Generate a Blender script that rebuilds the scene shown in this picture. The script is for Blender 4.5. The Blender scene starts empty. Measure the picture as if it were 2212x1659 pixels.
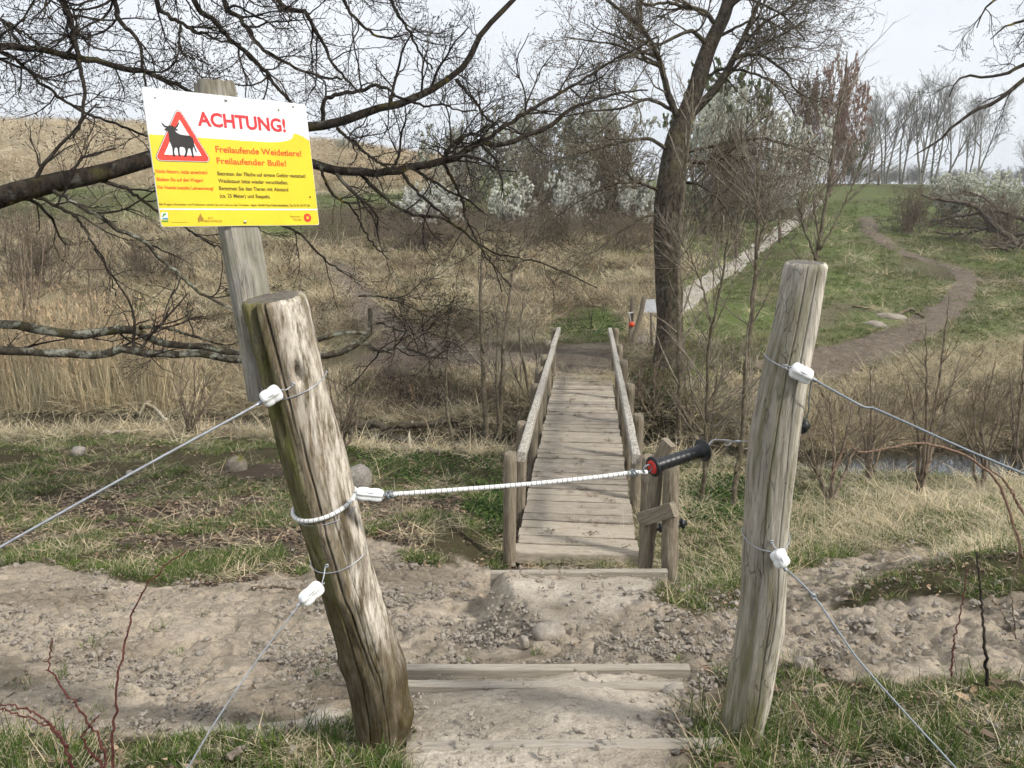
import bpy, math
import numpy as np
from mathutils import Vector, Matrix

# ------------------------------------------------------------------ camera
CZ = 5.0                       # eye height above the datum (stream surface is about 0.9)
FPX, CX, CY = 1662.0, 1106.0, 829.5
PITCH = math.radians(13.2)
scene = bpy.context.scene
cam_d = bpy.data.cameras.new('camera')
cam_d.sensor_width = 36.0
cam_d.lens = 36.0 * FPX / 2212.0
cam_d.clip_start = 0.05
cam_d.clip_end = 3000.0
cam = bpy.data.objects.new('camera', cam_d)
scene.collection.objects.link(cam)
cam.location = (0, 0, CZ)
cam.rotation_euler = (math.pi / 2 - PITCH, 0, 0)
scene.camera = cam

# ------------------------------------------------------------------ light: bright thin overcast, weak sun from the right behind the viewer
SUN_EL, SUN_AZ = math.radians(42), math.radians(118)     # azimuth clockwise from +Y (view direction)
world = bpy.data.worlds.new('World'); scene.world = world
world.use_nodes = True
wt = world.node_tree; wt.nodes.clear()
wo = wt.nodes.new('ShaderNodeOutputWorld'); wb = wt.nodes.new('ShaderNodeBackground')
sky = wt.nodes.new('ShaderNodeTexSky'); sky.sky_type = 'NISHITA'; sky.sun_disc = False
sky.sun_elevation = SUN_EL; sky.sun_rotation = SUN_AZ
sky.air_density = 1.2; sky.dust_density = 3.0; sky.ozone_density = 1.0
tc = wt.nodes.new('ShaderNodeTexCoord')
mp = wt.nodes.new('ShaderNodeMapping'); mp.inputs['Scale'].default_value = (1.6, 1.6, 4.0)
nz = wt.nodes.new('ShaderNodeTexNoise'); nz.inputs['Scale'].default_value = 1.3; nz.inputs['Detail'].default_value = 5; nz.inputs['Roughness'].default_value = 0.5
cr = wt.nodes.new('ShaderNodeValToRGB')
cr.color_ramp.elements[0].position = 0.32; cr.color_ramp.elements[0].color = (7.0, 7.5, 8.2, 1)
cr.color_ramp.elements[1].position = 0.68; cr.color_ramp.elements[1].color = (8.9, 9.1, 9.4, 1)
mx = wt.nodes.new('ShaderNodeMix'); mx.data_type = 'RGBA'; mx.inputs['Factor'].default_value = 0.9
wt.links.new(tc.outputs['Generated'], mp.inputs['Vector']); wt.links.new(mp.outputs[0], nz.inputs['Vector'])
wt.links.new(nz.outputs[0], cr.inputs[0])
wt.links.new(sky.outputs[0], mx.inputs['A']); wt.links.new(cr.outputs[0], mx.inputs['B'])
wt.links.new(mx.outputs['Result'], wb.inputs['Color']); wb.inputs['Strength'].default_value = 0.092
wt.links.new(wb.outputs[0], wo.inputs[0])
sun_d = bpy.data.lights.new('sun', 'SUN'); sun_d.energy = 3.3; sun_d.angle = math.radians(8); sun_d.color = (1.0, 0.955, 0.88)
sun = bpy.data.objects.new('sun', sun_d); scene.collection.objects.link(sun)
sdir = Vector((math.sin(SUN_AZ) * math.cos(SUN_EL), math.cos(SUN_AZ) * math.cos(SUN_EL), math.sin(SUN_EL)))
sun.rotation_euler = (-sdir).to_track_quat('-Z', 'Y').to_euler()
sun.location = (8, -8, 20)
scene.view_settings.view_transform = 'Standard'; scene.view_settings.look = 'None'
scene.view_settings.exposure = 0.42; scene.view_settings.gamma = 1.0
scene.view_settings.use_curve_mapping = False
scene.render.engine = 'CYCLES'
scene.cycles.max_bounces = 4; scene.cycles.diffuse_bounces = 2; scene.cycles.glossy_bounces = 2
scene.cycles.transparent_max_bounces = 6; scene.cycles.volume_bounces = 0
scene.cycles.use_denoising = True
scene.cycles.use_adaptive_sampling = True; scene.cycles.adaptive_threshold = 0.04; scene.cycles.adaptive_min_samples = 12

# ------------------------------------------------------------------ helpers
rng = np.random.default_rng(7)
cp, sp = math.cos(PITCH), math.sin(PITCH)

def ray(px, py):               # world direction with unit depth along the optical axis
    a = (px - CX) / FPX; b = -(py - CY) / FPX
    return np.array([a, cp + b * sp, -sp + b * cp])

def at(px, py, d):             # point at optical depth d
    r = ray(px, py) * d
    return np.array([r[0], r[1], r[2] + CZ])

def aty(px, py, Y):            # point at forward distance Y
    r = ray(px, py); r = r * (Y / r[1])
    return np.array([r[0], r[1], r[2] + CZ])

def project(x, y, z):
    zz = z - CZ
    d = y * cp - zz * sp
    d = np.where(d < 0.15, 0.15, d)
    u = y * sp + zz * cp
    return CX + FPX * x / d, CY - FPX * u / d, d

def hsh(ix, iy, iz, seed):
    h = (ix.astype(np.int64) * 374761393 + iy.astype(np.int64) * 668265263 + iz.astype(np.int64) * 2147483647 + seed * 1442695041) & 0xffffffff
    h = ((h ^ (h >> 13)) * 1274126177) & 0xffffffff
    h = ((h ^ (h >> 16)) * 2246822519) & 0xffffffff
    return ((h ^ (h >> 15)) & 0xffffff) / float(0xffffff)

def vn(x, y, seed=0):
    x = np.asarray(x, float); y = np.asarray(y, float)
    ix = np.floor(x); iy = np.floor(y); fx = x - ix; fy = y - iy
    fx = fx * fx * (3 - 2 * fx); fy = fy * fy * (3 - 2 * fy)
    z0 = np.zeros_like(ix)
    a = hsh(ix, iy, z0, seed); b = hsh(ix + 1, iy, z0, seed); c = hsh(ix, iy + 1, z0, seed); d = hsh(ix + 1, iy + 1, z0, seed)
    return (a * (1 - fx) + b * fx) * (1 - fy) + (c * (1 - fx) + d * fx) * fy

def fbm(x, y, seed=0, o=4, g=0.5):
    s = 0; a = 1; t = 0
    x = np.asarray(x, float); y = np.asarray(y, float)
    for i in range(o):
        s = s + a * vn(x, y, seed + i * 17); t += a; a *= g; x = x * 2.03 + 11.7; y = y * 2.03 - 5.3
    return s / t

def sstep(a, b, x):
    t = np.clip((x - a) / (b - a), 0, 1)
    return t * t * (3 - 2 * t)

def unit(v):
    return v / np.maximum(np.linalg.norm(v, axis=-1, keepdims=True), 1e-9)

def mkmesh(name, V, F4=None, F3=None, attrs=None, smooth=True):
    V = np.ascontiguousarray(np.asarray(V, np.float32).reshape(-1, 3))
    me = bpy.data.meshes.new(name)
    li = []; ls = []; n = 0
    if F4 is not None and len(F4):
        F4 = np.asarray(F4, np.int32).reshape(-1, 4); li.append(F4.ravel()); ls.append(np.arange(len(F4)) * 4 + n); n += F4.size
    if F3 is not None and len(F3):
        F3 = np.asarray(F3, np.int32).reshape(-1, 3); li.append(F3.ravel()); ls.append(np.arange(len(F3)) * 3 + n); n += F3.size
    me.vertices.add(len(V)); me.vertices.foreach_set('co', V.ravel())
    if li:
        li = np.concatenate(li).astype(np.int32); ls = np.concatenate(ls).astype(np.int32)
        me.loops.add(len(li)); me.loops.foreach_set('vertex_index', li)
        me.polygons.add(len(ls)); me.polygons.foreach_set('loop_start', ls)
        me.polygons.foreach_set('use_smooth', np.full(len(ls), smooth, bool))
    for k, a in (attrs or {}).items():
        a = np.asarray(a, np.float32)
        if a.ndim == 1:
            at_ = me.attributes.new(k, 'FLOAT', 'POINT'); at_.data.foreach_set('value', np.ascontiguousarray(a))
        else:
            if a.shape[1] == 3: a = np.concatenate([a, np.ones((len(a), 1), np.float32)], 1)
            at_ = me.attributes.new(k, 'FLOAT_COLOR', 'POINT'); at_.data.foreach_set('color', np.ascontiguousarray(a).ravel())
    me.update(); me.validate()
    return me

class MB:
    def __init__(self): self.v = []; self.q = []; self.t = []; self.n = 0; self.a = {}
    def add(self, V, Q=None, T=None, **attrs):
        V = np.asarray(V, float).reshape(-1, 3)
        if Q is not None and len(Q): self.q.append(np.asarray(Q).reshape(-1, 4) + self.n)
        if T is not None and len(T): self.t.append(np.asarray(T).reshape(-1, 3) + self.n)
        for k, x in attrs.items(): self.a.setdefault(k, []).append(np.asarray(x, float))
        self.v.append(V); self.n += len(V); return self
    def mesh(self, name, smooth=True, origin=(0, 0, 0)):
        V = np.concatenate(self.v) - np.asarray(origin, float)
        return mkmesh(name, V, np.concatenate(self.q) if self.q else None, np.concatenate(self.t) if self.t else None,
                      {k: np.concatenate(x) for k, x in self.a.items()}, smooth)

def thing(name, label, cat, loc=(0, 0, 0), group=None):
    o = bpy.data.objects.new(name, None); scene.collection.objects.link(o)
    o.location = tuple(float(c) for c in loc); o.empty_display_size = 0.1
    o['label'] = label; o['category'] = cat
    if group: o['group'] = group
    return o

def wloc(o):
    l = np.array(o.location, float)
    while o.parent is not None:
        o = o.parent; l = l + np.array(o.location, float)
    return l

def obj(name, me, m, parent=None, loc=None, rot=None, label=None, cat=None, group=None, kind=None):
    """link one mesh object; loc is a world position (parents are never rotated)"""
    o = bpy.data.objects.new(name, me); scene.collection.objects.link(o)
    if m is not None and len(me.materials) == 0: me.materials.append(m)
    l = np.zeros(3) if loc is None else np.asarray(loc, float)
    if parent is not None:
        o.parent = parent; l = l - wloc(parent)
    o.location = tuple(float(c) for c in l)
    if rot is not None: o.rotation_euler = rot
    if label: o['label'] = label
    if cat: o['category'] = cat
    if group: o['group'] = group
    if kind: o['kind'] = kind
    return o

def mbo(name, mb, m, parent=None, origin=None, smooth=True, **kw):
    """mesh builder in world coordinates -> object whose origin is origin (or the parent's)"""
    if origin is None: origin = wloc(parent) if parent is not None else np.concatenate(mb.v).mean(0)
    return obj(name, mb.mesh(name, smooth, origin), m, parent, loc=origin, **kw)

def tubes(mb, P, R, sides=5, cap=False, col=None):
    """P [n,k,3] polylines, R [n,k] radii"""
    P = np.asarray(P, float); R = np.asarray(R, float)
    if P.ndim == 2: P = P[None]; R = R[None] if R.ndim == 1 else R
    n, k, _ = P.shape
    T = np.empty_like(P); T[:, 1:-1] = P[:, 2:] - P[:, :-2]; T[:, 0] = P[:, 1] - P[:, 0]; T[:, -1] = P[:, -1] - P[:, -2]
    T = unit(T)
    D = np.abs(unit(P[:, -1] - P[:, 0]))
    ref = np.zeros((n, 3)); ref[np.arange(n), np.argmin(D, 1)] = 1
    b1 = unit(np.cross(T, ref[:, None, :])); b2 = np.cross(T, b1)
    th = np.arange(sides) * 2 * np.pi / sides
    V = P[:, :, None, :] + R[:, :, None, None] * (np.cos(th)[None, None, :, None] * b1[:, :, None, :] + np.sin(th)[None, None, :, None] * b2[:, :, None, :])
    i = np.arange(n)[:, None, None] * k * sides; j = np.arange(k - 1)[None, :, None] * sides; s = np.arange(sides)[None, None, :]; s2 = (s + 1) % sides
    Q = np.stack([i + j + s, i + j + s2, i + j + sides + s2, i + j + sides + s], -1).reshape(-1, 4)
    T3 = None; Vv = V.reshape(-1, 3)
    if cap:
        c0 = P[:, 0]; c1 = P[:, -1]; base = n * k * sides
        Vv = np.concatenate([Vv, c0, c1]); t = []
        for a in range(n):
            o = a * k * sides
            for q in range(sides):
                t.append((base + a, o + (q + 1) % sides, o + q))
                e = o + (k - 1) * sides
                t.append((base + n + a, e + q, e + (q + 1) % sides))
        T3 = t
    at_ = {}
    seg = np.concatenate([np.zeros((n, 1)), np.cumsum(np.linalg.norm(np.diff(P, axis=1), axis=2), 1)], 1)
    sa = np.repeat(seg[:, :, None], sides, 2).reshape(-1)
    if cap: sa = np.concatenate([sa, seg[:, 0], seg[:, -1]])
    at_['s'] = sa
    if col is not None: at_['col'] = np.tile(np.asarray(col, float), (len(Vv), 1))
    mb.add(Vv, Q, T3, **at_)
    return mb

def crom(pts, n):
    """Catmull-Rom resample (rows may carry extra columns such as radius)"""
    p = np.asarray(pts, float)
    if len(p) < 3:
        t = np.linspace(0, 1, n)[:, None]; return p[0] * (1 - t) + p[-1] * t
    q = np.concatenate([[2 * p[0] - p[1]], p, [2 * p[-1] - p[-2]]])
    seg = np.linalg.norm(np.diff(p[:, :3], axis=0), axis=1); cum = np.concatenate([[0], np.cumsum(seg)])
    s = np.linspace(0, cum[-1], n); i = np.clip(np.searchsorted(cum, s, side='right') - 1, 0, len(p) - 2)
    t = ((s - cum[i]) / np.maximum(seg[i], 1e-9))[:, None]
    p0, p1, p2, p3 = q[i], q[i + 1], q[i + 2], q[i + 3]
    return 0.5 * (2 * p1 + (p2 - p0) * t + (2 * p0 - 5 * p1 + 4 * p2 - p3) * t ** 2 + (3 * p1 - p0 - 3 * p2 + p3) * t ** 3)

def grow(P, R, per, tr, ln, ang, k, wob, trop, rf, rmin, g, tip=0.35, lnmode='rel'):
    """children polylines on parents"""
    n, kk, _ = P.shape
    idx = np.repeat(np.arange(n), per); m = len(idx)
    t = g.uniform(tr[0], tr[1], m); f = t * (kk - 1); i = np.minimum(f.astype(int), kk - 2); fr = (f - i)[:, None]
    pos = P[idx, i] * (1 - fr) + P[idx, i + 1] * fr
    rad = R[idx, i] * (1 - fr[:, 0]) + R[idx, i + 1] * fr[:, 0]
    tan = unit(P[idx, i + 1] - P[idx, i])
    rv = unit(np.cross(tan, unit(g.normal(size=(m, 3)))))
    a = np.radians(g.uniform(ang[0], ang[1], m))[:, None]
    d = unit(tan * np.cos(a) + rv * np.sin(a))
    L = np.linalg.norm(np.diff(P, axis=1), axis=2).sum(1)[idx] if lnmode == 'rel' else np.ones(m)
    L = L * g.uniform(ln[0], ln[1], m) * (1 - 0.45 * t)
    st = (L / (k - 1))[:, None]
    out = np.empty((m, k, 3)); out[:, 0] = pos
    for j in range(1, k):
        d = unit(d + g.normal(size=(m, 3)) * wob + np.asarray(trop))
        out[:, j] = out[:, j - 1] + d * st
    r0 = np.maximum(np.minimum(np.minimum(rad * rf, rad * 0.95), L * 0.022), rmin)
    Rr = r0[:, None] * np.linspace(1, tip, k)[None, :]
    Rr = np.maximum(Rr, rmin * 0.6)
    return out, Rr

# ---- node material helpers
def newmat(name, rough=0.85, spec=0.25):
    m = bpy.data.materials.new(name); m.use_nodes = True
    nt = m.node_tree; b = nt.nodes['Principled BSDF']
    b.inputs['Roughness'].default_value = rough; b.inputs['Specular IOR Level'].default_value = spec
    return m, nt, b

def nd(nt, typ, **kw):
    n = nt.nodes.new(typ)
    for k, v in kw.items():
        if hasattr(n, k) and k not in ('Scale',): setattr(n, k, v)
        else: n.inputs[k.replace('_', ' ')].default_value = v
    return n

def noise(nt, vec, scale, detail=4, rough=0.55):
    n = nd(nt, 'ShaderNodeTexNoise'); n.inputs['Scale'].default_value = scale; n.inputs['Detail'].default_value = detail; n.inputs['Roughness'].default_value = rough
    if vec is not None: nt.links.new(vec, n.inputs['Vector'])
    return n.outputs['Fac']

def ramp(nt, fac, stops):
    r = nd(nt, 'ShaderNodeValToRGB'); e = r.color_ramp.elements
    while len(e) < len(stops): e.new(0.5)
    for i, (p, c) in enumerate(stops):
        e[i].position = p; e[i].color = (*c, 1) if len(c) == 3 else c
    nt.links.new(fac, r.inputs[0]); return r.outputs[0]

def mixc(nt, fac, a, b, mode='MIX'):
    n = nd(nt, 'ShaderNodeMix'); n.data_type = 'RGBA'; n.blend_type = mode
    for s, v in (('Factor', fac), ('A', a), ('B', b)):
        if isinstance(v, (int, float)): n.inputs[s].default_value = v
        elif isinstance(v, tuple): n.inputs[s].default_value = (*v, 1)
        else: nt.links.new(v, n.inputs[s])
    return n.outputs['Result']

def math_(nt, op, a, b=0.0):
    n = nd(nt, 'ShaderNodeMath'); n.operation = op
    for i, v in enumerate((a, b)):
        if isinstance(v, (int, float)): n.inputs[i].default_value = v
        else: nt.links.new(v, n.inputs[i])
    return n.outputs[0]

def coords(nt, kind='Object', scale=(1, 1, 1)):
    t = nd(nt, 'ShaderNodeTexCoord'); m = nd(nt, 'ShaderNodeMapping'); m.inputs['Scale'].default_value = scale
    nt.links.new(t.outputs[kind], m.inputs['Vector']); return m.outputs[0]

def wpos(nt, scale=(1, 1, 1)):
    t = nd(nt, 'ShaderNodeNewGeometry'); m = nd(nt, 'ShaderNodeMapping'); m.inputs['Scale'].default_value = scale
    nt.links.new(t.outputs['Position'], m.inputs['Vector']); return m.outputs[0]

def attr(nt, name, out='Fac'):
    a = nd(nt, 'ShaderNodeAttribute'); a.attribute_name = name; return a.outputs[out]

def bump(nt, b, h, strength=0.5, dist=0.01):
    n = nd(nt, 'ShaderNodeBump'); n.inputs['Strength'].default_value = strength; n.inputs['Distance'].default_value = dist
    nt.links.new(h, n.inputs['Height']); nt.links.new(n.outputs[0], b.inputs['Normal'])

def plain(name, c, rough=0.5, spec=0.4, metal=0.0, var=0.12, scale=40):
    m, nt, b = newmat(name, rough, spec); b.inputs['Metallic'].default_value = metal
    n = noise(nt, coords(nt), scale, 4)
    col = ramp(nt, n, [(0.3, tuple(x * (1 - var) for x in c)), (0.7, tuple(min(1, x * (1 + var)) for x in c))])
    nt.links.new(col, b.inputs['Base Color']); return m

# ------------------------------------------------------------------ materials
def wood_mat(name, light, mid, dark, axis=2, fine=1.0, lichen=0.0, tint=False, rnd=False, dirt=None, crackle=0.75):
    m, nt, b = newmat(name, 0.9, 0.12)
    s = [85 * fine] * 3; s[axis] = 7.0 * fine
    v = coords(nt, 'Object', tuple(s))
    if rnd:
        oi = nd(nt, 'ShaderNodeObjectInfo'); ad = nd(nt, 'ShaderNodeVectorMath'); ad.operation = 'ADD'
        cb = nd(nt, 'ShaderNodeCombineXYZ'); ml = math_(nt, 'MULTIPLY', oi.outputs['Random'], 77.0)
        for i in range(3): nt.links.new(ml, cb.inputs[i])
        nt.links.new(v, ad.inputs[0]); nt.links.new(cb.outputs[0], ad.inputs[1]); v = ad.outputs[0]
    g = noise(nt, v, 1.0, 6, 0.65)
    col = ramp(nt, g, [(0.28, dark), (0.48, mid), (0.70, light)])
    big = noise(nt, coords(nt, 'Object', (5, 5, 5)), 1.0, 4)
    col = mixc(nt, math_(nt, 'MULTIPLY', big, 0.5), col, mixc(nt, 1.0, col, (0.62, 0.56, 0.48), 'MULTIPLY'))
    if rnd:
        col = mixc(nt, 1.0, col, ramp(nt, oi.outputs['Random'], [(0, (0.74, 0.72, 0.70)), (1, (1.12, 1.08, 1.02))]), 'MULTIPLY')
    if tint:
        al = math_(nt, 'MULTIPLY', attr(nt, 'algae'), ramp(nt, noise(nt, coords(nt, 'Object', (30, 30, 12)), 1.0, 5), [(0.25, (0.35,) * 3), (0.5, (1,) * 3)]))
        col = mixc(nt, al, col, (0.125, 0.125, 0.032))
        mo = math_(nt, 'MULTIPLY', attr(nt, 'moss'), ramp(nt, noise(nt, coords(nt, 'Object', (26, 26, 9)), 1.0, 6, 0.7), [(0.28, (0.30,) * 3), (0.52, (1,) * 3)]))
        col = mixc(nt, mo, col, (0.058, 0.043, 0.014))
        vo = nd(nt, 'ShaderNodeTexVoronoi'); vo.feature = 'DISTANCE_TO_EDGE'; vo.inputs['Scale'].default_value = 1.0; nt.links.new(coords(nt, 'Object', (150, 150, 48)), vo.inputs['Vector'])
        ck = math_(nt, 'MULTIPLY', ramp(nt, vo.outputs['Distance'], [(0.0, (1,) * 3), (0.20, (0,) * 3)]), ramp(nt, noise(nt, coords(nt, 'Object', (9, 9, 5)), 1.0, 3), [(0.42, (0,) * 3), (0.58, (crackle,) * 3)]))
        col = mixc(nt, ck, col, (0.07, 0.055, 0.035))
        v2 = nd(nt, 'ShaderNodeTexVoronoi'); v2.feature = 'DISTANCE_TO_EDGE'; v2.inputs['Scale'].default_value = 1.0
        wv_ = nd(nt, 'ShaderNodeVectorMath'); wv_.operation = 'ADD'; nn_ = nd(nt, 'ShaderNodeTexNoise'); nn_.inputs['Scale'].default_value = 14.0; nt.links.new(coords(nt, 'Object'), nn_.inputs['Vector'])
        nt.links.new(coords(nt, 'Object', (70, 70, 2.6)), wv_.inputs[0]); nt.links.new(nn_.outputs['Color'], wv_.inputs[1]); nt.links.new(wv_.outputs[0], v2.inputs['Vector'])
        dk = math_(nt, 'MULTIPLY', ramp(nt, v2.outputs['Distance'], [(0.0, (1,) * 3), (0.055, (0,) * 3)]), ramp(nt, noise(nt, coords(nt, 'Object', (20, 20, 5)), 1.0, 3), [(0.44, (0,) * 3), (0.52, (0.8,) * 3)]))
        col = mixc(nt, dk, col, (0.045, 0.036, 0.026))
        col = mixc(nt, attr(nt, 'endgrain'), col, mixc(nt, 0.75, col, (0.085, 0.082, 0.08)))
        bl = math_(nt, 'MULTIPLY', attr(nt, 'bleach_and_lit'), ramp(nt, noise(nt, coords(nt, 'Object', (60, 60, 9)), 1.0, 5, 0.7), [(0.38, (0,) * 3), (0.62, (1,) * 3)]))  # pale tint: bleached wood plus the posts' sunlit side, put into the colour
        col = mixc(nt, bl, col, (0.70, 0.64, 0.55))
    if lichen:
        l = ramp(nt, noise(nt, coords(nt, 'Object', (55, 55, 55)), 1.0, 5, 0.7), [(0.60 - lichen * 0.14, (0,) * 3), (0.66 - lichen * 0.12, (1,) * 3)])
        col = mixc(nt, math_(nt, 'MULTIPLY', l, 0.75), col, (0.62, 0.60, 0.55))
    if dirt:
        l = ramp(nt, noise(nt, wpos(nt, (7, 7, 7)), 1.0, 5, 0.6), [(0.5, (0,) * 3), (0.68, (1,) * 3)])
        col = mixc(nt, math_(nt, 'MULTIPLY', l, 0.6), col, dirt)
    nt.links.new(col, b.inputs['Base Color'])
    bump(nt, b, g, 0.55, 0.004)
    return m

def bark_mat(name, dark, mid, lichen=(0.30, 0.31, 0.25), amt=0.35, moss=0.2, scale=1.0, yellow=0.0, fine=False):
    m, nt, b = newmat(name, 0.92, 0.1)
    if fine:                   # thin twigs: one noise is enough
        g = noise(nt, wpos(nt, (4 * scale, 4 * scale, 4 * scale)), 1.6, 2, 0.6)
        nt.links.new(ramp(nt, g, [(0.34, dark), (0.60, mid), (0.78, lichen)]), b.inputs['Base Color']); return m
    v = wpos(nt, (14 * scale, 14 * scale, 5 * scale))
    g = noise(nt, v, 1.6, 6, 0.68)
    col = ramp(nt, g, [(0.36, dark), (0.62, mid)])
    l = ramp(nt, noise(nt, wpos(nt, (1, 1, 1)), 9 * scale, 5, 0.7), [(0.60 - amt * 0.2, (0,) * 3), (0.70 - amt * 0.15, (1,) * 3)])
    col = mixc(nt, math_(nt, 'MULTIPLY', l, 0.8), col, lichen)
    if moss:
        q = ramp(nt, noise(nt, wpos(nt, (1, 1, 1)), 3.3 * scale, 4), [(0.55, (0,) * 3), (0.68, (1,) * 3)])
        col = mixc(nt, math_(nt, 'MULTIPLY', q, moss), col, (0.09, 0.085, 0.022))
    if yellow:
        q = ramp(nt, noise(nt, wpos(nt, (1, 1, 1)), 6.1 * scale, 3), [(0.66, (0,) * 3), (0.71, (1,) * 3)])
        col = mixc(nt, math_(nt, 'MULTIPLY', q, yellow), col, (0.33, 0.25, 0.03))
    nt.links.new(col, b.inputs['Base Color'])
    bump(nt, b, g, 0.8, 0.012)
    return m

def leaf_mat(name, rnd=0.3, rough=0.8, trans=0.25, sat=0.06):
    """colour from vertex attribute, varied per instance and by place"""
    m, nt, b = newmat(name, rough, 0.15)
    c = attr(nt, 'col', 'Color')
    oi = nd(nt, 'ShaderNodeObjectInfo')
    k = ramp(nt, oi.outputs['Random'], [(0, (1 - rnd - sat, 1 - rnd, 1 - rnd - sat)), (0.5, (1, 1, 1)), (1, (1 + rnd + sat, 1 + rnd, 1 + rnd * 0.6))])
    c = mixc(nt, 1.0, c, k, 'MULTIPLY')
    nt.links.new(c, b.inputs['Base Color'])
    if trans:
        tr = nd(nt, 'ShaderNodeBsdfTranslucent'); nt.links.new(c, tr.inputs[0])
        ms = nd(nt, 'ShaderNodeMixShader'); ms.inputs[0].default_value = trans
        nt.links.new(b.outputs[0], ms.inputs[1]); nt.links.new(tr.outputs[0], ms.inputs[2])
        nt.links.new(ms.outputs[0], nt.nodes['Material Output'].inputs[0])
    return m

M_POST_L = wood_mat('weathered_log', (0.35, 0.295, 0.22), (0.245, 0.198, 0.14), (0.12, 0.09, 0.06), tint=True)
M_POST_R = wood_mat('grey_pole', (0.42, 0.40, 0.35), (0.31, 0.29, 0.245), (0.19, 0.17, 0.135), tint=True, crackle=0.0)
M_SIGNPOST = wood_mat('grey_timber', (0.36, 0.35, 0.32), (0.24, 0.23, 0.205), (0.11, 0.105, 0.09), tint=True, fine=1.3, crackle=0.0)
M_BPOST = wood_mat('bridge_post_wood', (0.32, 0.285, 0.225), (0.21, 0.18, 0.135), (0.10, 0.082, 0.058), fine=0.8)
M_CROSS = wood_mat('cross_board_wood', (0.34, 0.305, 0.245), (0.24, 0.21, 0.16), (0.12, 0.10, 0.07), axis=1)
M_PLANK = wood_mat('plank_wood', (0.50, 0.465, 0.41), (0.38, 0.345, 0.295), (0.21, 0.18, 0.15), axis=0, rnd=True, dirt=(0.40, 0.36, 0.30))
M_RAIL = wood_mat('rail_wood', (0.44, 0.42, 0.375), (0.30, 0.275, 0.23), (0.13, 0.115, 0.09), axis=1, lichen=0.75)
M_BOARD = wood_mat('board_wood', (0.42, 0.39, 0.345), (0.34, 0.31, 0.265), (0.22, 0.195, 0.16), axis=0, dirt=(0.33, 0.29, 0.235))
M_FPOST = wood_mat('old_fence_wood', (0.22, 0.18, 0.135), (0.13, 0.10, 0.072), (0.05, 0.04, 0.03))
M_OAK = bark_mat('oak_bark', (0.010, 0.008, 0.007), (0.048, 0.039, 0.030), (0.12, 0.122, 0.098), 0.22, 0.45, 1.0, 0.35)
M_OAKTWIG = bark_mat('oak_twig_bark', (0.018, 0.015, 0.013), (0.055, 0.045, 0.037), (0.13, 0.125, 0.10), 0.1, 0.2, 0.7, fine=True)
M_LICHEN = bark_mat('lichen_branch_bark', (0.025, 0.022, 0.018), (0.085, 0.072, 0.052), (0.31, 0.32, 0.26), 0.55, 0.6, 1.0, 0.8)
M_ALDER = bark_mat('alder_bark', (0.020, 0.016, 0.012), (0.105, 0.088, 0.064), (0.15, 0.145, 0.11), 0.25, 0.35, 1.0)
M_SAPLING = bark_mat('sapling_bark', (0.06, 0.048, 0.034), (0.15, 0.125, 0.088), (0.23, 0.21, 0.155), 0.4, 0.35, 1.6)
M_TWIG = bark_mat('grey_twig', (0.12, 0.10, 0.078), (0.27, 0.232, 0.18), (0.28, 0.26, 0.20), 0.3, 0.1, 2.0, fine=True)
M_SHRUB = bark_mat('shrub_twig', (0.085, 0.066, 0.048), (0.21, 0.165, 0.12), (0.19, 0.17, 0.135), 0.2, 0.1, 2.0, fine=True)
M_DARKTWIG = bark_mat('thicket_twig', (0.065, 0.055, 0.038), (0.18, 0.152, 0.108), (0.15, 0.14, 0.11), 0.2, 0.15, 1.0, fine=True)
M_REDTWIG = bark_mat('red_twig', (0.11, 0.065, 0.05), (0.24, 0.15, 0.115), (0.26, 0.18, 0.14), 0.2, 0.0, 1.0, fine=True)
M_BRAMBLE = bark_mat('bramble_cane', (0.07, 0.024, 0.022), (0.15, 0.06, 0.052), (0.19, 0.10, 0.085), 0.2, 0.0, 3.0)
M_CANE = bark_mat('pale_cane', (0.14, 0.09, 0.06), (0.30, 0.20, 0.145), (0.33, 0.22, 0.17), 0.3, 0.3, 3.0)
M_FAR = bark_mat('far_bark', (0.12, 0.115, 0.10), (0.25, 0.24, 0.20), (0.15, 0.15, 0.12), 0.2, 0.1, 0.4, fine=True)
M_DEAD = bark_mat('dead_wood', (0.09, 0.075, 0.06), (0.24, 0.20, 0.155), (0.34, 0.31, 0.26), 0.5, 0.1, 1.0)
M_BRUSH = bark_mat('brush_pile', (0.045, 0.036, 0.029), (0.13, 0.105, 0.08), (0.22, 0.20, 0.16), 0.4, 0.1, 1.0)
M_BLEACHED = bark_mat('bleached_wood', (0.30, 0.26, 0.19), (0.52, 0.46, 0.36), (0.50, 0.45, 0.36), 0.2, 0.0, 2.0)
M_LEAF = leaf_mat('leaf_and_blade', 0.35, 0.75, 0.25)
M_STRAW = leaf_mat('straw_blade', 0.35, 0.7, 0.15)
M_LITTER = leaf_mat('dead_leaf', 0.4, 0.7, 0.1)
M_BLOSSOM = leaf_mat('white_blossom', 0.08, 0.8, 0.35, 0.0)
M_WIRE = plain('galvanised_wire', (0.42, 0.44, 0.47), 0.45, 0.5, 0.55, 0.2, 60)
M_WIRE2 = plain('blue_grey_cable', (0.22, 0.25, 0.275), 0.5, 0.4, 0.2, 0.15, 60)
M_WHITEP = plain('white_plastic', (0.80, 0.81, 0.80), 0.32, 0.5, 0, 0.06, 60)
M_BLACK = plain('black_rubber', (0.014, 0.015, 0.017), 0.42, 0.5, 0, 0.3, 90)
M_REDP = plain('red_plastic', (0.62, 0.035, 0.028), 0.4, 0.5, 0, 0.1, 60)
M_ORANGE = plain('orange_red_plastic', (0.72, 0.085, 0.03), 0.45, 0.5, 0, 0.1, 60)
M_STEEL = plain('screw_steel', (0.55, 0.55, 0.54), 0.3, 0.5, 0.9, 0.2, 300)
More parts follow.
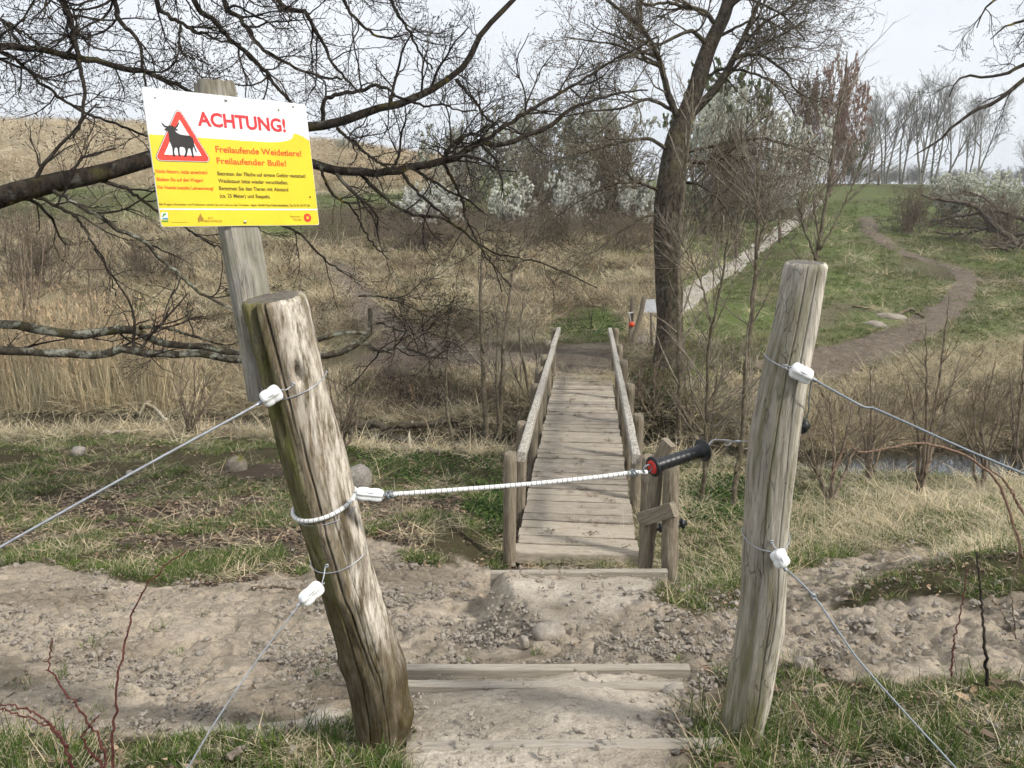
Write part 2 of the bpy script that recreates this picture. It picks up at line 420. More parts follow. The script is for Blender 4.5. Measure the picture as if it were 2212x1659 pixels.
M_GREYP = plain('grey_clip', (0.16, 0.18, 0.20), 0.5, 0.4, 0.2, 0.2, 80)
M_SHEET = plain('white_sheet', (0.66, 0.69, 0.73), 0.5, 0.3, 0, 0.1, 6)

def rope_mat():
    m, nt, b = newmat('white_rope', 0.75, 0.2)
    w = math_(nt, 'SINE', math_(nt, 'MULTIPLY', attr(nt, 's'), 2 * math.pi / 0.0145))
    k = ramp(nt, w, [(0.90, (0.80, 0.80, 0.78)), (0.975, (0.10, 0.10, 0.105))])
    nt.links.new(k, b.inputs['Base Color'])
    bump(nt, b, math_(nt, 'SINE', math_(nt, 'MULTIPLY', attr(nt, 's'), 2 * math.pi / 0.006)), 0.4, 0.002)
    return m
M_ROPE = rope_mat()

def stone_mat(name, c, moss):
    m, nt, b = newmat(name, 0.9, 0.15)
    g = noise(nt, coords(nt), 22, 6, 0.7)
    col = ramp(nt, g, [(0.35, tuple(x * 0.55 for x in c)), (0.65, c)])
    if moss:
        ge = nd(nt, 'ShaderNodeNewGeometry'); sx = nd(nt, 'ShaderNodeSeparateXYZ'); nt.links.new(ge.outputs['Normal'], sx.inputs[0])
        f = math_(nt, 'MULTIPLY', ramp(nt, sx.outputs[2], [(0.3, (0,) * 3), (0.8, (1,) * 3)]), ramp(nt, noise(nt, coords(nt), 9, 4), [(0.42, (0,) * 3), (0.55, (1,) * 3)]))
        col = mixc(nt, math_(nt, 'MULTIPLY', f, moss), col, (0.12, 0.11, 0.02))
    nt.links.new(col, b.inputs['Base Color']); bump(nt, b, g, 0.7, 0.01); return m
M_STONE = stone_mat('grey_stone', (0.34, 0.31, 0.27), 0)
M_MOSSSTONE = stone_mat('mossy_stone', (0.30, 0.26, 0.21), 1.0)
M_CLOD = stone_mat('dry_clod', (0.36, 0.318, 0.268), 0)

def ground_mat():
    m, nt, b = newmat('ground_soil', 0.95, 0.08)
    c = attr(nt, 'gcol', 'Color')
    n1 = noise(nt, wpos(nt), 26, 5, 0.72); n2 = noise(nt, wpos(nt), 1.7, 2, 0.6); n3 = noise(nt, wpos(nt), 120, 2, 0.7)
    k = ramp(nt, n1, [(0.28, (0.60, 0.57, 0.54)), (0.46, (0.98, 0.98, 0.98)), (0.72, (1.22, 1.22, 1.20))])
    c = mixc(nt, 1.0, c, k, 'MULTIPLY')
    c = mixc(nt, 1.0, c, ramp(nt, n2, [(0.3, (0.80, 0.78, 0.76)), (0.7, (1.14, 1.14, 1.14))]), 'MULTIPLY')
    c = mixc(nt, 0.7, c, ramp(nt, n3, [(0.3, (0.7, 0.69, 0.67)), (0.7, (1.2, 1.2, 1.2))]), 'MULTIPLY')
    nt.links.new(c, b.inputs['Base Color'])
    bump(nt, b, n1, 0.7, 0.03); return m
M_GROUND = ground_mat()

def path_mat():
    m, nt, b = newmat('path_gravel', 0.95, 0.08)
    n1 = noise(nt, wpos(nt), 9, 6, 0.7)
    nt.links.new(ramp(nt, n1, [(0.3, (0.29, 0.262, 0.228)), (0.7, (0.45, 0.415, 0.37))]), b.inputs['Base Color'])
    bump(nt, b, n1, 0.5, 0.03); return m
M_PATH = path_mat()

def track_mat():
    m, nt, b = newmat('track_mud', 0.95, 0.08)
    n1 = noise(nt, wpos(nt), 5, 6, 0.72)
    nt.links.new(ramp(nt, n1, [(0.3, (0.082, 0.064, 0.051)), (0.55, (0.15, 0.124, 0.095)), (0.75, (0.21, 0.18, 0.142))]), b.inputs['Base Color'])
    bump(nt, b, n1, 0.8, 0.06); return m
M_TRACK = track_mat()

def water_mat():
    m, nt, b = newmat('stream_water', 0.04, 1.0)
    b.inputs['Base Color'].default_value = (0.012, 0.012, 0.009, 1); b.inputs['IOR'].default_value = 1.7
    bump(nt, b, noise(nt, wpos(nt, (3, 7, 1)), 2.0, 3), 0.05, 0.02); return m
M_WATER = water_mat()

# ------------------------------------------------------------------ terrain
WATER_Z = CZ - 4.1
CTRL = [  # pixel column, pixel row, forward distance (read off the photograph)
 (1250,1659,1.90),(1250,1600,2.08),(1250,1490,2.48),(1250,1450,2.66),
 (1000,1400,3.25),(1000,1300,4.45),(900,1300,4.4),(900,1200,6.1),(1000,1150,6.9),(800,1400,3.2),(800,1250,5.2),
 (1540,1300,4.3),(1500,1400,3.05),(1600,1340,3.7),
 (600,1600,2.05),(300,1600,2.05),(0,1600,2.1),(0,1659,1.85),(600,1500,2.6),(300,1500,2.6),(0,1500,2.6),(0,1400,3.3),(300,1400,3.3),(600,1400,3.3),
 (0,1300,4.3),(300,1300,4.4),(600,1300,4.4),(0,1215,5.7),(300,1230,5.6),(600,1230,5.7),(0,1150,7),(300,1150,7.1),(600,1150,7.1),
 (0,1050,9.2),(300,1050,9.2),(600,1050,9.2),(0,960,11.8),(300,960,11.8),(600,970,11.7),(900,1050,9.2),(900,990,11.2),
 (900,880,14.7),(900,800,15.9),(600,880,15.0),(300,880,15.0),(0,880,15.2),
 (1250,1215,6.5),(1450,1210,6.6),(1060,1215,6.6),(1500,1150,7),(1250,1120,8.2),
 (1850,900,13.7),(1850,850,14.8),(1850,780,16.8),(1850,700,20),(1850,600,28),(1850,500,40),(1850,450,52),(1900,397,80),
 (2200,920,13.2),(2200,800,16),(2200,700,20),(2200,600,28),(2200,540,36),(2200,470,50),(2200,407,85),
 (1260,795,15.8),(1260,700,20.5),(1260,600,28.5),(1260,520,37),(1260,450,48),(1260,390,80),
 (1500,740,17.5),(1490,640,24),(1600,540,36),(1700,470,49),(1765,435,60),(1765,402,85),
 (900,740,18.5),(900,650,23.5),(900,560,32),(900,480,42),(900,420,52),(900,345,90),
 (300,700,20),(300,600,26),(300,500,36),(300,420,48),(300,350,70),(300,275,100),
 (0,800,16.5),(0,700,20),(0,600,26),(0,500,36),(0,420,48),(0,350,70),(0,270,100),(600,300,100),(600,420,50),(600,600,27),(600,740,18.5),
 (1700,1590,2.1),(2200,1600,2.0),(2200,1659,1.8),(1700,1500,2.45),(2200,1500,2.4),(2000,1470,2.6),(1750,1420,3.0),(2000,1420,3.0),
 (2000,1320,3.6),(2200,1300,3.6),(2000,1260,3.95),(2212,1200,4.2),(1780,1320,3.9),(1800,1250,5.2),(2000,1200,6.0),(2200,1150,6.2),
 (1700,1150,7),(2000,1100,7.6),(2000,1050,9.2),(2200,1080,8.5),(1700,1050,9.2)]
cpts = [aty(*c) for c in CTRL]
for px in (-900, 3100):        # beyond the frame the land goes on as at its edges
    for (py, Y) in ((1600, 2.05), (1400, 3.2), (1215, 5.4), (1050, 9.2), (960, 11.6), (880, 14.8), (700, 20), (600, 27), (500, 38), (420, 50), (360, 78)):
        q = aty(1106, py, Y); cpts.append(np.array([(px - CX) / FPX * Y, Y, q[2] + (1.6 if px < 0 and Y > 60 else 0)]))
for x in (-6, -2, 0, 2, 6):
    for Y in (-14, -3, 0, 1.0): cpts.append(np.array([x, Y, CZ - 1.58 + 0.02 * x * 0]))
for x in (0, ): cpts += [np.array([1.25 - 1.15, 4.4, CZ - 2.52]), np.array([0.35, 4.4, CZ - 2.52]), np.array([0.35, 3.6, CZ - 2.18]), np.array([0.3, 5.4, CZ - 2.93])]
for px, py in ((-600, 300), (0, 300), (600, 325), (1106, 380), (1765, 398), (2200, 404), (2800, 404)): cpts.append(aty(px, py, 170))
for x in (-500, -200, 0, 200, 500): cpts.append(np.array([x, 420.0, CZ + 6.0]))
cpts = np.array(cpts)

def uvw(x, y):
    yy = np.maximum(y, -2.2) + 3.0
    return 4.0 * x / (yy + 1.0), 2.6 * np.log(yy)

cu, cv = uvw(cpts[:, 0], cpts[:, 1])
def tpsk(r2): return 0.5 * r2 * np.log(r2 + 1e-9)
_n = len(cpts); _K = tpsk((cu[:, None] - cu) ** 2 + (cv[:, None] - cv) ** 2) + np.eye(_n) * 0.004
_Pm = np.stack([np.ones(_n), cu, cv], 1)
_S = np.linalg.solve(np.block([[_K, _Pm], [_Pm.T, np.zeros((3, 3))]]), np.concatenate([cpts[:, 2] - CZ, np.zeros(3)]))

SX = np.array([-60, -20, -9.7, -4.6, -1.6, 0.7, 5.3, 7.5, 20, 60.0]); SY = np.array([17.5, 15.6, 14.5, 13.9, 13.05, 12.7, 11.85, 11.5, 9.8, 6.0])
def stream_y(x): return np.interp(x, SX, SY) + 0.25 * np.sin(np.asarray(x) * 0.9)

BOARD_Y = 4.40; BX0, BX1 = aty(1062, 1245, BOARD_Y)[0], aty(1440, 1245, BOARD_Y)[0]
def H(x, y):
    x = np.asarray(x, float); y = np.asarray(y, float); sh = x.shape
    x = x.ravel(); y = y.ravel(); out = np.empty(len(x))
    for i in range(0, len(x), 40000):
        a, b = uvw(x[i:i + 40000], y[i:i + 40000])
        out[i:i + 40000] = tpsk((a[:, None] - cu) ** 2 + (b[:, None] - cv) ** 2) @ _S[:_n] + _S[_n] + _S[_n + 1] * a + _S[_n + 2] * b
    z = out + CZ
    far = sstep(4, 30, y)
    z = z + far * (fbm(x * 0.25, y * 0.25, 3, 3) - 0.5) * 0.35 * (1 - sstep(40, 90, y) * 0.5) + (fbm(x * 1.3, y * 1.3, 5, 3) - 0.5) * 0.10
    # the step mound held by the board nearest the bridge
    m = sstep(2.9, 4.05, y) * (1 - sstep(BOARD_Y + 0.0, BOARD_Y + 0.06, y)) * sstep(BX0 - 0.10, BX0 + 0.10 + 0.25 * sstep(4.2, 3.4, y), x) * (1 - sstep(BX1 - 0.25, BX1 + 0.35, x))
    z = z + 0.245 * m
    # the stream bed
    d = np.abs(y - stream_y(x)) + (fbm(x * 0.8, y * 0.8, 9, 2) - 0.5) * 0.5
    lw = 0.15 + sstep(1.5, -2.0, x) * 0.45
    c = 1 - sstep(0.55 - lw, 1.9 - lw * 1.3, d)
    z = z * (1 - c) + np.minimum(z, WATER_Z - 0.35) * c
    return z.reshape(sh)

def G(px, py, tmax=400.0):
    """where the sight line through a photograph point meets the ground"""
    r = ray(px, py); Y = np.geomspace(1.5, tmax, 900); t = Y / r[1]
    P = r[None] * t[:, None]; P[:, 2] += CZ
    below = P[:, 2] < H(P[:, 0], P[:, 1])
    if not below.any(): q = P[-1]; return np.array([q[0], q[1], float(H(q[0], q[1]))])
    i = int(np.argmax(below)); a, b = t[max(i - 1, 0)], t[i]
    for _ in range(18):
        m = 0.5 * (a + b); q = r * m
        if q[2] + CZ < float(H(q[0], q[1])): b = m
        else: a = m
    q = r * b
    return np.array([q[0], q[1], float(H(q[0], q[1]))])

def gz(x, y): return float(H(np.array([x]), np.array([y]))[0])

# ground cover read from the photograph: 0 dry soil, 1 mud, 2 grass, 3 straw, 4 leaf litter, 5 pale dust, 6 reed field, 7 dark bank, 8 trodden
POLY = [
 (6, [(-3000,-200),(1000,290),(1020,405),(700,414),(300,407),(-3000,360)]),
 (2, [(-3000,360),(300,405),(850,412),(870,520),(600,530),(400,470),(-3000,500)]),
 (3, [(-3000,490),(400,480),(640,530),(1420,495),(1480,640),(1420,700),(1200,720),(700,740),(-3000,930)]),
 (2, [(1420,760),(1480,600),(1700,430),(1850,370),(4000,370),(4000,760),(2212,740),(1900,800),(1500,820)]),
 (3, [(1480,880),(1700,840),(1950,770),(2212,730),(4000,730),(4000,1280),(2212,1180),(1900,1260),(1650,1290),(1480,1260),(1440,1000)]),
 (1, [(1180,745),(1340,740),(1340,815),(1190,815)]),
 (1, [(690,555),(770,575),(830,675),(1000,735),(1200,745),(1200,800),(800,800),(700,765),(900,745),(760,690)]),
 (1, [(1690,815),(1690,765),(1860,735),(1985,695),(2045,650),(2060,595),(2110,600),(2105,660),(2030,718),(1900,770),(1800,815)]),
 (1, [(1858,470),(1878,468),(1905,520),(2000,560),(2100,600),(2070,612),(1960,570),(1880,525)]),
 (1, [(1690,730),(1760,680),(1850,640),(1850,660),(1790,700),(1720,750)]),
 (2, [(1190,690),(1330,660),(1370,740),(1190,745)]),
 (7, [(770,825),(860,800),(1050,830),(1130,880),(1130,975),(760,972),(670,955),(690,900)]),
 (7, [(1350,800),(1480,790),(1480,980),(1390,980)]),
 (2, [(-3000,925),(600,940),(760,960),(1100,985),(1100,1060),(1000,1100),(700,1080),(560,1020),(400,1040),(0,1100),(-3000,1100)]),
 (4, [(-3000,1080),(0,1085),(400,1025),(600,1005),(760,1065),(980,1080),(1090,1100),(1095,1190),(960,1180),(800,1150),(620,1180),(300,1165),(-3000,1170)]),
 (2, [(-3000,1150),(300,1180),(620,1190),(640,1240),(400,1260),(0,1225),(-3000,1225)]),
 (2, [(880,1120),(1000,1100),(1100,1190),(1110,1215),(900,1225)]),
 (0, [(-3000,1225),(0,1220),(300,1245),(430,1275),(650,1240),(800,1160),(900,1215),(1100,1222),(1420,1225),(1480,1260),(1620,1260),(1700,1230),(1960,1180),(2212,1230),(4000,1230),(4000,1470),(2212,1465),(1900,1480),(1700,1450),(1560,1480),(1500,1590),(1500,1900),(880,1900),(880,1620),(760,1560),(640,1590),(300,1610),(-3000,1620)]),
 (2, [(1790,1310),(1900,1250),(2212,1175),(4000,1175),(4000,1260),(2212,1262),(2050,1292),(1900,1300)]),
 (2, [(1380,1275),(1500,1255),(1620,1255),(1600,1335),(1450,1325)]),
 (8, [(890,1455),(1480,1455),(1450,1560),(1480,1900),(890,1900)]),
 (8, [(1090,1250),(1420,1250),(1400,1310),(1280,1350),(1130,1320)]),
 (2, [(-3000,1620),(300,1610),(640,1590),(760,1530),(880,1600),(910,1900),(-3000,1900)]),
 (2, [(1510,1600),(1560,1470),(1700,1450),(1900,1485),(4000,1460),(4000,1900),(1480,1900)]),
 (5, [(330,1592),(520,1570),(700,1545),(760,1535),(700,1580),(500,1600),(330,1612)]),
]
def inpoly(px, py, poly):
    p = np.array(poly, float); r = np.zeros(px.shape, bool); j = len(p) - 1
    for i in range(len(p)):
        c = ((p[i, 1] > py) != (p[j, 1] > py)) & (px < (p[j, 0] - p[i, 0]) * (py - p[i, 1]) / (p[j, 1] - p[i, 1] + 1e-12) + p[i, 0])
        r ^= c; j = i
    return r

def cover(x, y, z):
    px, py, d = project(x, y, z)
    # ragged borders: the outlines are shifted by noise laid out on the ground
    sc = 1.0 / np.maximum(0.25, 0.10 * np.maximum(y, 1))
    lv = np.log2(np.maximum(y, 1.5))
    n1 = fbm(x * 1.1, y * 1.1, 31, 4, 0.65) - 0.5; n2 = fbm(x * 1.1 + 40, y * 1.1, 57, 4, 0.65) - 0.5
    n3 = fbm(x * 6, y * 6, 77, 3) - 0.5; n4 = fbm(x * 6, y * 6, 78, 3) - 0.5
    w = np.clip(90 / np.sqrt(np.maximum(y, 1.5) / 3), 8, 120)
    qx = px + n1 * w * 1.3 + n3 * w * 0.6; qy = py + n2 * w * 0.8 + n4 * w * 0.45
    c = np.where(py < 560, 2, np.where((py > 940) & (px < 1150), 4, 3))
    for k, p in POLY: c = np.where(inpoly(qx, qy, p), k, c)
    c = np.where((y < 1.2), 2, c)
    return c

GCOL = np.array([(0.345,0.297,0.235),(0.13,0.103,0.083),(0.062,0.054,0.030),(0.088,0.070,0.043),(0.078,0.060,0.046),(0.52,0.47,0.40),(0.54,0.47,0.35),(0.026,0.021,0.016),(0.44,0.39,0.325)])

def build_ground():
    def graded(core0, core1, st, far0, far1, g):
        a = list(np.arange(core0, core1, st)); s = st
        while a[-1] < far1: s *= g; a.append(a[-1] + s)
        s = st; b = [a[0]]
        while b[-1] > far0: s *= g; b.append(b[-1] - s)
        return np.array(b[::-1][:-1] + a)
    xs = graded(-2.9, 2.9, 0.018, -420, 420, 1.055)
    ys = graded(1.6, 5.6, 0.018, -40, 430, 1.030)
    X, Y = np.meshgrid(xs, ys); x = X.ravel(); y = Y.ravel()
    z = H(x, y); c = cover(x, y, z)
    near = 1 - sstep(7, 12, y)
    rough = np.array([1.0, 0.7, 0.45, 0.5, 0.6, 0.1, 0.3, 0.8, 0.12])[c]
    cl = np.abs(fbm(x * 9, y * 9, 101, 3) - 0.5) * 2; cl2 = np.abs(fbm(x * 24, y * 24, 121, 2) - 0.5) * 2
    lump = fbm(x * 4.2, y * 4.2, 141, 3)
    z = z + near * rough * (-0.05 * (1 - sstep(0.0, 0.32, cl)) * 0.7 + 0.035 * (lump - 0.5) * 2 + 0.014 * cl2) + near * (c == 0) * (x > 1.0) * 0.09 * (fbm(x * 5.5, y * 5.5, 171, 4, 0.6) - 0.45)
    # hoof and boot dents
    gd_ = np.random.default_rng(1701)
    for q in range(130):
        hx, hy = gd_.uniform(-3.2, 2.8), gd_.uniform(1.9, 6.2); i0 = np.searchsorted(ys, hy - 0.2), np.searchsorted(ys, hy + 0.2); j0 = np.searchsorted(xs, hx - 0.2), np.searchsorted(xs, hx + 0.2)
        if i0[1] - i0[0] < 4 or j0[1] - j0[0] < 4: continue
        ii = (np.arange(*i0)[:, None] * len(xs) + np.arange(*j0)[None]).ravel(); a_ = gd_.uniform(0, 3.14); dx, dy = x[ii] - hx, y[ii] - hy
        u_, v_ = dx * math.cos(a_) + dy * math.sin(a_), -dx * math.sin(a_) + dy * math.cos(a_); r2 = (u_ / gd_.uniform(0.06, 0.10)) ** 2 + (v_ / gd_.uniform(0.04, 0.055)) ** 2
        ok = np.isin(c[ii], (0, 4, 8)); dp = gd_.uniform(0.008, 0.026)
        z[ii] += ok * np.where(c[ii] == 8, 0.45, 1.0) * (-dp * np.exp(-r2 ** 2) + dp * 0.5 * np.exp(-((np.sqrt(r2) - 1.35) / 0.3) ** 2))
    # the trampled far banks: humps and hoof holes
    mid = sstep(6, 9, y) * (1 - sstep(35, 60, y))
    z = z + mid * 0.10 * (fbm(x * 1.7, y * 1.7, 161, 3) - 0.5) * np.where(np.abs(y - stream_y(x)) < 1.2, 0, 1)
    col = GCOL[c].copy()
    v = fbm(x * 2.2, y * 2.2, 11, 4)
    g2 = fbm(x * 0.35, y * 0.35, 13, 4, 0.6)
    tallgreen = np.array([0.105, 0.140, 0.045])
    k = ((c == 2) | (c == 3)) & (y > 14)
    f = sstep(0.36, 0.56, g2) * 0.9 * np.where(c == 2, 1, 0.35)
    f = np.where(k, f, 0)[:, None]; col = col * (1 - f) + tallgreen * f
    fd = np.where((c == 2) & (y > 14), sstep(0.56, 0.70, fbm(x * 0.6, y * 0.6, 19, 4, 0.65)) * 0.4, 0)[:, None]
    col = col * (1 - fd) + np.array([0.24, 0.20, 0.13]) * fd
    fm = np.where((c == 0) | (c == 8), sstep(0.50, 0.68, fbm(x * 1.4 + 7, y * 1.4, 27, 4, 0.6)), 0)[:, None]; col = col * (1 - 0.38 * fm * np.array([1, 1.02, 1.05]))
    fr = np.where(c == 6, sstep(0.5, 0.75, fbm(x * 0.12, y * 0.5, 23, 4, 0.6)), 0)[:, None]
    col = col * (1 - fr * 0.35) + np.array([0.20, 0.185, 0.10]) * fr * 0.35
    col *= (0.78 + 0.44 * v)[:, None]
    nx, ny = len(xs), len(ys)
    C3 = col.reshape(ny, nx, 3)
    for _ in range(2):
        B = C3.copy(); B[:, 1:-1] = (C3[:, :-2] + 2 * C3[:, 1:-1] + C3[:, 2:]) / 4; B2 = B.copy(); B2[1:-1] = (B[:-2] + 2 * B[1:-1] + B[2:]) / 4; C3 = B2
    col = C3.reshape(-1, 3)
    i = (np.arange(ny - 1)[:, None] * nx + np.arange(nx - 1)[None]).ravel()
    Q = np.stack([i, i + 1, i + nx + 1, i + nx], 1)
    me = mkmesh('ground', np.stack([x, y, z], 1), Q, None, {'gcol': col})
    o = obj('ground', me, M_GROUND, kind='structure'); o['label'] = 'sloping meadow ground of dry soil, mud, grass and straw'
    print('ground verts', len(x))
    return o
build_ground()

# stream surface
xs = np.linspace(-45, 45, 181); yc = stream_y(xs)
V = np.concatenate([np.stack([xs, yc - 1.7, np.full_like(xs, WATER_Z)], 1), np.stack([xs, yc + 1.7, np.full_like(xs, WATER_Z)], 1)])
i = np.arange(180); me = mkmesh('stream', V, np.stack([i, i + 1, i + 182, i + 181], 1))
obj('stream', me, M_WATER, kind='structure')['label'] = 'narrow stream reflecting the pale sky'

# gravel path climbing the far slope
def ribbon(name, pts, widths, label, n=90, lift=0.035, m=None):
    g = np.array([G(a, b) for a, b in pts]); r = crom(np.column_stack([g, widths]), n)
    t = np.gradient(r[:, :2], axis=0); t = unit(t); nrm = np.stack([-t[:, 1], t[:, 0]], 1)
    w = r[:, 3] * (0.85 + 0.3 * fbm(np.arange(n) * 0.3, np.zeros(n), 5, 3))
    cols = []
    for k in np.linspace(-0.5, 0.5, 7):
        jit = (fbm(np.arange(n) * 0.7, np.full(n, k * 9), 8, 2) - 0.5) * 0.4 * (abs(k) > 0.3)
        q = r[:, :2] + nrm * (w * k + jit)[:, None]
        cols.append(np.column_stack([q, H(q[:, 0], q[:, 1]) + lift - 0.03 * (abs(k) > 0.45)]))
    V = np.stack(cols, 1).reshape(-1, 3)
    i = (np.arange(n - 1)[:, None] * 7 + np.arange(6)[None]).ravel()
    o = obj(name, mkmesh(name, V, np.stack([i, i + 7, i + 8, i + 1], 1)), m or M_PATH, kind='structure'); o['label'] = label
ribbon('path', [(1420, 745), (1395, 742), (1440, 690), (1485, 645), (1540, 600), (1640, 532), (1700, 488), (1752, 446), (1768, 434)], [0.7, 0.8, 0.8, 0.85, 0.9, 0.95, 1.0, 1.0, 0.9], 'pale gravel footpath climbing the far slope')

ribbon('muddy_track', [(1640, 800), (1720, 795), (1800, 778), (1900, 744), (1985, 706), (2042, 668), (2078, 630), (2086, 600), (2055, 578), (1995, 560), (1930, 535), (1888, 505), (1866, 470)], [1.3, 1.5, 1.5, 1.15, 1.0, 0.9, 0.85, 0.8, 0.8, 0.85, 0.9, 1.0, 0.9], 'brown muddy track curving up the right slope', 120, 0.03, M_TRACK)
ribbon('muddy_track', [(1180, 778), (1100, 775), (1000, 768), (900, 756), (830, 720), (780, 660), (745, 600), (715, 565)], [1.1, 1.3, 1.4, 1.3, 1.2, 1.2, 1.4, 1.5], 'brown muddy track leading left from the far end of the bridge', 110, 0.03, M_TRACK)
ribbon('muddy_track', [(1258, 812), (1258, 790), (1262, 765), (1300, 752), (1360, 752), (1400, 745)], [1.3, 1.5, 1.4, 1.1, 1.0, 0.8], 'trodden earth at the far end of the bridge', 50, 0.045, M_TRACK)

# ------------------------------------------------------------------ round posts
def round_post(name, ctrl, m, label, cracks=(), knots=(), sides=112, rings=230, tintf=None, seed=1, rough=1.0, toptilt=(0, 0), cat='post', group=None, parent=None):
    """ctrl rows: x, y, z, radius from base to top. angle 0 faces the viewer, positive to the right"""
    c = crom(ctrl, rings); L = np.concatenate([[0], np.cumsum(np.linalg.norm(np.diff(c[:, :3], axis=0), axis=1))]); tot = L[-1]
    a = np.linspace(-np.pi, np.pi, sides, endpoint=False)
    A, S = np.meshgrid(a, L / tot); Rr = np.repeat(c[:, 3][:, None], sides, 1)
    ca, sa = np.cos(A) * 1.3, np.sin(A) * 1.3
    d = (fbm(ca * 1.5 + 9, sa * 1.5 + S * 6, seed, 3) - 0.5) * 0.012 * rough
    d += (fbm(A * 16, S * 3.5, seed + 5, 3) - 0.5) * 0.0016 * rough
    d += (fbm(A * 55, S * 20, seed + 9, 2) - 0.5) * 0.0016 * rough
    for (a0, s0, s1, w, dep, wan) in cracks:
        aw = a0 + wan * (fbm(S * 5 + a0 * 3, S * 0, seed + 31, 3) - 0.5)
        win = sstep(s0 - 0.02, s0 + 0.04, S) * (1 - sstep(s1 - 0.05, s1 + 0.01, S))
        dd = (A - aw + np.pi) % (2 * np.pi) - np.pi
        d -= dep * win * np.exp(-(dd * Rr / w) ** 2)
    for (a0, s0, amp, sw, sh) in knots:
        dd = (A - a0 + np.pi) % (2 * np.pi) - np.pi
        d += amp * np.exp(-(dd * Rr / sw) ** 2 - ((S - s0) * tot / sh) ** 2)
    d -= 0.006 * np.exp(-((1 - S) * tot / 0.005) ** 2)
    R2 = Rr + d
    X = c[:, 0][:, None] + np.sin(A) * R2; Y = c[:, 1][:, None] - np.cos(A) * R2; Z = np.repeat(c[:, 2][:, None], sides, 1)
    tw = sstep(0.88, 1, S)
    Z = Z + tw * ((X - c[-1, 0]) * toptilt[0] + (Y - c[-1, 1]) * toptilt[1]) + 0.004 * (fbm(A * 5, S * 3, seed + 3, 2) - 0.5) * tw
    V = np.stack([X, Y, Z], -1).reshape(-1, 3)
    i = np.arange(rings - 1)[:, None] * sides; j = np.arange(sides)[None]; j2 = (j + 1) % sides
    Q = np.stack([i + j, i + j2, i + sides + j2, i + sides + j], -1).reshape(-1, 4)
    # sawn top: shrinking rings with growth-ring relief
    last = V[-sides:]; cen = last.mean(0); tops = []; nb = len(V); Qs = [Q]; prev = (rings - 1) * sides
    for k, f in enumerate((0.86, 0.7, 0.52, 0.34, 0.17, 0.04)):
        rr = cen + (last - cen) * f; rr[:, 2] += 0.003 * np.sin(k * 2.4) + 0.005 * (fbm(np.cos(a) * f * 4 + 5, np.sin(a) * f * 4, seed + 41, 3) - 0.5)
        tops.append(rr); cur = nb + k * sides
        Qs.append(np.stack([prev + np.arange(sides), prev + (np.arange(sides) + 1) % sides, cur + (np.arange(sides) + 1) % sides, cur + np.arange(sides)], 1)); prev = cur
    V = np.concatenate([V] + tops); Q = np.concatenate(Qs)
    n_top = len(V) - nb
    at_ = {}
    if tintf is not None:
        al, mo, bl = tintf(A, S)
        for k, x in (('algae', al), ('moss', mo), ('bleach_and_lit', bl)):
            at_[k] = np.concatenate([np.clip(x, 0, 1).ravel(), np.full(n_top, {'algae': 0.1, 'moss': 0.1, 'bleach_and_lit': 0.1}[k])])
        at_['endgrain'] = np.concatenate([np.zeros(nb), np.ones(n_top)])
    org = c[0, :3]
    me = mkmesh(name, V - org, Q, None, at_)
    if parent is not None: return obj(name, me, m, parent, loc=org)
    return obj(name, me, m, loc=org, label=label, cat=cat, group=group)

# left gate post: thick leaning log
def pts_px(rows): return [(*at(px, py, d), r) for (px, py, d, r) in rows]
LP = pts_px([(833,1680,2.50,0.085),(831,1610,2.42,0.083),(825,1550,2.385,0.086),(812,1450,2.33,0.093),(798,1400,2.30,0.090),(766,1300,2.235,0.081),(734,1200,2.18,0.080),(700,1080,2.12,0.0855),(667,950,2.06,0.0845),(630,800,2.00,0.0835),(605,700,1.975,0.082),(590,642,1.965,0.080)])
def tint_l(A, S):
    n = fbm(A * 3, S * 9, 91, 4)
    al = (sstep(-1.7, -1.1, A) * (1 - sstep(-0.40, 0.0, A))) * sstep(0.30, 0.5, S) * 1.3 + sstep(0.5, 0.7, n) * 0.25
    mo = (1 - sstep(0.30, 0.62, S + (n - 0.5) * 0.5)) * (1 - 0.6 * sstep(0.1, 0.9, A) * sstep(0.22, 0.36, S)) * 1.25 + sstep(0.52, 0.66, fbm(A * 4, S * 14, 95, 4)) * 0.6
    bl = sstep(-0.1, 0.7, A) * sstep(0.26, 0.45, S) * 0.85 * sstep(0.3, 0.55, fbm(A * 2.2, S * 7, 97, 3)) + 0.08  # bleached patches on the right flank, with its sunlit brightness painted in
    return al, mo, bl
post_l = round_post('fence_post', LP, M_POST_L, 'thick weathered log post leaning left, mossy base and split top, beside the warning sign',
    cracks=[(-0.48, 0.78, 1.05, 0.0085, 0.055, 0.25), (0.02, 0.80, 1.05, 0.0024, 0.014, 0.25), (0.12, 0.30, 0.80, 0.0019, 0.013, 0.35), (0.50, 0.3, 0.72, 0.0014, 0.007, 0.3),
            (-0.30, 0.02, 0.45, 0.0018, 0.013, 0.3), (0.35, 0.05, 0.5, 0.0014, 0.007, 0.3), (-1.1, 0.7, 1.05, 0.003, 0.012, 0.3), (-0.33, 0.80, 1.05, 0.0018, 0.008, 0.2)],
    knots=[(0.5, 0.885, -0.034, 0.012, 0.026), (0.5, 0.885, 0.008, 0.028, 0.050), (0.10, 0.60, 0.008, 0.018, 0.02), (-0.05, 0.47, 0.009, 0.03, 0.03), (1.25, 0.185, 0.020, 0.045, 0.05), (1.1, 0.20, -0.014, 0.010, 0.03), (-1.2, 0.30, 0.012, 0.03, 0.04), (0.5, 0.32, 0.006, 0.012, 0.012)],
    tintf=tint_l, seed=3, rough=1.3, toptilt=(0.12, 0.10), sides=250, rings=300)

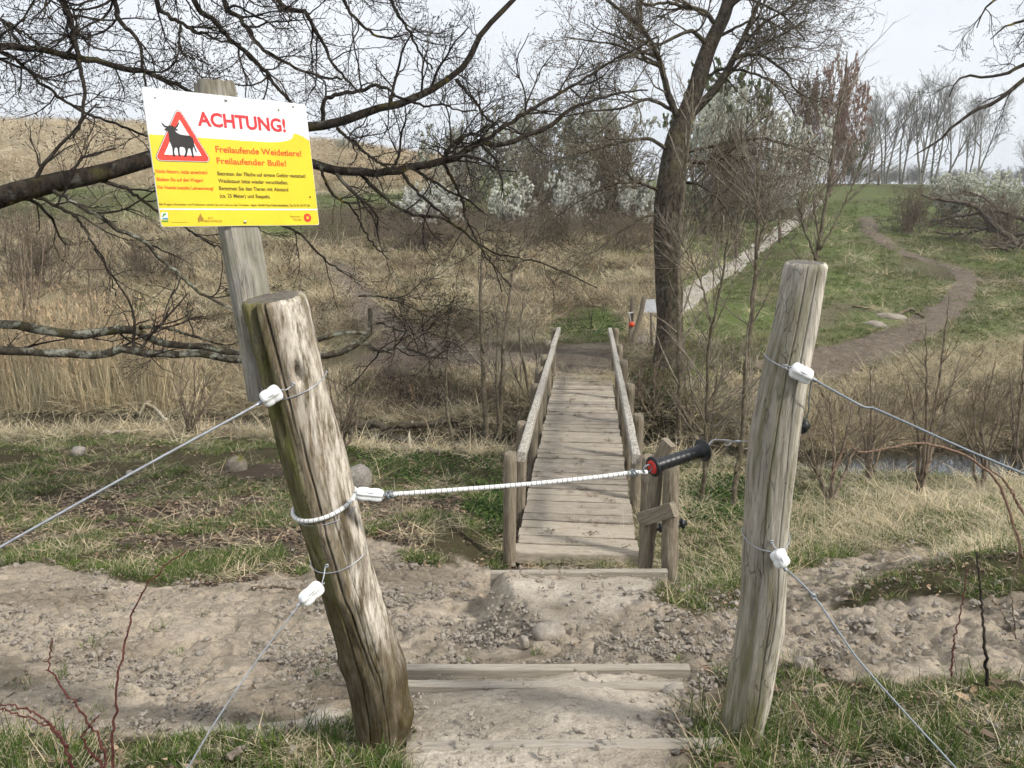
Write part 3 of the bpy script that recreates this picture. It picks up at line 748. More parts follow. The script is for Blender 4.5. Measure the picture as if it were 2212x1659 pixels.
RP = pts_px([(1585,1650,2.50,0.066),(1596,1590,2.43,0.066),(1617,1500,2.375,0.068),(1634,1400,2.32,0.066),(1648,1300,2.27,0.0645),(1654,1150,2.20,0.0625),(1672,950,2.14,0.0665),(1697,800,2.105,0.0615),(1718,700,2.09,0.059),(1742,567,2.08,0.0565)])
def tint_r(A, S):
    n = fbm(A * 3 + 5, S * 7, 191, 4)
    al = sstep(0.48, 0.75, n) * 0.45 + (1 - sstep(0.15, 0.45, S)) * 0.45
    mo = (1 - sstep(0.02, 0.14, S + (n - 0.5) * 0.2)) * 0.7 + sstep(0.58, 0.7, fbm(A * 5, S * 12, 195, 3)) * 0.35
    bl = sstep(0.2, 0.9, A) * 0.8 + 0.35 * sstep(0.5, 0.3, n)  # sunlit right edge painted paler, plus scattered pale patches
    return al, mo, bl
post_r = round_post('fence_post', RP, M_POST_R, 'slim grey round post with long drying cracks at the right of the gate',
    cracks=[(0.28, 0.28, 1.03, 0.0013, 0.009, 0.30), (-0.32, 0.45, 1.03, 0.0012, 0.007, 0.25), (0.12, 0.02, 0.42, 0.0013, 0.008, 0.3)],
    knots=[(-1.15, 0.60, -0.006, 0.012, 0.05), (1.2, 0.33, 0.006, 0.02, 0.05)], tintf=tint_r, seed=13, rough=0.45, toptilt=(-0.02, 0.05), sides=250, rings=240)

def on_post(ctrl, py, radd=0.0):
    c = np.array(ctrl); ys = np.array([project(*q[:3])[1] for q in c])
    o = np.argsort(ys); return np.array([np.interp(py, ys[o], c[o, k]) for k in range(4)])

def post_ring(mb, ctrl, pyl, pyr, r, sides=6, a0=-np.pi, a1=np.pi, off=0.004, sagf=0.0):
    """loop of wire round a post: row pyl at its left flank, pyr at its right"""
    n = 40; A = np.linspace(a0, a1, n); P = []
    for a in A:
        f = (math.sin(a) + 1) / 2; py = pyl * (1 - f) + pyr * f + sagf * max(0, math.cos(a))
        q = on_post(ctrl, py); rr = q[3] + off
        P.append((q[0] + math.sin(a) * rr, q[1] - math.cos(a) * rr, q[2]))
    tubes(mb, np.array([P]), np.full((1, n), r), sides); return mb

def line(mb, pts, r, n=24, sides=6, cap=True):
    p = crom(np.asarray(pts, float), n); tubes(mb, p[None], np.full((1, n), r), sides, cap); return mb

# ------------------------------------------------------------------ warning sign on its timber
SCALE = 1.85
sc_ = [1.0, 1.16241498, 1.18156988, 1.0191549]
cor = [at(x, y, SCALE * s) for (x, y), s in zip([(306,187.5),(660,225.7),(681,486),(337,490)], sc_)]
TL = cor[0]; wv = 0.5 * ((cor[1] - cor[0]) + (cor[2] - cor[3])); hv = 0.5 * ((cor[3] - cor[0]) + (cor[2] - cor[1]))
SW, SH = np.linalg.norm(wv), np.linalg.norm(hv); ex = wv / SW; nrm = unit(np.cross(hv, ex)); 
if nrm @ (np.array([0, 0, CZ]) - TL) < 0: nrm = -nrm
ey = np.cross(nrm, ex)          # up along the sign
SM = Matrix((( ex[0], ey[0], nrm[0], TL[0]), (ex[1], ey[1], nrm[1], TL[1]), (ex[2], ey[2], nrm[2], TL[2]), (0, 0, 0, 1)))
def suv(zx, zy):
    """point of the enlarged photograph of the sign -> position on the panel (x right, y up, metres from its top left corner)"""
    px, py = 248.85 + zx * 0.25, 138.25 + zy * 0.25
    r = ray(px, py); o = np.array([0, 0, CZ]); t = ((TL - o) @ nrm) / (r @ nrm); p = o + r * t - TL
    return np.array([p @ ex, p @ ey])

sbase = aty(545, 850, 2.06)
sign = thing('warning_sign', 'yellow and white ACHTUNG warning sign with bull triangle on a grey timber', 'sign', sbase)
def sign_obj(name, me, m, parent, z=0.0):
    o = bpy.data.objects.new(name, me); scene.collection.objects.link(o)
    if m is not None: me.materials.append(m)
    o.parent = parent
    if parent is sign:
        o.matrix_basis = Matrix.Translation(-Vector(sbase)) @ SM @ Matrix.Translation((0, 0, z))
    else: o.matrix_basis = Matrix.Translation((0, 0, z))
    return o

def flat_poly(name, pts, m, parent, z):
    """flat print: a filled outline (may be concave)"""
    import mathutils
    tri = mathutils.geometry.tessellate_polygon([[Vector((p[0], p[1], 0)) for p in pts]])
    me = bpy.data.meshes.new(name); me.from_pydata([(p[0], p[1], 0) for p in pts], [], [tuple(t) for t in tri]); me.update()
    return sign_obj(name, me, m, parent, z)

M_SGWHITE = plain('sign_white', (0.77, 0.785, 0.80), 0.35, 0.4, 0, 0.06, 9)
M_SGYELLOW = plain('sign_yellow', (0.76, 0.585, 0.035), 0.35, 0.4, 0, 0.07, 9)
M_SGRED = plain('sign_red', (0.66, 0.035, 0.045), 0.4, 0.35, 0, 0.05, 20)
M_SGORANGE = plain('sign_orange_red', (0.72, 0.095, 0.02), 0.4, 0.35, 0, 0.05, 20)
M_SGBLACK = plain('sign_black', (0.022, 0.02, 0.02), 0.4, 0.35, 0, 0.1, 20)
M_SGGREY = plain('sign_text_grey', (0.115, 0.095, 0.02), 0.4, 0.35, 0, 0.05, 20)
M_SGBROWN = plain('sign_brown', (0.36, 0.20, 0.03), 0.4, 0.35, 0, 0.05, 20)
M_SGGREEN = plain('sign_green', (0.10, 0.30, 0.06), 0.4, 0.35, 0, 0.05, 20)
M_SGBLUE = plain('sign_blue', (0.05, 0.25, 0.42), 0.4, 0.35, 0, 0.05, 20)
M_SGTRI = plain('sign_triangle_red', (0.66, 0.055, 0.035), 0.4, 0.35, 0, 0.05, 20)

# panel: 4 mm sheet with slightly rounded corners
def rounded(w0, h0, w1, h1, r, n=5):
    out = []
    for (cx, cy, a0) in ((w1 - r, h1 - r, 0), (w0 + r, h1 - r, 90), (w0 + r, h0 + r, 180), (w1 - r, h0 + r, 270)):
        for k in range(n): a = math.radians(a0 + 90 * k / (n - 1)); out.append((cx + r * math.cos(a), cy + r * math.sin(a)))
    return out
out = rounded(0, -SH, SW, 0, 0.006); n = len(out)
V = [(x, y, 0) for x, y in out] + [(x, y, -0.004) for x, y in out]
me = bpy.data.meshes.new('panel'); me.from_pydata(V, [], [tuple(range(n)), tuple(range(2 * n - 1, n - 1, -1))] + [(i, i + n, (i + 1) % n + n, (i + 1) % n) for i in range(n)]); me.update()
panel = sign_obj('panel', me, M_SGWHITE, sign)
yel = [suv(271, 606), suv(420, 615), suv(720, 637), suv(900, 648), suv(1100, 663), suv(1250, 672), suv(1350, 676), suv(1430, 673), suv(1490, 662), suv(1525, 645), suv(1537, 622), suv(1540, 600), suv(1580, 608), suv(1630, 632), suv(1672, 664)]
yel = [(max(0.0008, p[0]), p[1]) for p in yel]; yel[0] = (0.0008, yel[0][1]); yel[-1] = (SW - 0.0008, yel[-1][1])
flat_poly('yellow_field', yel + [(SW - 0.0008, -SH + 0.006), (SW - 0.006, -SH + 0.0008), (0.006, -SH + 0.0008), (0.0008, -SH + 0.006)], M_SGYELLOW, panel, 0.0004)
a, b, c, d = suv(343, 1248), suv(1716, 1252), suv(1716, 1264), suv(343, 1260)
flat_poly('white_line', [(0.001, a[1]), (SW - 0.001, b[1]), (SW - 0.001, c[1]), (0.001, d[1])], M_SGWHITE, panel, 0.0008)

def rtri(cs, inset, r, n=7):
    cs = [np.array(c) for c in cs]; cen = sum(cs) / 3
    # inset edges
    L = []
    for i in range(3):
        p, q = cs[i], cs[(i + 1) % 3]; t = unit(q - p); nn = np.array([-t[1], t[0]])
        if nn @ (cen - p) < 0: nn = -nn
        L.append((p + nn * inset, t, nn))
    out = []
    for i in range(3):
        (p1, t1, n1), (p2, t2, n2) = L[i - 1], L[i]
        M = np.array([t1, -t2]).T; s = np.linalg.solve(M, p2 - p1); c = p1 + t1 * s[0]
        if r <= 0: out.append(c); continue
        o1, o2 = p1 + n1 * r, p2 + n2 * r; s = np.linalg.solve(M, o2 - o1); o = o1 + t1 * s[0]
        a1 = math.atan2(-n1[1], -n1[0]); a2 = math.atan2(-n2[1], -n2[0]); da = (a2 - a1 + math.pi) % (2 * math.pi) - math.pi
        for k in range(n): a = a1 + da * k / (n - 1); out.append(o + r * np.array([math.cos(a), math.sin(a)]))
    return out
tc3 = [suv(537, 352), suv(322, 843), suv(846, 857)]
flat_poly('triangle_outline', rtri(tc3, 0.0012, 0.010), M_SGBLACK, panel, 0.0010)
flat_poly('triangle_rim', rtri(tc3, 0.0024, 0.009), M_SGWHITE, panel, 0.0013)
flat_poly('triangle_red', rtri(tc3, 0.0036, 0.0082), M_SGTRI, panel, 0.0016)
flat_poly('triangle_white', rtri(tc3, 0.0170, 0.001), M_SGWHITE, panel, 0.0019)
bull = [(393,487),(408,512),(428,533),(450,538),(475,531),(500,538),(513,548),(530,530),(540,512),(549,498),(549,518),(538,542),(522,558),(545,573),(528,579),(514,576),(530,595),(558,610),(600,617),(640,620),(664,637),(675,665),(679,695),(688,722),(697,745),(706,768),(692,760),(683,738),(674,715),(668,735),(670,760),(674,785),(683,806),(662,806),(657,775),(648,740),(638,728),(628,735),(622,765),(616,790),(611,803),(591,803),(600,780),(605,755),(599,728),(575,717),(555,720),(553,750),(557,780),(566,797),(546,800),(540,770),(536,735),(527,722),(512,728),(507,755),(511,780),(520,797),(496,799),(494,765),(490,725),(480,700),(468,670),(461,635),(459,605),(452,585),(440,572),(418,566),(436,556),(442,549),(425,542),(406,522)]
flat_poly('bull', [suv(*p) for p in bull], M_SGBLACK, panel, 0.0022)

def text(name, body, p0, p1, cap, m, bold=0.02, z=0.0012):
    cu_ = bpy.data.curves.new(name, 'FONT'); cu_.body = body; cu_.size = 1.0; cu_.offset = bold; cu_.resolution_u = 3
    tmp = bpy.data.objects.new('tmp', cu_); scene.collection.objects.link(tmp)
    dg = bpy.context.evaluated_depsgraph_get(); me = bpy.data.meshes.new_from_object(tmp.evaluated_get(dg))
    bpy.data.objects.remove(tmp); bpy.data.curves.remove(cu_)
    co = np.empty(len(me.vertices) * 3); me.vertices.foreach_get('co', co); co = co.reshape(-1, 3)
    q0, q1 = suv(*p0), suv(*p1); ch = np.linalg.norm(suv(p0[0], p0[1]) - suv(p0[0], p0[1] - cap))
    x0, x1 = co[:, 0].min(), co[:, 0].max(); sx = np.linalg.norm(q1 - q0) / (x1 - x0); sy = ch / 0.73
    t = unit(q1 - q0); up = np.array([-t[1], t[0]])
    P = q0 + (co[:, 0] - x0)[:, None] * sx * t + co[:, 1][:, None] * sy * up
    me.vertices.foreach_set('co', np.ascontiguousarray(np.column_stack([P, np.zeros(len(P))]).astype(np.float32)).ravel()); me.update()
    me.materials.clear(); me.name = name
    return sign_obj(name, me, m, panel, z)
text('heading_text', 'ACHTUNG!', (715, 528), (1476, 586), 120, M_SGRED, 0.028)
text('subheading_text', 'Freilaufende Weidetiere!', (868, 762), (1609, 800), 56, M_SGORANGE, 0.018)
text('subheading_text', 'Freilaufender Bulle!', (878, 860), (1477, 885), 54, M_SGORANGE, 0.018)
for b_, p0, p1 in (('Nicht füttern, nicht streicheln!', (350, 940), (797, 953)), ('Bleiben Sie auf den Wegen!', (360, 1010), (760, 1019)), ('Für Hunde besteht Leinenzwang!', (367, 1079), (848, 1089))):
    text('red_text', b_, p0, p1, 31, M_SGORANGE, 0.016)
for b_, p0, p1 in (('Betreten der Fläche auf eigene Gefahr gestattet!', (884, 962), (1645, 984)), ('Weidezaun bitte wieder verschließen.', (890, 1025), (1495, 1041)), ('Begegnen Sie den Tieren mit Abstand', (897, 1089), (1495, 1101)), ('(ca. 25 Meter) und Respekt.', (903, 1153), (1342, 1161))):
    text('dark_text', b_, p0, p1, 35, M_SGGREY, 0.018)
text('contact_text', 'Bei Fragen, Hinweisen und Problemen wenden Sie sich bitte an den Tierhalter:', (382, 1221), (1160, 1228), 21, M_SGGREY, 0.004)
text('contact_text', 'Agrar GmbH Gut Hobrechtsfelde, Tel. 0176 10177120', (1170, 1228), (1682, 1233), 21, M_SGGREY, 0.016)
text('logo_text', 'GUT', (800, 1340), (850, 1341), 20, M_SGBROWN, 0.0)
text('logo_text', 'HOBRECHTSFELDE', (740, 1367), (922, 1368), 20, M_SGBROWN, 0.0)
text('logo_text', 'Naturpark', (1510, 1325), (1606, 1326), 18, M_SGBROWN, 0.0)
text('logo_text', 'Barnim', (1541, 1352), (1608, 1353), 18, M_SGBROWN, 0.0)
def rect(name, x0, y0, x1, y1, m, z=0.0012): flat_poly(name, [suv(x0, y0), suv(x1, y0), suv(x1, y1), suv(x0, y1)], m, panel, z)
rect('logo_square', 395, 1283, 454, 1345, M_SGWHITE, 0.0010)
flat_poly('logo_leaf', [suv(*p) for p in ((404, 1318), (412, 1296), (440, 1285), (436, 1303), (420, 1312), (410, 1330))], M_SGGREEN, panel, 0.0014)
flat_poly('logo_wave', [suv(*p) for p in ((398, 1342), (415, 1331), (452, 1328), (458, 1344))], M_SGBLUE, panel, 0.0014)
rect('logo_line', 402, 1352, 458, 1366, M_SGGREEN)
rect('logo_line', 488, 1366, 630, 1369, M_SGBROWN)
flat_poly('logo_tower', [suv(*p) for p in ((716, 1368), (716, 1342), (708, 1341), (722, 1318), (733, 1292), (737, 1291), (748, 1318), (766, 1341), (756, 1342), (756, 1352), (728, 1352), (728, 1368))], M_SGBROWN, panel, 0.0012)
def disc(name, c, r, m, z, squash=1.0):
    o = suv(*c); rr = np.linalg.norm(suv(c[0] + r, c[1]) - o)
    flat_poly(name, [o + rr * np.array([math.cos(t), math.sin(t)]) for t in np.linspace(0, 2 * math.pi, 25)[:-1]], m, panel, z)
disc('logo_ring', (1660, 1329), 32, M_SGTRI, 0.0012); disc('logo_ring', (1660, 1329), 17, M_SGORANGE, 0.0014); disc('logo_ring', (1661, 1329), 11, M_SGYELLOW, 0.0016)
for hx, hy in ((342, 292), (1535, 370), (338, 950), (1682, 1150), (1410, 398)): disc('nail_hole', (hx, hy), 7, M_SGGREY, 0.0018)
for hx, hy in ((955, 312), (1120, 1365)):
    o = suv(hx, hy); mb = MB(); prof = [(0.0, 0.0042), (0.0022, 0.0040), (0.0035, 0.003), (0.0042, 0.0012), (0.0043, -0.002)]; ns = 14
    V = [(o[0] + r * math.cos(2 * math.pi * k / ns), o[1] + r * math.sin(2 * math.pi * k / ns), z) for r, z in prof for k in range(ns)]
    Q = [(i * ns + k, i * ns + (k + 1) % ns, (i + 1) * ns + (k + 1) % ns, (i + 1) * ns + k) for i in range(4) for k in range(ns)]
    sign_obj('screw', mkmesh('screw', V, Q), M_STEEL, sign, 0.0009)
# the timber behind the panel: rectangular with chamfered arrises, weathered top
def timber():
    h2d = lambda px, py: at(px, py, 0)
    bw, bt = 0.098, 0.062
    ztop = 0.045; ubot = suv((545 - 248.85) / 0.25, (850 - 138.25) / 0.25)
    # axis on the panel plane: photograph points of its centre line
    top = suv((475 - 248.85) / 0.25, (172 - 138.25) / 0.25); mid = suv((531 - 248.85) / 0.25, (500 - 138.25) / 0.25); low = suv((556 - 248.85) / 0.25, (650 - 138.25) / 0.25)
    ax = unit(low - top); bot = top + ax * (np.linalg.norm(low - top) + 0.27); side = np.array([-ax[1], ax[0]])
    if side[0] < 0: side = -side
    ch = 0.012
    prof = [(-bw / 2 + ch, 0), (bw / 2 - ch, 0), (bw / 2, -ch), (bw / 2, -bt + ch), (bw / 2 - ch, -bt), (-bw / 2 + ch, -bt), (-bw / 2, -bt + ch), (-bw / 2, -ch)]
    pr = []
    for i in range(8):
        p, q = np.array(prof[i]), np.array(prof[(i + 1) % 8])
        for t in np.linspace(0, 1, 6, endpoint=False): pr.append(p * (1 - t) + q * t)
    pr = np.array(pr); nr = 90; V = []; Lt = np.linalg.norm(bot - top)
    for k in range(nr):
        f = k / (nr - 1); c = top + (bot - top) * f
        wob = 1 - 0.05 * math.exp(-f * 60)
        j = (fbm(pr[:, 0] * 120 + 3, np.full(len(pr), f * 7), 71, 3) - 0.5) * 0.004 + (fbm(pr[:, 0] * 300, pr[:, 1] * 300 + f * 3, 73, 2) - 0.5) * 0.002
        zz = (fbm(pr[:, 0] * 60, pr[:, 1] * 60, 75, 2) - 0.5) * 0.012 * math.exp(-f * 30)
        for (s_, n_), jj, z_ in zip(pr, j, zz):
            q = c + side * (s_ * wob + jj * np.sign(s_)) - ax * z_; V.append((q[0], q[1], n_ * wob - 0.0045 + jj * 0.4 * (n_ < -0.03)))
    m_ = len(pr); Q = [(i * m_ + k, i * m_ + (k + 1) % m_, (i + 1) * m_ + (k + 1) % m_, (i + 1) * m_ + k) for i in range(nr - 1) for k in range(m_)]
    V = np.array(V); ct = V[:m_].mean(0); cb = V[-m_:].mean(0); V = np.concatenate([V, [ct, cb]])
    T = [(len(V) - 2, (k + 1) % m_, k) for k in range(m_)] + [(len(V) - 1, (nr - 1) * m_ + k, (nr - 1) * m_ + (k + 1) % m_) for k in range(m_)]
    f = np.concatenate([np.repeat(np.linspace(0, 1, nr), m_), [0, 1]])
    al = 0.25 * (fbm(V[:, 0] * 60, V[:, 1] * 20, 81, 3) > 0.5) + (V[:, 2] < -0.02) * 0.15
    mo = np.exp(-f * 25) * 0.6
    # rotate into object frame so that grain runs along local z
    M3 = np.array([[side[0], 0, -ax[0]], [side[1], 0, -ax[1]], [0, 1, 0]])
    Vl = (V - np.array([top[0], top[1], 0])) @ M3
    me = mkmesh('timber_post', Vl, Q, T, {'algae': al, 'moss': mo, 'bleach_and_lit': np.full(len(V), 0.25)}, smooth=False)
    o = bpy.data.objects.new('timber_post', me); scene.collection.objects.link(o); me.materials.append(M_SIGNPOST); o.parent = sign
    o.matrix_basis = Matrix.Translation(-Vector(sbase)) @ SM @ Matrix.Translation((top[0], top[1], 0)) @ Matrix([[*M3[0]], [*M3[1]], [*M3[2]]]).to_4x4()
timber()

# ------------------------------------------------------------------ insulators, wires, rope and gate handle
def frame_axis(d):
    d = unit(np.asarray(d, float)); u = unit(np.cross(d, (0.13, 0.2, 1.0))); return d, u, np.cross(d, u)

def insulator(p0, p1, r, label, wrap=True):
    """ribbed white strain insulator between two points, with the wire grooves and its wire wrap"""
    p0 = np.asarray(p0); p1 = np.asarray(p1); d = unit(p1 - p0); L = np.linalg.norm(p1 - p0); tcm = np.array([0, 0, CZ + 0.3]) - p0; v = unit(tcm - d * (tcm @ d)); u = np.cross(v, d)
    root = thing('insulator', label, 'insulator', (p0 + p1) / 2, 'white insulators on the gate wires')
    ns = 40; mb = MB(); prof = [(0.0, 0.30), (0.03, 0.62), (0.09, 0.88), (0.2, 1.0), (0.40, 1.0), (0.46, 0.93), (0.54, 0.93), (0.60, 1.0), (0.8, 1.0), (0.91, 0.88), (0.97, 0.62), (1.0, 0.30)]
    th = np.arange(ns) * 2 * np.pi / ns; V = []
    for t, k in prof:
        rr = r * k * (0.96 + 0.20 * np.cos(4 * th) - 0.22 * np.exp(-((th - np.pi / 2) / 0.28) ** 2) - 0.22 * np.exp(-((th - 3 * np.pi / 2) / 0.28) ** 2))
        V.append(p0 + d * (t * L) + (np.cos(th) * rr)[:, None] * u + (np.sin(th) * rr)[:, None] * v)
    V = np.array(V).reshape(-1, 3); n = len(prof)
    Q = [(i * ns + k, i * ns + (k + 1) % ns, (i + 1) * ns + (k + 1) % ns, (i + 1) * ns + k) for i in range(n - 1) for k in range(ns)]
    Q = np.array(Q); V = np.concatenate([V, [p0, p1]])
    T = [(len(V) - 2, (k + 1) % ns, k) for k in range(ns)] + [(len(V) - 1, (n - 1) * ns + k, (n - 1) * ns + (k + 1) % ns) for k in range(ns)]
    mb.add(V, Q, T); mbo('body', mb, M_WHITEP, root)
    mb = MB(); w = []
    for t in np.linspace(-0.12, 1.05, 14): w.append(p0 + d * t * L + v * r * 0.93 * math.sin(math.pi * min(max(t, 0), 1)) ** 0.4 + u * 0.002)
    line(mb, w, 0.0016, 28, 5)
    hel = [p1 + d * (0.002 + 0.010 * q / 30) + (u * math.cos(q * 1.3) + v * math.sin(q * 1.3)) * 0.0042 for q in range(30)]
    line(mb, hel, 0.0014, 60, 5); mbo('wire_wrap', mb, M_WIRE, root)
    return root

def dpt(px, py, d): return at(px, py, d)
# left upper
lu0, lu1 = dpt(606, 842, 1.885), dpt(566, 868, 1.875)
insulator(lu0, lu1, 0.0185, 'white insulator near the top of the leaning log post, below the sign')
# left middle (rope tensioner), left lower
lm0, lm1 = dpt(768, 1065, 2.03), dpt(830, 1071, 2.05)
insulator(lm0, lm1, 0.0155, 'white tubular insulator joining the rope to the leaning log post')
ll0, ll1 = dpt(695, 1262, 2.06), dpt(650, 1302, 2.04)
insulator(ll0, ll1, 0.0185, 'lowest white insulator on the left, below the rope')
ru0, ru1 = dpt(1708, 795, 2.02), dpt(1754, 818, 2.02)
insulator(ru0, ru1, 0.0190, 'upper white insulator on the slim right post')
rl0, rl1 = dpt(1676, 1188, 2.125), dpt(1694, 1225, 2.125)
insulator(rl0, rl1, 0.0195, 'lower white insulator on the slim right post')

def wire_thing(name, label, pts, r, m, cat='wire', rings=(), n=60, extra=()):
    root = thing(name, label, cat, pts[0], 'electric fence wires')
    mb = MB(); line(mb, pts, r, n, 6); mbo('strand', mb, m, root)
    for (ctrl, l, rr_, sag) in rings:
        mb = MB(); post_ring(mb, ctrl, l, rr_, 0.0017, 5, off=0.0035, sagf=sag); mbo('loop', mb, M_WIRE, root)
    for e in extra:
        mb = MB(); line(mb, e, 0.0016, 24, 5); mbo('tie', mb, M_WIRE, root)
    return root
def knot(c, r=0.006, n=26): return [np.asarray(c) + np.array([math.cos(k * 1.1) * r, math.sin(k * 1.7) * r * 0.7, math.sin(k * 1.1) * r]) for k in range(n)]
q = on_post(LP, 850)
wire_thing('fence_wire', 'upper left fence wire running from the log post out to the left edge', [lu1, dpt(500, 905, 1.84), dpt(300, 1014, 1.76), dpt(0, 1182, 1.66), dpt(-500, 1462, 1.52)], 0.0031, M_WIRE, rings=[(LP, 838, 806, 20)], extra=[[dpt(632, 832, 1.90), dpt(618, 842, 1.885), lu0], knot(dpt(633, 830, 1.895), 0.004)])
wire_thing('fence_wire', 'lower left fence wire slanting down from the lowest insulator to the grass', [ll1, dpt(560, 1420, 2.0), dpt(470, 1552, 1.95), dpt(404, 1662, 1.92), dpt(330, 1780, 1.88)], 0.0022, M_WIRE, rings=[(LP, 1205, 1180, 14)], extra=[[dpt(703, 1220, 2.085), dpt(700, 1242, 2.07), ll0], knot(dpt(706, 1222, 2.08), 0.004)])
wpts = [ru1, dpt(1830, 860, 1.99), dpt(1868, 880, 1.985), dpt(1882, 880, 1.985), dpt(1940, 905, 1.96), dpt(2080, 968, 1.90), dpt(2212, 1024, 1.85), dpt(2600, 1190, 1.7)]
wire_thing('fence_wire', 'blue grey cable from the upper right insulator out to the right edge', wpts, 0.0031, M_WIRE2, rings=[(RP, 768, 802, 8)], extra=[[dpt(1690, 788, 2.035), dpt(1700, 791, 2.028), ru0], knot(dpt(1697, 791, 2.028), 0.004)])
wpts = [rl1, dpt(1757, 1287, 2.1), dpt(1815, 1370, 2.06), dpt(1860, 1432, 2.03), dpt(1960, 1545, 1.98), dpt(2065, 1660, 1.93), dpt(2150, 1760, 1.9)]
wire_thing('fence_wire', 'lower right fence wire slanting down to the bottom right grass', wpts, 0.0026, M_WIRE2, rings=[(RP, 1152, 1150, 18)], extra=[[dpt(1668, 1170, 2.14), rl0], knot(dpt(1758, 1288, 2.098), 0.006), knot(dpt(1667, 1170, 2.135), 0.004)])

# white elastic rope across the gate and its loop round the log post
rope = thing('gate_rope', 'white elastic rope with black flecks stretched across the gate', 'rope', lm1)
mb = MB(); line(mb, [dpt(845, 1068, 2.05), dpt(1000, 1057, 2.085), dpt(1150, 1045, 2.115), dpt(1280, 1032, 2.14), dpt(1366, 1021, 2.155), dpt(1398, 1020, 2.16)], 0.0062, 80, 10); mbo('strand', mb, M_ROPE, rope)
mb = MB(); post_ring(mb, LP, 1098, 1066, 0.0062, 10, -np.pi * 0.98, np.pi * 0.98, 0.0055, 12); mbo('loop', mb, M_ROPE, rope)
mb = MB(); post_ring(mb, LP, 1106, 1088, 0.0015, 5, off=0.002, sagf=10); mbo('wire_loop', mb, M_WIRE, rope)
mb = MB(); line(mb, [dpt(768, 1078, 2.03), dpt(790, 1064, 2.03), dpt(815, 1068, 2.04), dpt(846, 1068, 2.05)], 0.0048, 24, 8); mbo('end', mb, M_ROPE, rope)
def clip_(c, name):
    mb = MB(); c = np.asarray(c); ax, u, v = frame_axis((1, 0.1, 0.05))
    for (dx, dv, r) in ((-0.006, 0, 0.0095), (0.004, 0.002, 0.0088)):
        A = np.linspace(0, 2 * math.pi, 19); P = [c + ax * dx + (u * math.cos(t) * 1.25 + v * math.sin(t)) * r + ax * 0.004 * math.sin(2 * t) for t in A]
        tubes(mb, np.array([P]), np.full((1, 19), 0.0026), 6)
    mbo(name, mb, M_GREYP, rope)
clip_(dpt(842, 1069, 2.045), 'clip'); clip_(dpt(1370, 1021, 2.15), 'clip')

def lathe(p0, p1, prof, ns=28):
    p0 = np.asarray(p0); p1 = np.asarray(p1); d, u, v = frame_axis(p1 - p0); L = np.linalg.norm(p1 - p0); th = np.arange(ns) * 2 * np.pi / ns
    V = np.array([p0 + d * t * L + (np.cos(th) * r)[:, None] * u + (np.sin(th) * r)[:, None] * v for t, r in prof]).reshape(-1, 3); n = len(prof)
    Q = [(i * ns + k, i * ns + (k + 1) % ns, (i + 1) * ns + (k + 1) % ns, (i + 1) * ns + k) for i in range(n - 1) for k in range(ns)]
    V = np.concatenate([V, [p0 + d * prof[0][0] * L, p0 + d * prof[-1][0] * L]])
    T = [(len(V) - 2, (k + 1) % ns, k) for k in range(ns)] + [(len(V) - 1, (n - 1) * ns + k, (n - 1) * ns + (k + 1) % ns) for k in range(ns)]
    return MB().add(V, Q, T)
h0, h1 = dpt(1409, 1009, 2.165), dpt(1521, 972, 2.245)
handle = thing('hook_grip', 'black rubber gate handle with red end disc hooked to the right post', 'handle', h0)
prof = [(0.0, 0.0145), (0.0, 0.0285), (0.01, 0.0300), (0.03, 0.0300), (0.05, 0.027), (0.065, 0.0175), (0.085, 0.0165)]
for k in range(7):
    t = 0.12 + k * 0.095; prof += [(t, 0.0172), (t + 0.045, 0.0192), (t + 0.085, 0.0178)]
prof += [(0.84, 0.0190), (0.90, 0.0200), (0.93, 0.0225), (0.945, 0.0310), (0.955, 0.0340), (0.98, 0.0345), (0.995, 0.0325), (1.0, 0.024), (1.0, 0.008)]
mbo('grip', lathe(h0, h1, prof), M_BLACK, handle)
mbo('red_disc', lathe(h0 - (h1 - h0) * 0.012, h0 + (h1 - h0) * 0.02, [(0, 0.0135), (0.05, 0.0192), (0.4, 0.0198), (1, 0.0198)]), M_REDP, handle)
mb = MB(); ax = unit(h1 - h0); rc = h0 - ax * 0.016
d_, u_, v_ = frame_axis(ax); A = np.linspace(0, 2 * math.pi, 22); P = [rc + d_ * math.cos(t) * 0.016 + v_ * math.sin(t) * 0.010 for t in A]
tubes(mb, np.array([P]), np.full((1, 22), 0.0026), 7); mbo('ring', mb, M_GREYP, handle)
rp = on_post(RP, 954); wend = np.array([rp[0] - rp[3] - 0.003, rp[1], rp[2]])
mb = MB(); line(mb, [h1, h1 + ax * 0.012 + np.array([0, 0, 0.006]), dpt(1540, 952, 2.26), dpt(1562, 951, 2.265), dpt(1578, 953, 2.265), dpt(1576, 961, 2.265), dpt(1566, 962, 2.265)], 0.0030, 40, 8); mbo('hook', mb, M_STEEL, handle)
mb = MB(); line(mb, [dpt(1566, 956, 2.268), dpt(1575, 952, 2.262), dpt(1590, 954, 2.262), dpt(1606, 953, 2.25), wend], 0.0016, 30, 5)
hel = [dpt(1588 + q * 0.35, 954, 2.262) + np.array([0, math.cos(q * 1.4) * 0.0035, math.sin(q * 1.4) * 0.0035]) for q in range(30)]
line(mb, hel, 0.0013, 70, 5); mbo('wire', mb, M_WIRE, handle)

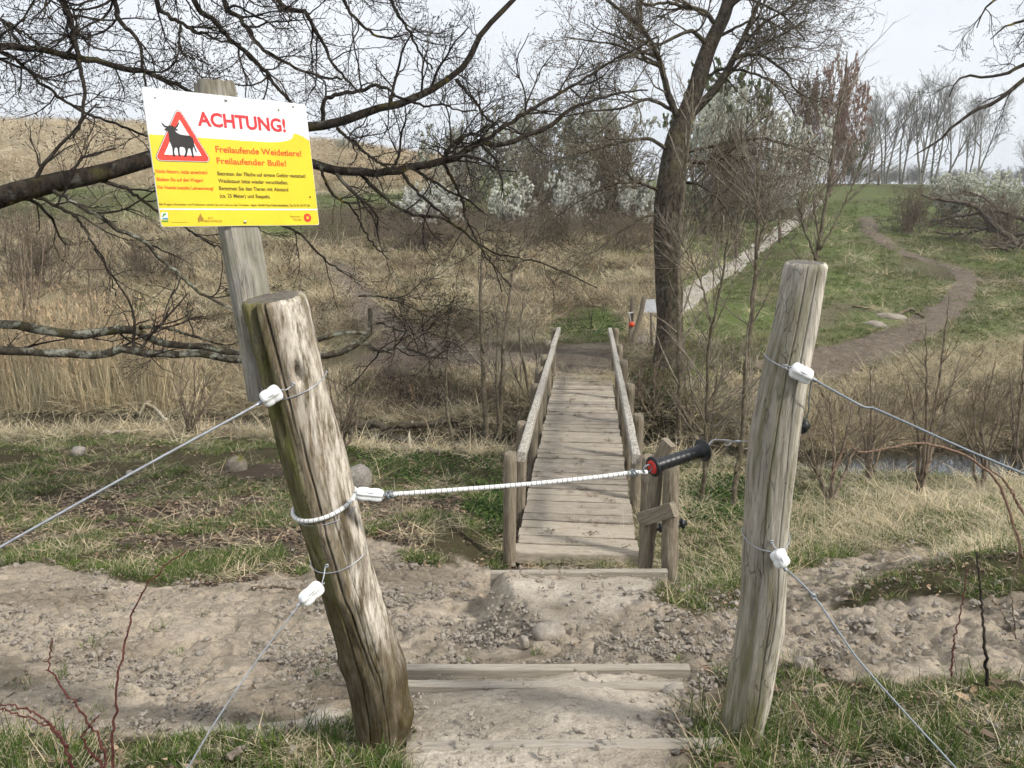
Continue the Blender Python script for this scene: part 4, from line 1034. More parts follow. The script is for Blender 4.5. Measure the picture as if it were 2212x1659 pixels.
def ring_insulator(c, r, ax, label, parent=None):
    """black screw-in insulator: stem, neck and two flanges"""
    root = thing('ring_insulator', label, 'insulator', c, 'black screw insulators')
    c = np.asarray(c); ax = unit(np.asarray(ax, float))
    mbo('body', lathe(c - ax * r * 1.1, c + ax * r * 1.3, [(0, r * 0.75), (0.1, r), (0.25, r), (0.32, r * 0.6), (0.5, r * 0.55), (0.58, r * 0.95), (0.72, r * 0.95), (0.8, r * 0.5), (1, r * 0.42)], 20), M_BLACK, root)
    mbo('screw', lathe(c - ax * r * 2.4, c - ax * r * 1.0, [(0, r * 0.2), (1, r * 0.2)], 10), M_STEEL, root)
    return root
ring_insulator(dpt(1726, 920, 2.20), 0.024, (1, 0.3, -0.1), 'black screw insulator peeking out behind the slim right post')
wire_thing('jumper_wire', 'thin cable dropping from the upper right insulator to the black insulator', [dpt(1752, 822, 2.02), dpt(1748, 860, 2.05), dpt(1746, 890, 2.12), dpt(1736, 914, 2.19)], 0.0020, M_WIRE2)

# ------------------------------------------------------------------ footbridge
BN = at(1245, 1195, 7.08); BF = at(1260, 803, 15.9)
bdir = BF - BN; BL = np.linalg.norm(bdir[:2]); bd = bdir / np.linalg.norm(bdir); bs = unit(np.array([bd[1], -bd[0], 0.0])); bup = np.cross(bs, bd)
bridge = thing('footbridge', 'narrow grey plank footbridge with wooden handrails over the stream', 'bridge', BN)
BW = 1.13; BANG = math.atan2(bd[1], bd[0]) - math.pi / 2; BPITCH = math.asin(bd[2])
def bp(s, lat, up): return BN + bd * s + bs * lat + bup * up

def plank_mesh(w, d, t, seed):
    g = np.random.default_rng(seed); nx = 10; e = 0.006
    prof = [(-d / 2, -t), (-d / 2, -e), (-d / 2 + e, 0), (d / 2 - e, 0), (d / 2, -e), (d / 2, -t)]
    xs = np.linspace(-w / 2, w / 2, nx); V = []
    e0 = g.uniform(-0.004, 0.004, (nx, 2)); cup = g.uniform(-0.004, 0.002)
    for i, x in enumerate(xs):
        for k, (y, z) in enumerate(prof):
            yy = y + (e0[i, 0] if k < 3 else e0[i, 1]); V.append((x, yy, z + cup * math.cos(3 * x) + 0.0025 * math.sin(5 * x + seed)))
    n = len(prof); Q = [(i * n + k, (i + 1) * n + k, (i + 1) * n + (k + 1) % n, i * n + (k + 1) % n) for i in range(nx - 1) for k in range(n)]
    V += [V[0], V[0]]; V = np.array(V); V[-2] = V[:n].mean(0); V[-1] = V[(nx - 1) * n:nx * n].mean(0)
    T = [(len(V) - 2, k, (k + 1) % n) for k in range(n)] + [(len(V) - 1, (nx - 1) * n + (k + 1) % n, (nx - 1) * n + k) for k in range(n)]
    return mkmesh('plank', V, Q, T, None, smooth=False)
pm = [plank_mesh(BW, 0.169, 0.05, s) for s in range(6)]
g = np.random.default_rng(21); NPL = 46; pitch = np.linalg.norm(bdir) / NPL
for k in range(NPL):
    off = bp((k + 0.5) * pitch, g.uniform(-0.012, 0.012), g.uniform(-0.008, 0.005))
    o = obj('plank', pm[k % 6], M_PLANK, bridge, loc=off)
    o.rotation_euler = (BPITCH + g.uniform(-0.012, 0.012), g.uniform(-0.006, 0.006), BANG + g.uniform(-0.007, 0.007))
    if k == 0: o.scale = (1.03, 1.1, 2.3)

def hewn_box(p0, p1, w, h, up, seed, nseg=24, jit=0.006, mb=None):
    """squared timber between two points with uneven faces"""
    p0 = np.asarray(p0); p1 = np.asarray(p1); d = unit(p1 - p0); s = unit(np.cross(d, up)); u = np.cross(s, d); e = min(w, h) * 0.13
    prof = np.array([(-w/2+e, h/2), (0, h/2), (w/2-e, h/2), (w/2, h/2-e), (w/2, -h/2+e), (w/2-e, -h/2), (0, -h/2), (-w/2+e, -h/2), (-w/2, -h/2+e), (-w/2, h/2-e)])
    n = len(prof); V = []
    for i in range(nseg):
        f = i / (nseg - 1); c = p0 + (p1 - p0) * f
        j = (fbm(np.arange(n) * 1.7 + seed, np.full(n, f * 9), seed, 3) - 0.5) * 2 * jit; b = (fbm(np.array([f * 3.0]), np.array([seed * 3.1]), seed + 5, 2)[0] - 0.5) * jit * 3
        V.append(c + s * (prof[:, 0:1] + j[:, None] + b) + u * (prof[:, 1:2] + j[:, None] * 0.7))
    V = np.concatenate(V); Q = [(i * n + k, (i + 1) * n + k, (i + 1) * n + (k + 1) % n, i * n + (k + 1) % n) for i in range(nseg - 1) for k in range(n)]
    V = np.concatenate([V, [V[:n].mean(0), V[-n:].mean(0)]]); T = [(len(V) - 2, (k + 1) % n, k) for k in range(n)] + [(len(V) - 1, (nseg - 1) * n + k, (nseg - 1) * n + (k + 1) % n) for k in range(n)]
    Q = [q[::-1] for q in Q]; T = [t[::-1] for t in T]
    return (mb or MB()).add(V, Q, T)

UP = np.array([0, 0, 1.0])
LATL, LATR = -0.56, 0.555
rails = [(-1, 0.02, 6.3, 0.90, 0.885), (-1, 6.25, 9.0, 0.905, 0.88), (1, 0.05, 5.0, 0.90, 0.885), (1, 5.0, 9.02, 0.888, 0.88)]
def long_obj(name, p0, p1, w, h, m, parent, seed, jit=0.006, nseg=24, **kw):
    """timber built along local Y so the grain follows it"""
    p0 = np.asarray(p0, float); p1 = np.asarray(p1, float); L = np.linalg.norm(p1 - p0)
    mb = hewn_box((0, 0, 0), (0, L, 0), w, h, UP, seed, nseg, jit); o = obj(name, mb.mesh(name, False), m, parent, loc=p0, **kw)
    d = Vector(p1 - p0); o.rotation_euler = (math.asin(max(-1, min(1, d.z / L))), 0, math.atan2(d.y, d.x) - math.pi / 2)
    return o
for i, (sd, s0, s1, u0, u1) in enumerate(rails):
    lat = 0.52 * sd
    long_obj('handrail', bp(s0, lat, u0), bp(s1, lat, u1), 0.078, 0.095, M_RAIL, bridge, 5 + i, 0.005, 40)
for i, lat in enumerate((-0.42, 0.0, 0.42)):
    long_obj('beam', bp(0.15, lat, -0.13), bp(9.0, lat, -0.13), 0.12, 0.16, M_BPOST, bridge, 60 + i)
def bpost(s, lat, top, seed, r=0.060):
    b = bp(s, lat, -0.9); zb = min(b[2], gz(b[0], b[1]) - 0.25); t = bp(s, lat, top); g = np.random.default_rng(seed)
    l = g.normal(0, 0.012, 2)
    ctrl = [(b[0] - l[0], b[1] - l[1], zb, r * 1.03), (b[0] * 0.5 + t[0] * 0.5, b[1] * 0.5 + t[1] * 0.5, (zb + t[2]) / 2, r), (t[0] + l[0], t[1] + l[1], t[2], r * 0.97)]
    return round_post('post', ctrl, M_BPOST, '', cracks=[(g.uniform(-1, 1), 0.3, 1.02, 0.0035, 0.012, 0.4)], sides=24, rings=22, seed=seed, rough=1.2, parent=bridge, toptilt=tuple(g.normal(0, 0.12, 2)))
for i, (s, top) in enumerate([(0.03, 0.93), (1.15, 0.93), (3.1, 0.95), (4.3, 0.95), (5.3, 0.96), (6.9, 0.95), (8.9, 0.92)]):
    bpost(s, -0.52 - 0.102, top + (0.0 if i else -0.0), 200 + i)
for i, (s, top) in enumerate([(0.0, 0.95), (1.55, 0.95), (3.1, 0.97), (4.9, 0.97), (6.6, 0.95), (8.95, 0.93)]):
    bpost(s, 0.52 + 0.104, top, 220 + i)

# ------------------------------------------------------------------ stub of fence beside the bridge
FD = 4.92
stub = thing('fence_stub', 'two short weathered posts with cross boards beside the near end of the bridge', 'fence', G(1425, 1242))
def px_post(name, rows, parent, seed, m=M_BPOST, label='', sides=36, rings=40, rough=1.3, cat='post', group=None):
    g = np.random.default_rng(seed)
    return round_post(name, pts_px(rows), m, label, cracks=[(g.uniform(-0.6, 0.6), 0.1, 1.02, 0.003, 0.012, 0.5), (g.uniform(-1, 1), 0.3, 0.9, 0.002, 0.008, 0.5)], sides=sides, rings=rings, seed=seed, rough=rough, parent=parent, toptilt=tuple(g.normal(0, 0.15, 2)), cat=cat, group=group)
px_post('post', [(1446, 1275, FD, 0.055), (1446, 1200, FD - 0.03, 0.052), (1450, 1080, FD - 0.06, 0.050), (1451, 977, FD - 0.08, 0.048)], stub, 301)
px_post('post', [(1393, 1262, FD + 0.12, 0.046), (1397, 1200, FD + 0.1, 0.045), (1409, 1100, FD + 0.05, 0.044), (1419, 1010, FD, 0.042), (1423, 985, FD, 0.041)], stub, 302)
long_obj('cross_board', at(1384, 1122, FD + 0.06), at(1457, 1100, FD - 0.17), 0.05, 0.095, M_CROSS, stub, 311, 0.004)
long_obj('cross_board', at(1398, 1040, FD + 0.05), at(1446, 955, FD - 0.14), 0.045, 0.085, M_CROSS, stub, 312, 0.004)
ring_insulator(at(1468, 1132, FD - 0.02), 0.036, (1, 0.1, 0.15), 'black insulator on the right side of the taller short post by the bridge')
ring_insulator(at(1421, 1140, FD + 0.12), 0.034, (1, 0.2, 0.0), 'black insulator between the two short posts by the bridge')

# ------------------------------------------------------------------ step boards
def step_board(pl, pr, Y, w, h, label, up=0.03, seed=0):
    a = aty(*pl, Y); b = aty(*pr, Y)
    mb = hewn_box((-np.linalg.norm(b - a) / 2, 0, 0), (np.linalg.norm(b - a) / 2, 0, 0), w, h, UP, seed, 40, 0.004)
    c = (a + b) / 2; c[2] = max(c[2], gz(c[0], c[1] - 0.03) + up) - h / 2; d = b - a; d[2] *= 0.5
    o = obj('step_board', mb.mesh('step_board', False), M_BOARD, loc=c, label=label, cat='board', group='wooden boards edging the steps')
    o.rotation_euler = (0, -math.asin(d[2] / np.linalg.norm(d)), math.atan2(d[1], d[0])); return o
step_board((1060, 1246), (1442, 1240), BOARD_Y + 0.02, 0.045, 0.34, 'step board at the foot of the mound, closest to the bridge', seed=401)
step_board((766, 1447), (1489, 1446), 2.68, 0.04, 0.16, 'raised pale step board crossing the trodden path in the middle of the steps', seed=402)
step_board((770, 1487), (1474, 1500), 2.50, 0.04, 0.12, 'half buried step board just in front of the raised one', 0.003, seed=403)
step_board((880, 1636), (1560, 1622), 2.03, 0.045, 0.12, 'nearest step board, flush with the soil at the bottom edge', 0.002, seed=404)

# ------------------------------------------------------------------ stones and loose wood
def stone(name, px, py, w, hgt, m, label, cat='stone', group='loose stones', seed=0, bury=0.3, d=None):
    p = G(px, py); dep = project(*p)[2]; r = w * dep / FPX / 2; rh = hgt * dep / FPX / 2
    nu, nv = 24, 14; g = np.random.default_rng(seed); th = np.linspace(0, 2 * np.pi, nu, endpoint=False); ph = np.linspace(0.02, np.pi - 0.02, nv)
    T, Ph = np.meshgrid(th, ph); x = np.sin(Ph) * np.cos(T); y = np.sin(Ph) * np.sin(T); z = np.cos(Ph)
    k = 0.75 + 0.5 * fbm(x * 1.6 + seed, y * 1.6 + z * 1.3, seed, 4) ; pw = lambda a: np.sign(a) * np.abs(a) ** 0.8
    V = np.stack([pw(x) * r * k, pw(y) * r * 0.8 * k, pw(z) * rh * 1.25 * k + rh * (0.9 - bury)], -1).reshape(-1, 3)
    i = np.arange(nv - 1)[:, None] * nu; j = np.arange(nu)[None]; Q = np.stack([i + j, i + nu + j, i + nu + (j + 1) % nu, i + (j + 1) % nu], -1).reshape(-1, 4)
    o = obj(name, mkmesh(name, V, Q), m, loc=p, label=label, cat=cat, group=group); o.rotation_euler = (0, 0, g.uniform(0, 6)); return o
stone('stone', 511, 1018, 44, 36, M_MOSSSTONE, 'small mossy stone in the grass left of the log post', seed=1)
stone('stone', 775, 1052, 66, 50, M_STONE, 'rounded grey boulder just behind the log post', seed=2)
stone('stone', 1447, 1493, 44, 20, M_STONE, 'smooth grey stone at the right end of the half buried board', seed=3, bury=0.7)
stone('stone', 938, 1481, 40, 14, M_STONE, 'dark flat stone between the two boards beside the log post', seed=4, bury=0.9)
stone('stone', 1133, 1396, 26, 24, M_CLOD, 'angular lump of soil at the front foot of the mound', seed=5, bury=0.2)
stone('stone', 1188, 1366, 70, 26, M_CLOD, 'pale crusted hump on the front of the mound', seed=6, bury=0.8)
stone('stone', 1978, 1210, 24, 12, M_STONE, 'pale flat pebble lying on the soil right of the slim post', seed=7)
stone('stone', 1925, 685, 60, 14, M_CLOD, 'pale boulder beside the muddy track on the right', seed=8, bury=1.0)
stone('stone', 1888, 702, 50, 16, M_CLOD, 'lower pale boulder partly covered by grass beside the muddy track', seed=9, bury=1.2)
stone('stone', 1735, 1445, 40, 30, M_CLOD, 'large clod of soil right of the base of the slim post', seed=10, bury=0.3)
for k, (px, py, w, lab) in enumerate([(170, 980, 30, 'pale flat stone in the grass at the far left'), (280, 1025, 18, 'pale pebble on the leaf litter left of the mossy stone'), (340, 1168, 14, 'light pebble in the grass strip above the bare soil on the left'), (430, 1415, 18, 'light stone on the bare soil slope beside the tallest red cane'), (590, 1400, 12, 'small pale pebble on the bare soil left of the log post'), (1000, 1260, 12, 'pebble on the soil between the log post and the mound'), (1108, 1222, 14, 'white pebble in front of the first bridge plank')]):
    stone('pebble', px, py, w, w * 0.55, M_STONE, lab, 'pebble', 'pebbles on the left slope', seed=30 + k, bury=0.3)

def stick(name, pts, r, m, label, cat='branch', group=None, lift=0.0, taper=0.5):
    P = []
    for q in pts: p = G(q[0], q[1]); p[2] += (q[2] if len(q) > 2 else 0.02) + lift; P.append(p)
    c = crom(np.array(P), 24); c[1:-1] += np.random.default_rng(int(pts[0][0])).normal(0, r * 0.3, (22, 3))
    mb = MB(); tubes(mb, c[None], np.linspace(r, r * taper, 24)[None], 8, True)
    o = mbo(name, mb, m, None, origin=P[0], label=label, cat=cat, group=group); return o
for k, (pts, lab) in enumerate([
    ([(220, 940, 0.05), (320, 936, 0.05), (378, 933, 0.02)], 'long bleached stick lying flat in front of the reeds'),
    ([(238, 920, 0.1), (300, 925, 0.1), (333, 921, 0.15)], 'bleached stick lying across the ditch edge, behind the long one'),
    ([(318, 899, 0.28), (345, 915, 0.25), (381, 942, 0.03)], 'pale splintered stick leaning down to the right in front of the reeds'),
    ([(302, 905, 0.1), (318, 900, 0.28), (330, 898, 0.3)], 'short bent pale stick at the top of the bleached pile'),
    ([(436, 941, 0.1), (460, 930, 0.15), (470, 935, 0.12)], 'short bleached stick near the water left of the log post')]):
    stick('bleached_stick', pts, 0.035 if k < 3 else 0.03, M_BLEACHED, lab, 'stick', 'bleached sticks by the ditch')
stick('bleached_stick', [(888, 978, 0.05), (884, 962, 0.2), (892, 950, 0.35)], 0.028, M_BLEACHED, 'curved bone pale branch standing up from the dark ditch', 'stick')
stick('bleached_stick', [(902, 984, 0.06), (925, 983, 0.1), (950, 990, 0.06)], 0.045, M_DEAD, 'thick broken branch lying at the ditch edge beside the curved pale branch', 'stick')
stick('fallen_log', [(690, 950, 0.30), (760, 952, 0.30), (870, 952, 0.28), (1000, 940, 0.3)], 0.10, M_ALDER, 'mossy plank like log spanning the dark ditch left of the bridge', 'log')
stick('stick', [(545, 1275, 0.02), (585, 1276, 0.03), (640, 1281, 0.03)], 0.012, M_SHRUB, 'dark thin stick lying on the soil left of the log post', 'stick')
stick('stick', [(1710, 1545, 0.05), (1760, 1600, 0.03), (1820, 1650, 0.02)], 0.006, M_CANE, 'straw coloured stalk lying right of the base of the slim post', 'stick')
stick('stick', [(495, 1650, 0.02), (515, 1640, 0.03), (528, 1632, 0.03)], 0.012, M_DEAD, 'short grey stick in the grass at the bottom edge', 'stick')
for k, (a, b, lab) in enumerate([((1940, 742), (2000, 752), 'dark log lying on the grass at the bend of the muddy track'), ((1870, 770), (1905, 774), 'short dark branch on the grass left of the muddy track'), ((2030, 605), (2075, 612), 'dark branch lying near the top of the muddy track')]):
    pass
stick('fallen_branch', [(1665 + 270, 684 + 0, 0.05), (1965, 676, 0.08), (1995, 690, 0.05)], 0.05, M_FPOST, 'dark log lying on the grass beside the bend of the muddy track', 'branch')
stick('fallen_branch', [(1840, 665, 0.05), (1880, 671, 0.05)], 0.035, M_FPOST, 'short dark branch on the grass left of the muddy track', 'branch')

# ------------------------------------------------------------------ far gate by the alder: posts, white sheet and red grip
gb = G(1363, 748)
gd = project(*gb)[2]
far_l = round_post('gate_post', pts_px([(1361, 752, gd, 0.055), (1363, 700, gd, 0.052), (1366, 640, gd, 0.05)]), M_BPOST, 'upright slim post beyond the bridge with a red grip hanging on it', sides=16, rings=14, seed=321)
g2 = G(1364, 755); g2d = project(*g2)[2]
far_r = round_post('gate_post', pts_px([(1362, 760, g2d, 0.07), (1374, 715, g2d, 0.065), (1384, 680, g2d, 0.06), (1391, 640, g2d, 0.055)]), M_BPOST, 'crooked post leaning right beyond the far end of the bridge', sides=16, rings=14, seed=322)
gs = thing('white_sign', 'blank white sheet sign seen from behind left of the alder trunk', 'sign', at(1400, 745, g2d + 0.15))
mb = MB(); c4 = [at(*p, g2d + 0.1) for p in ((1396, 647), (1415, 646), (1419, 675), (1391, 675))]; nn = unit(np.cross(c4[1] - c4[0], c4[3] - c4[0])) * 0.01
mb.add(np.array(c4 + [q + nn for q in c4]), [(0, 1, 2, 3), (7, 6, 5, 4), (0, 4, 5, 1), (1, 5, 6, 2), (2, 6, 7, 3), (3, 7, 4, 0)]); mbo('panel', mb, M_SHEET, gs, smooth=False)
mb = MB(); tubes(mb, np.array([[at(1408, 748, g2d + 0.14), at(1407, 700, g2d + 0.14), at(1406, 648, g2d + 0.14)]]), np.full((1, 3), 0.03), 8, True); mbo('post', mb, M_BPOST, gs)
rg = thing('red_grip', 'orange red plastic grip hanging on a white cord from the slim far post', 'handle', at(1364, 700, gd - 0.08))
mb = lathe(at(1364, 695, gd - 0.08), at(1365, 706, gd - 0.08), [(0, 0.035), (0.1, 0.06), (0.4, 0.066), (0.6, 0.066), (0.9, 0.06), (1, 0.035)], 16); mbo('body', mb, M_ORANGE, rg)
mb = MB(); line(mb, [at(1360, 675, gd - 0.07), at(1361, 685, gd - 0.08), at(1363, 696, gd - 0.08)], 0.008, 10, 6); tubes(mb, np.array([[at(1356, 675, gd - 0.06), at(1362, 676, gd - 0.07), at(1369, 674, gd - 0.06)]]), np.full((1, 3), 0.016), 6, True); mbo('cord', mb, M_WHITEP, rg)

# posts along the climbing path
for k, (px, py0, py1, wpx, lab) in enumerate([(1682, 461, 527, 7, 'nearest dark fence post beside the climbing path'), (1732, 447, 477, 6, 'second fence post up the climbing path'), (1758, 417, 463, 7, 'third fence post at the bend of the climbing path'),
        (1588, 500, 560, 8, 'brown fence post left of the climbing path among the twigs'), (1792, 392, 425, 5, 'fourth thin fence post beyond the bend of the path'), (1872, 372, 396, 4, 'farthest thin fence post on the crest of the meadow'), (1897, 378, 400, 4, 'thin fence post on the crest right of the farthest one')]):
    b = G(px, py1); d = project(*b)[2]; r = wpx * d / FPX / 2
    round_post('path_post', [(b[0], b[1], b[2] - 0.3, r), (b[0] + 0.02, b[1], b[2] + 0.4, r), *[(*at(px + 1, py0, d), r * 0.85)]], M_FPOST, lab, sides=12, rings=14, seed=340 + k, rough=2.5, group='old fence posts along the path', toptilt=(0.3, 0.1))

# ------------------------------------------------------------------ scattered ground cover (instances on points)
def blades(g, n, rad, L, W, lean, curl, cols, k=4, base=None):
    az = g.uniform(0, 2 * np.pi, n); rr = rad * np.sqrt(g.uniform(0, 1, n)); a2 = g.uniform(0, 2 * np.pi, n)
    p = np.stack([rr * np.cos(a2), rr * np.sin(a2), np.zeros(n) - 0.004], 1) if base is None else base
    ln = g.uniform(*L, n); w = g.uniform(*W, n); th = np.radians(g.uniform(*lean, n)); cu_ = np.radians(g.uniform(*curl, n))
    hd = np.stack([np.cos(az), np.sin(az), np.zeros(n)], 1); sd = np.stack([-np.sin(az), np.cos(az), np.zeros(n)], 1)
    V = np.empty((n, k, 2, 3)); st = ln / (k - 1)
    for j in range(k):
        ww = (w * (1.0, 0.9, 0.65, 0.12, 0.1)[j if k == 4 else min(4, j)] * 0.5)[:, None]
        q = p.copy(); V[:, j, 0] = q - sd * ww; V[:, j, 1] = q + sd * ww
        d = hd * np.sin(th)[:, None] + np.array([0, 0, 1.0]) * np.cos(th)[:, None]
        p = p + d * st[:, None]; p[:, 2] = np.maximum(p[:, 2], 0.003 + 0.004 * j); th = th + cu_
    cols = np.asarray(cols); f = g.uniform(0, len(cols) - 1.001, n); i = f.astype(int); fr = (f - i)[:, None]
    c = cols[i] * (1 - fr) + cols[i + 1] * fr
    C = np.repeat(c, k * 2, 0)
    b = (np.arange(n)[:, None] * k + np.arange(k - 1)[None]) * 2
    Q = np.stack([b, b + 1, b + 3, b + 2], -1).reshape(-1, 4)
    return V.reshape(-1, 3), Q, C

def proto_coll(name, meshes, mats):
    c = bpy.data.collections.new(name)
    for i, me in enumerate(meshes):
        o = bpy.data.objects.new('%s_%02d' % (name, i), me)
        if len(me.materials) == 0: me.materials.append(mats)
        c.objects.link(o)
    return c

def scatter(name, P, S, coll, label, rng_, tilt=0.15, flat=None):
    n = len(P); nv = len(coll.objects)
    me = bpy.data.meshes.new(name); me.vertices.add(n); me.vertices.foreach_set('co', np.ascontiguousarray(P.astype(np.float32)).ravel())
    rot = np.stack([rng_.normal(0, tilt, n), rng_.normal(0, tilt, n), rng_.uniform(0, 6.283, n)], 1)
    S = np.asarray(S); S3 = np.repeat(S[:, None], 3, 1) if S.ndim == 1 else S
    for nm, a in (('rot', rot), ('scl', S3)):
        t = me.attributes.new(nm, 'FLOAT_VECTOR', 'POINT'); t.data.foreach_set('vector', np.ascontiguousarray(a.astype(np.float32)).ravel())
    t = me.attributes.new('pick', 'INT', 'POINT'); t.data.foreach_set('value', rng_.integers(0, nv, n).astype(np.int32)); me.update()
    o = bpy.data.objects.new(name, me); scene.collection.objects.link(o); o['kind'] = 'stuff'; o['label'] = label
    gt = bpy.data.node_groups.new(name + '_nodes', 'GeometryNodeTree')
    gt.interface.new_socket('Geometry', in_out='INPUT', socket_type='NodeSocketGeometry'); gt.interface.new_socket('Geometry', in_out='OUTPUT', socket_type='NodeSocketGeometry')
    gi = gt.nodes.new('NodeGroupInput'); go = gt.nodes.new('NodeGroupOutput'); ip = gt.nodes.new('GeometryNodeInstanceOnPoints'); ci = gt.nodes.new('GeometryNodeCollectionInfo')
    ci.inputs['Collection'].default_value = coll; ci.inputs['Separate Children'].default_value = True; ci.inputs['Reset Children'].default_value = True
    def na(nm, ty):
        q = gt.nodes.new('GeometryNodeInputNamedAttribute'); q.data_type = ty; q.inputs['Name'].default_value = nm; return q.outputs['Attribute']
    e2r = gt.nodes.new('FunctionNodeEulerToRotation'); L = gt.links.new
    L(gi.outputs[0], ip.inputs['Points']); L(ci.outputs[0], ip.inputs['Instance']); ip.inputs['Pick Instance'].default_value = True
    L(na('pick', 'INT'), ip.inputs['Instance Index']); L(na('rot', 'FLOAT_VECTOR'), e2r.inputs[0]); L(e2r.outputs[0], ip.inputs['Rotation']); L(na('scl', 'FLOAT_VECTOR'), ip.inputs['Scale'])
    L(ip.outputs[0], go.inputs[0])
    md = o.modifiers.new('scatter', 'NODES'); md.node_group = gt
    return o

def cand(g, n, y0, y1, p=1.5, half=0.82):
    u = g.uniform(0, 1, n)
    y = (y0 ** (1 - p) + u * (y1 ** (1 - p) - y0 ** (1 - p))) ** (1 / (1 - p)) if p != 1 else y0 * (y1 / y0) ** u
    x = (y + 0.6) * g.uniform(-half, half, n); z = H(x, y); return np.stack([x, y, z], 1)

TRK = []
def dry(P):          # away from the water and the bridge deck
    return np.abs(P[:, 1] - stream_y(P[:, 0])) > 0.75

g = np.random.default_rng(50)
GREEN = [(0.038, 0.072, 0.014), (0.078, 0.130, 0.026), (0.135, 0.180, 0.050), (0.056, 0.092, 0.019)]
TAN = [(0.34, 0.275, 0.175), (0.50, 0.425, 0.29), (0.62, 0.55, 0.41), (0.40, 0.32, 0.21)]
def tuft(g, n, *a, cols=GREEN, extra=0):
    mb = MB(); V, Q, C = blades(g, n, *a, cols); mb.add(V, Q, col=C)
    if extra:
        V, Q, C = blades(g, extra, a[0], (a[1][0], a[1][1] * 1.2), a[2], (30, 80), (4, 18), TAN); mb.add(V, Q, col=C)
    return mb.mesh('tuft')
C_GRASS = proto_coll('grass_tuft', [tuft(g, 26, 0.045, (0.02, 0.07), (0.0016, 0.0034), (5, 65), (4, 22), extra=5) for _ in range(6)], M_LEAF)
C_LONG = proto_coll('long_grass_tuft', [tuft(g, 22, 0.05, (0.06, 0.17), (0.002, 0.004), (3, 45), (4, 18), extra=10) for _ in range(5)], M_LEAF)
def straw_tuft(g, n=24, L=(0.16, 0.52)):
    mb = MB(); V, Q, C = blades(g, n, 0.16, L, (0.003, 0.0068), (58, 96), (-2, 16), TAN); mb.add(V, Q, col=C)
    V, Q, C = blades(g, 5, 0.10, (0.05, 0.16), (0.002, 0.004), (10, 60), (5, 20), GREEN); mb.add(V, Q, col=C); return mb.mesh('straw')
C_STRAW = proto_coll('straw_tuft', [straw_tuft(g) for _ in range(7)], M_STRAW)
C_BROWN = None
def brown_tuft(g):
    mb = MB(); V, Q, C = blades(g, 26, 0.15, (0.12, 0.5), (0.003, 0.007), (20, 90), (0, 18), [(0.10, 0.072, 0.048), (0.17, 0.122, 0.082), (0.25, 0.185, 0.125)]); mb.add(V, Q, col=C); return mb.mesh('brown')
C_BROWN = proto_coll('brown_tuft', [brown_tuft(g) for _ in range(5)], M_STRAW)
def leaf_patch(g, n=9, R=0.10, sz=(0.012, 0.026)):
    mb = MB()
    for _ in range(n):
        s = g.uniform(*sz); az = g.uniform(0, 6.28); c = np.array([*g.uniform(-R, R, 2), g.uniform(0.004, 0.014)]); d = np.array([math.cos(az), math.sin(az), g.uniform(-0.35, 0.35)]); e = np.array([-math.sin(az), math.cos(az), g.uniform(-0.3, 0.3)]); k = g.uniform(0.2, 0.6) * s
        up = np.array([0, 0, 1.0])
        V = [c - d * s * 1.4, c - d * s * .5 + e * s * .6 + up * k, c + d * s * .6 + e * s * .55 + up * k, c + d * s * 1.4, c + d * s * .6 - e * s * .55 + up * k * .6, c - d * s * .5 - e * s * .6 + up * k * .6, c]
        col = np.array([(0.22, 0.165, 0.12), (0.15, 0.11, 0.08), (0.30, 0.235, 0.175), (0.18, 0.125, 0.09), (0.11, 0.085, 0.066)])[g.integers(0, 5)]
        mb.add(V, [(0, 6, 2, 1), (6, 3, 2, 2)][:1], [(6, 3, 2), (0, 5, 6), (6, 5, 4), (6, 4, 3)], col=np.tile(col, (7, 1)))
    return mb.mesh('leaves', False)
C_LEAF = proto_coll('leaf_patch', [leaf_patch(g) for _ in range(6)], M_LITTER)
def clod(g, n=9, R=0.07, sz=(0.004, 0.017)):
    mb = MB(); nu, nv = 7, 5
    for _ in range(n):
        s = sz[0] + (sz[1] - sz[0]) * g.uniform(0, 1) ** 2.2; c = np.array([*g.uniform(-R, R, 2), s * g.uniform(-0.1, 0.35)])
        T, Ph = np.meshgrid(np.arange(nu) * 2 * np.pi / nu, np.linspace(0.05, np.pi - 0.05, nv)); k = g.uniform(0.68, 1.25, T.shape)
        V = np.stack([np.sin(Ph) * np.cos(T) * k * g.uniform(0.9, 1.5), np.sin(Ph) * np.sin(T) * k, np.cos(Ph) * k * 0.75], -1).reshape(-1, 3) * s; a = g.uniform(0, 6.28)
        V = V @ np.array([[math.cos(a), -math.sin(a), 0], [math.sin(a), math.cos(a), 0], [0, 0, 1]]).T + c
        i = np.arange(nv - 1)[:, None] * nu; j = np.arange(nu)[None]; mb.add(V, np.stack([i + j, i + nu + j, i + nu + (j + 1) % nu, i + (j + 1) % nu], -1).reshape(-1, 4))
    return mb.mesh('clods', False)
C_CLOD = proto_coll('clod_cluster', [clod(g) for _ in range(8)], M_CLOD)
def reed(g, n=9, TAN=TAN):
    mb = MB()
    ln = g.uniform(1.1, 1.9, n); V, Q, C = blades(g, n, 0.28, (1.1, 1.9), (0.006, 0.010), (0, 12), (0, 5), TAN); mb.add(V, Q, col=C)
    V4 = V.reshape(n, 4, 2, 3); tops = V4[:, 3].mean(1)
    for k in range(n):
        b = np.repeat(tops[k][None], 9, 0) + g.normal(0, 0.02, (9, 3)) - np.array([0, 0, 1]) * g.uniform(0, 0.15, (9, 1))
        if g.uniform() < 0.55:
            V, Q, C = blades(g, 9, 0.02, (0.07, 0.16), (0.008, 0.018), (5, 60), (2, 20), [(0.36, 0.27, 0.18), (0.46, 0.36, 0.25)], base=b)
            mb.add(V, Q, col=C)
    V, Q, C = blades(g, n * 2, 0.28, (0.4, 1.0), (0.005, 0.011), (10, 60), (6, 26), TAN); mb.add(V, Q, col=C)
    return mb.mesh('reed')
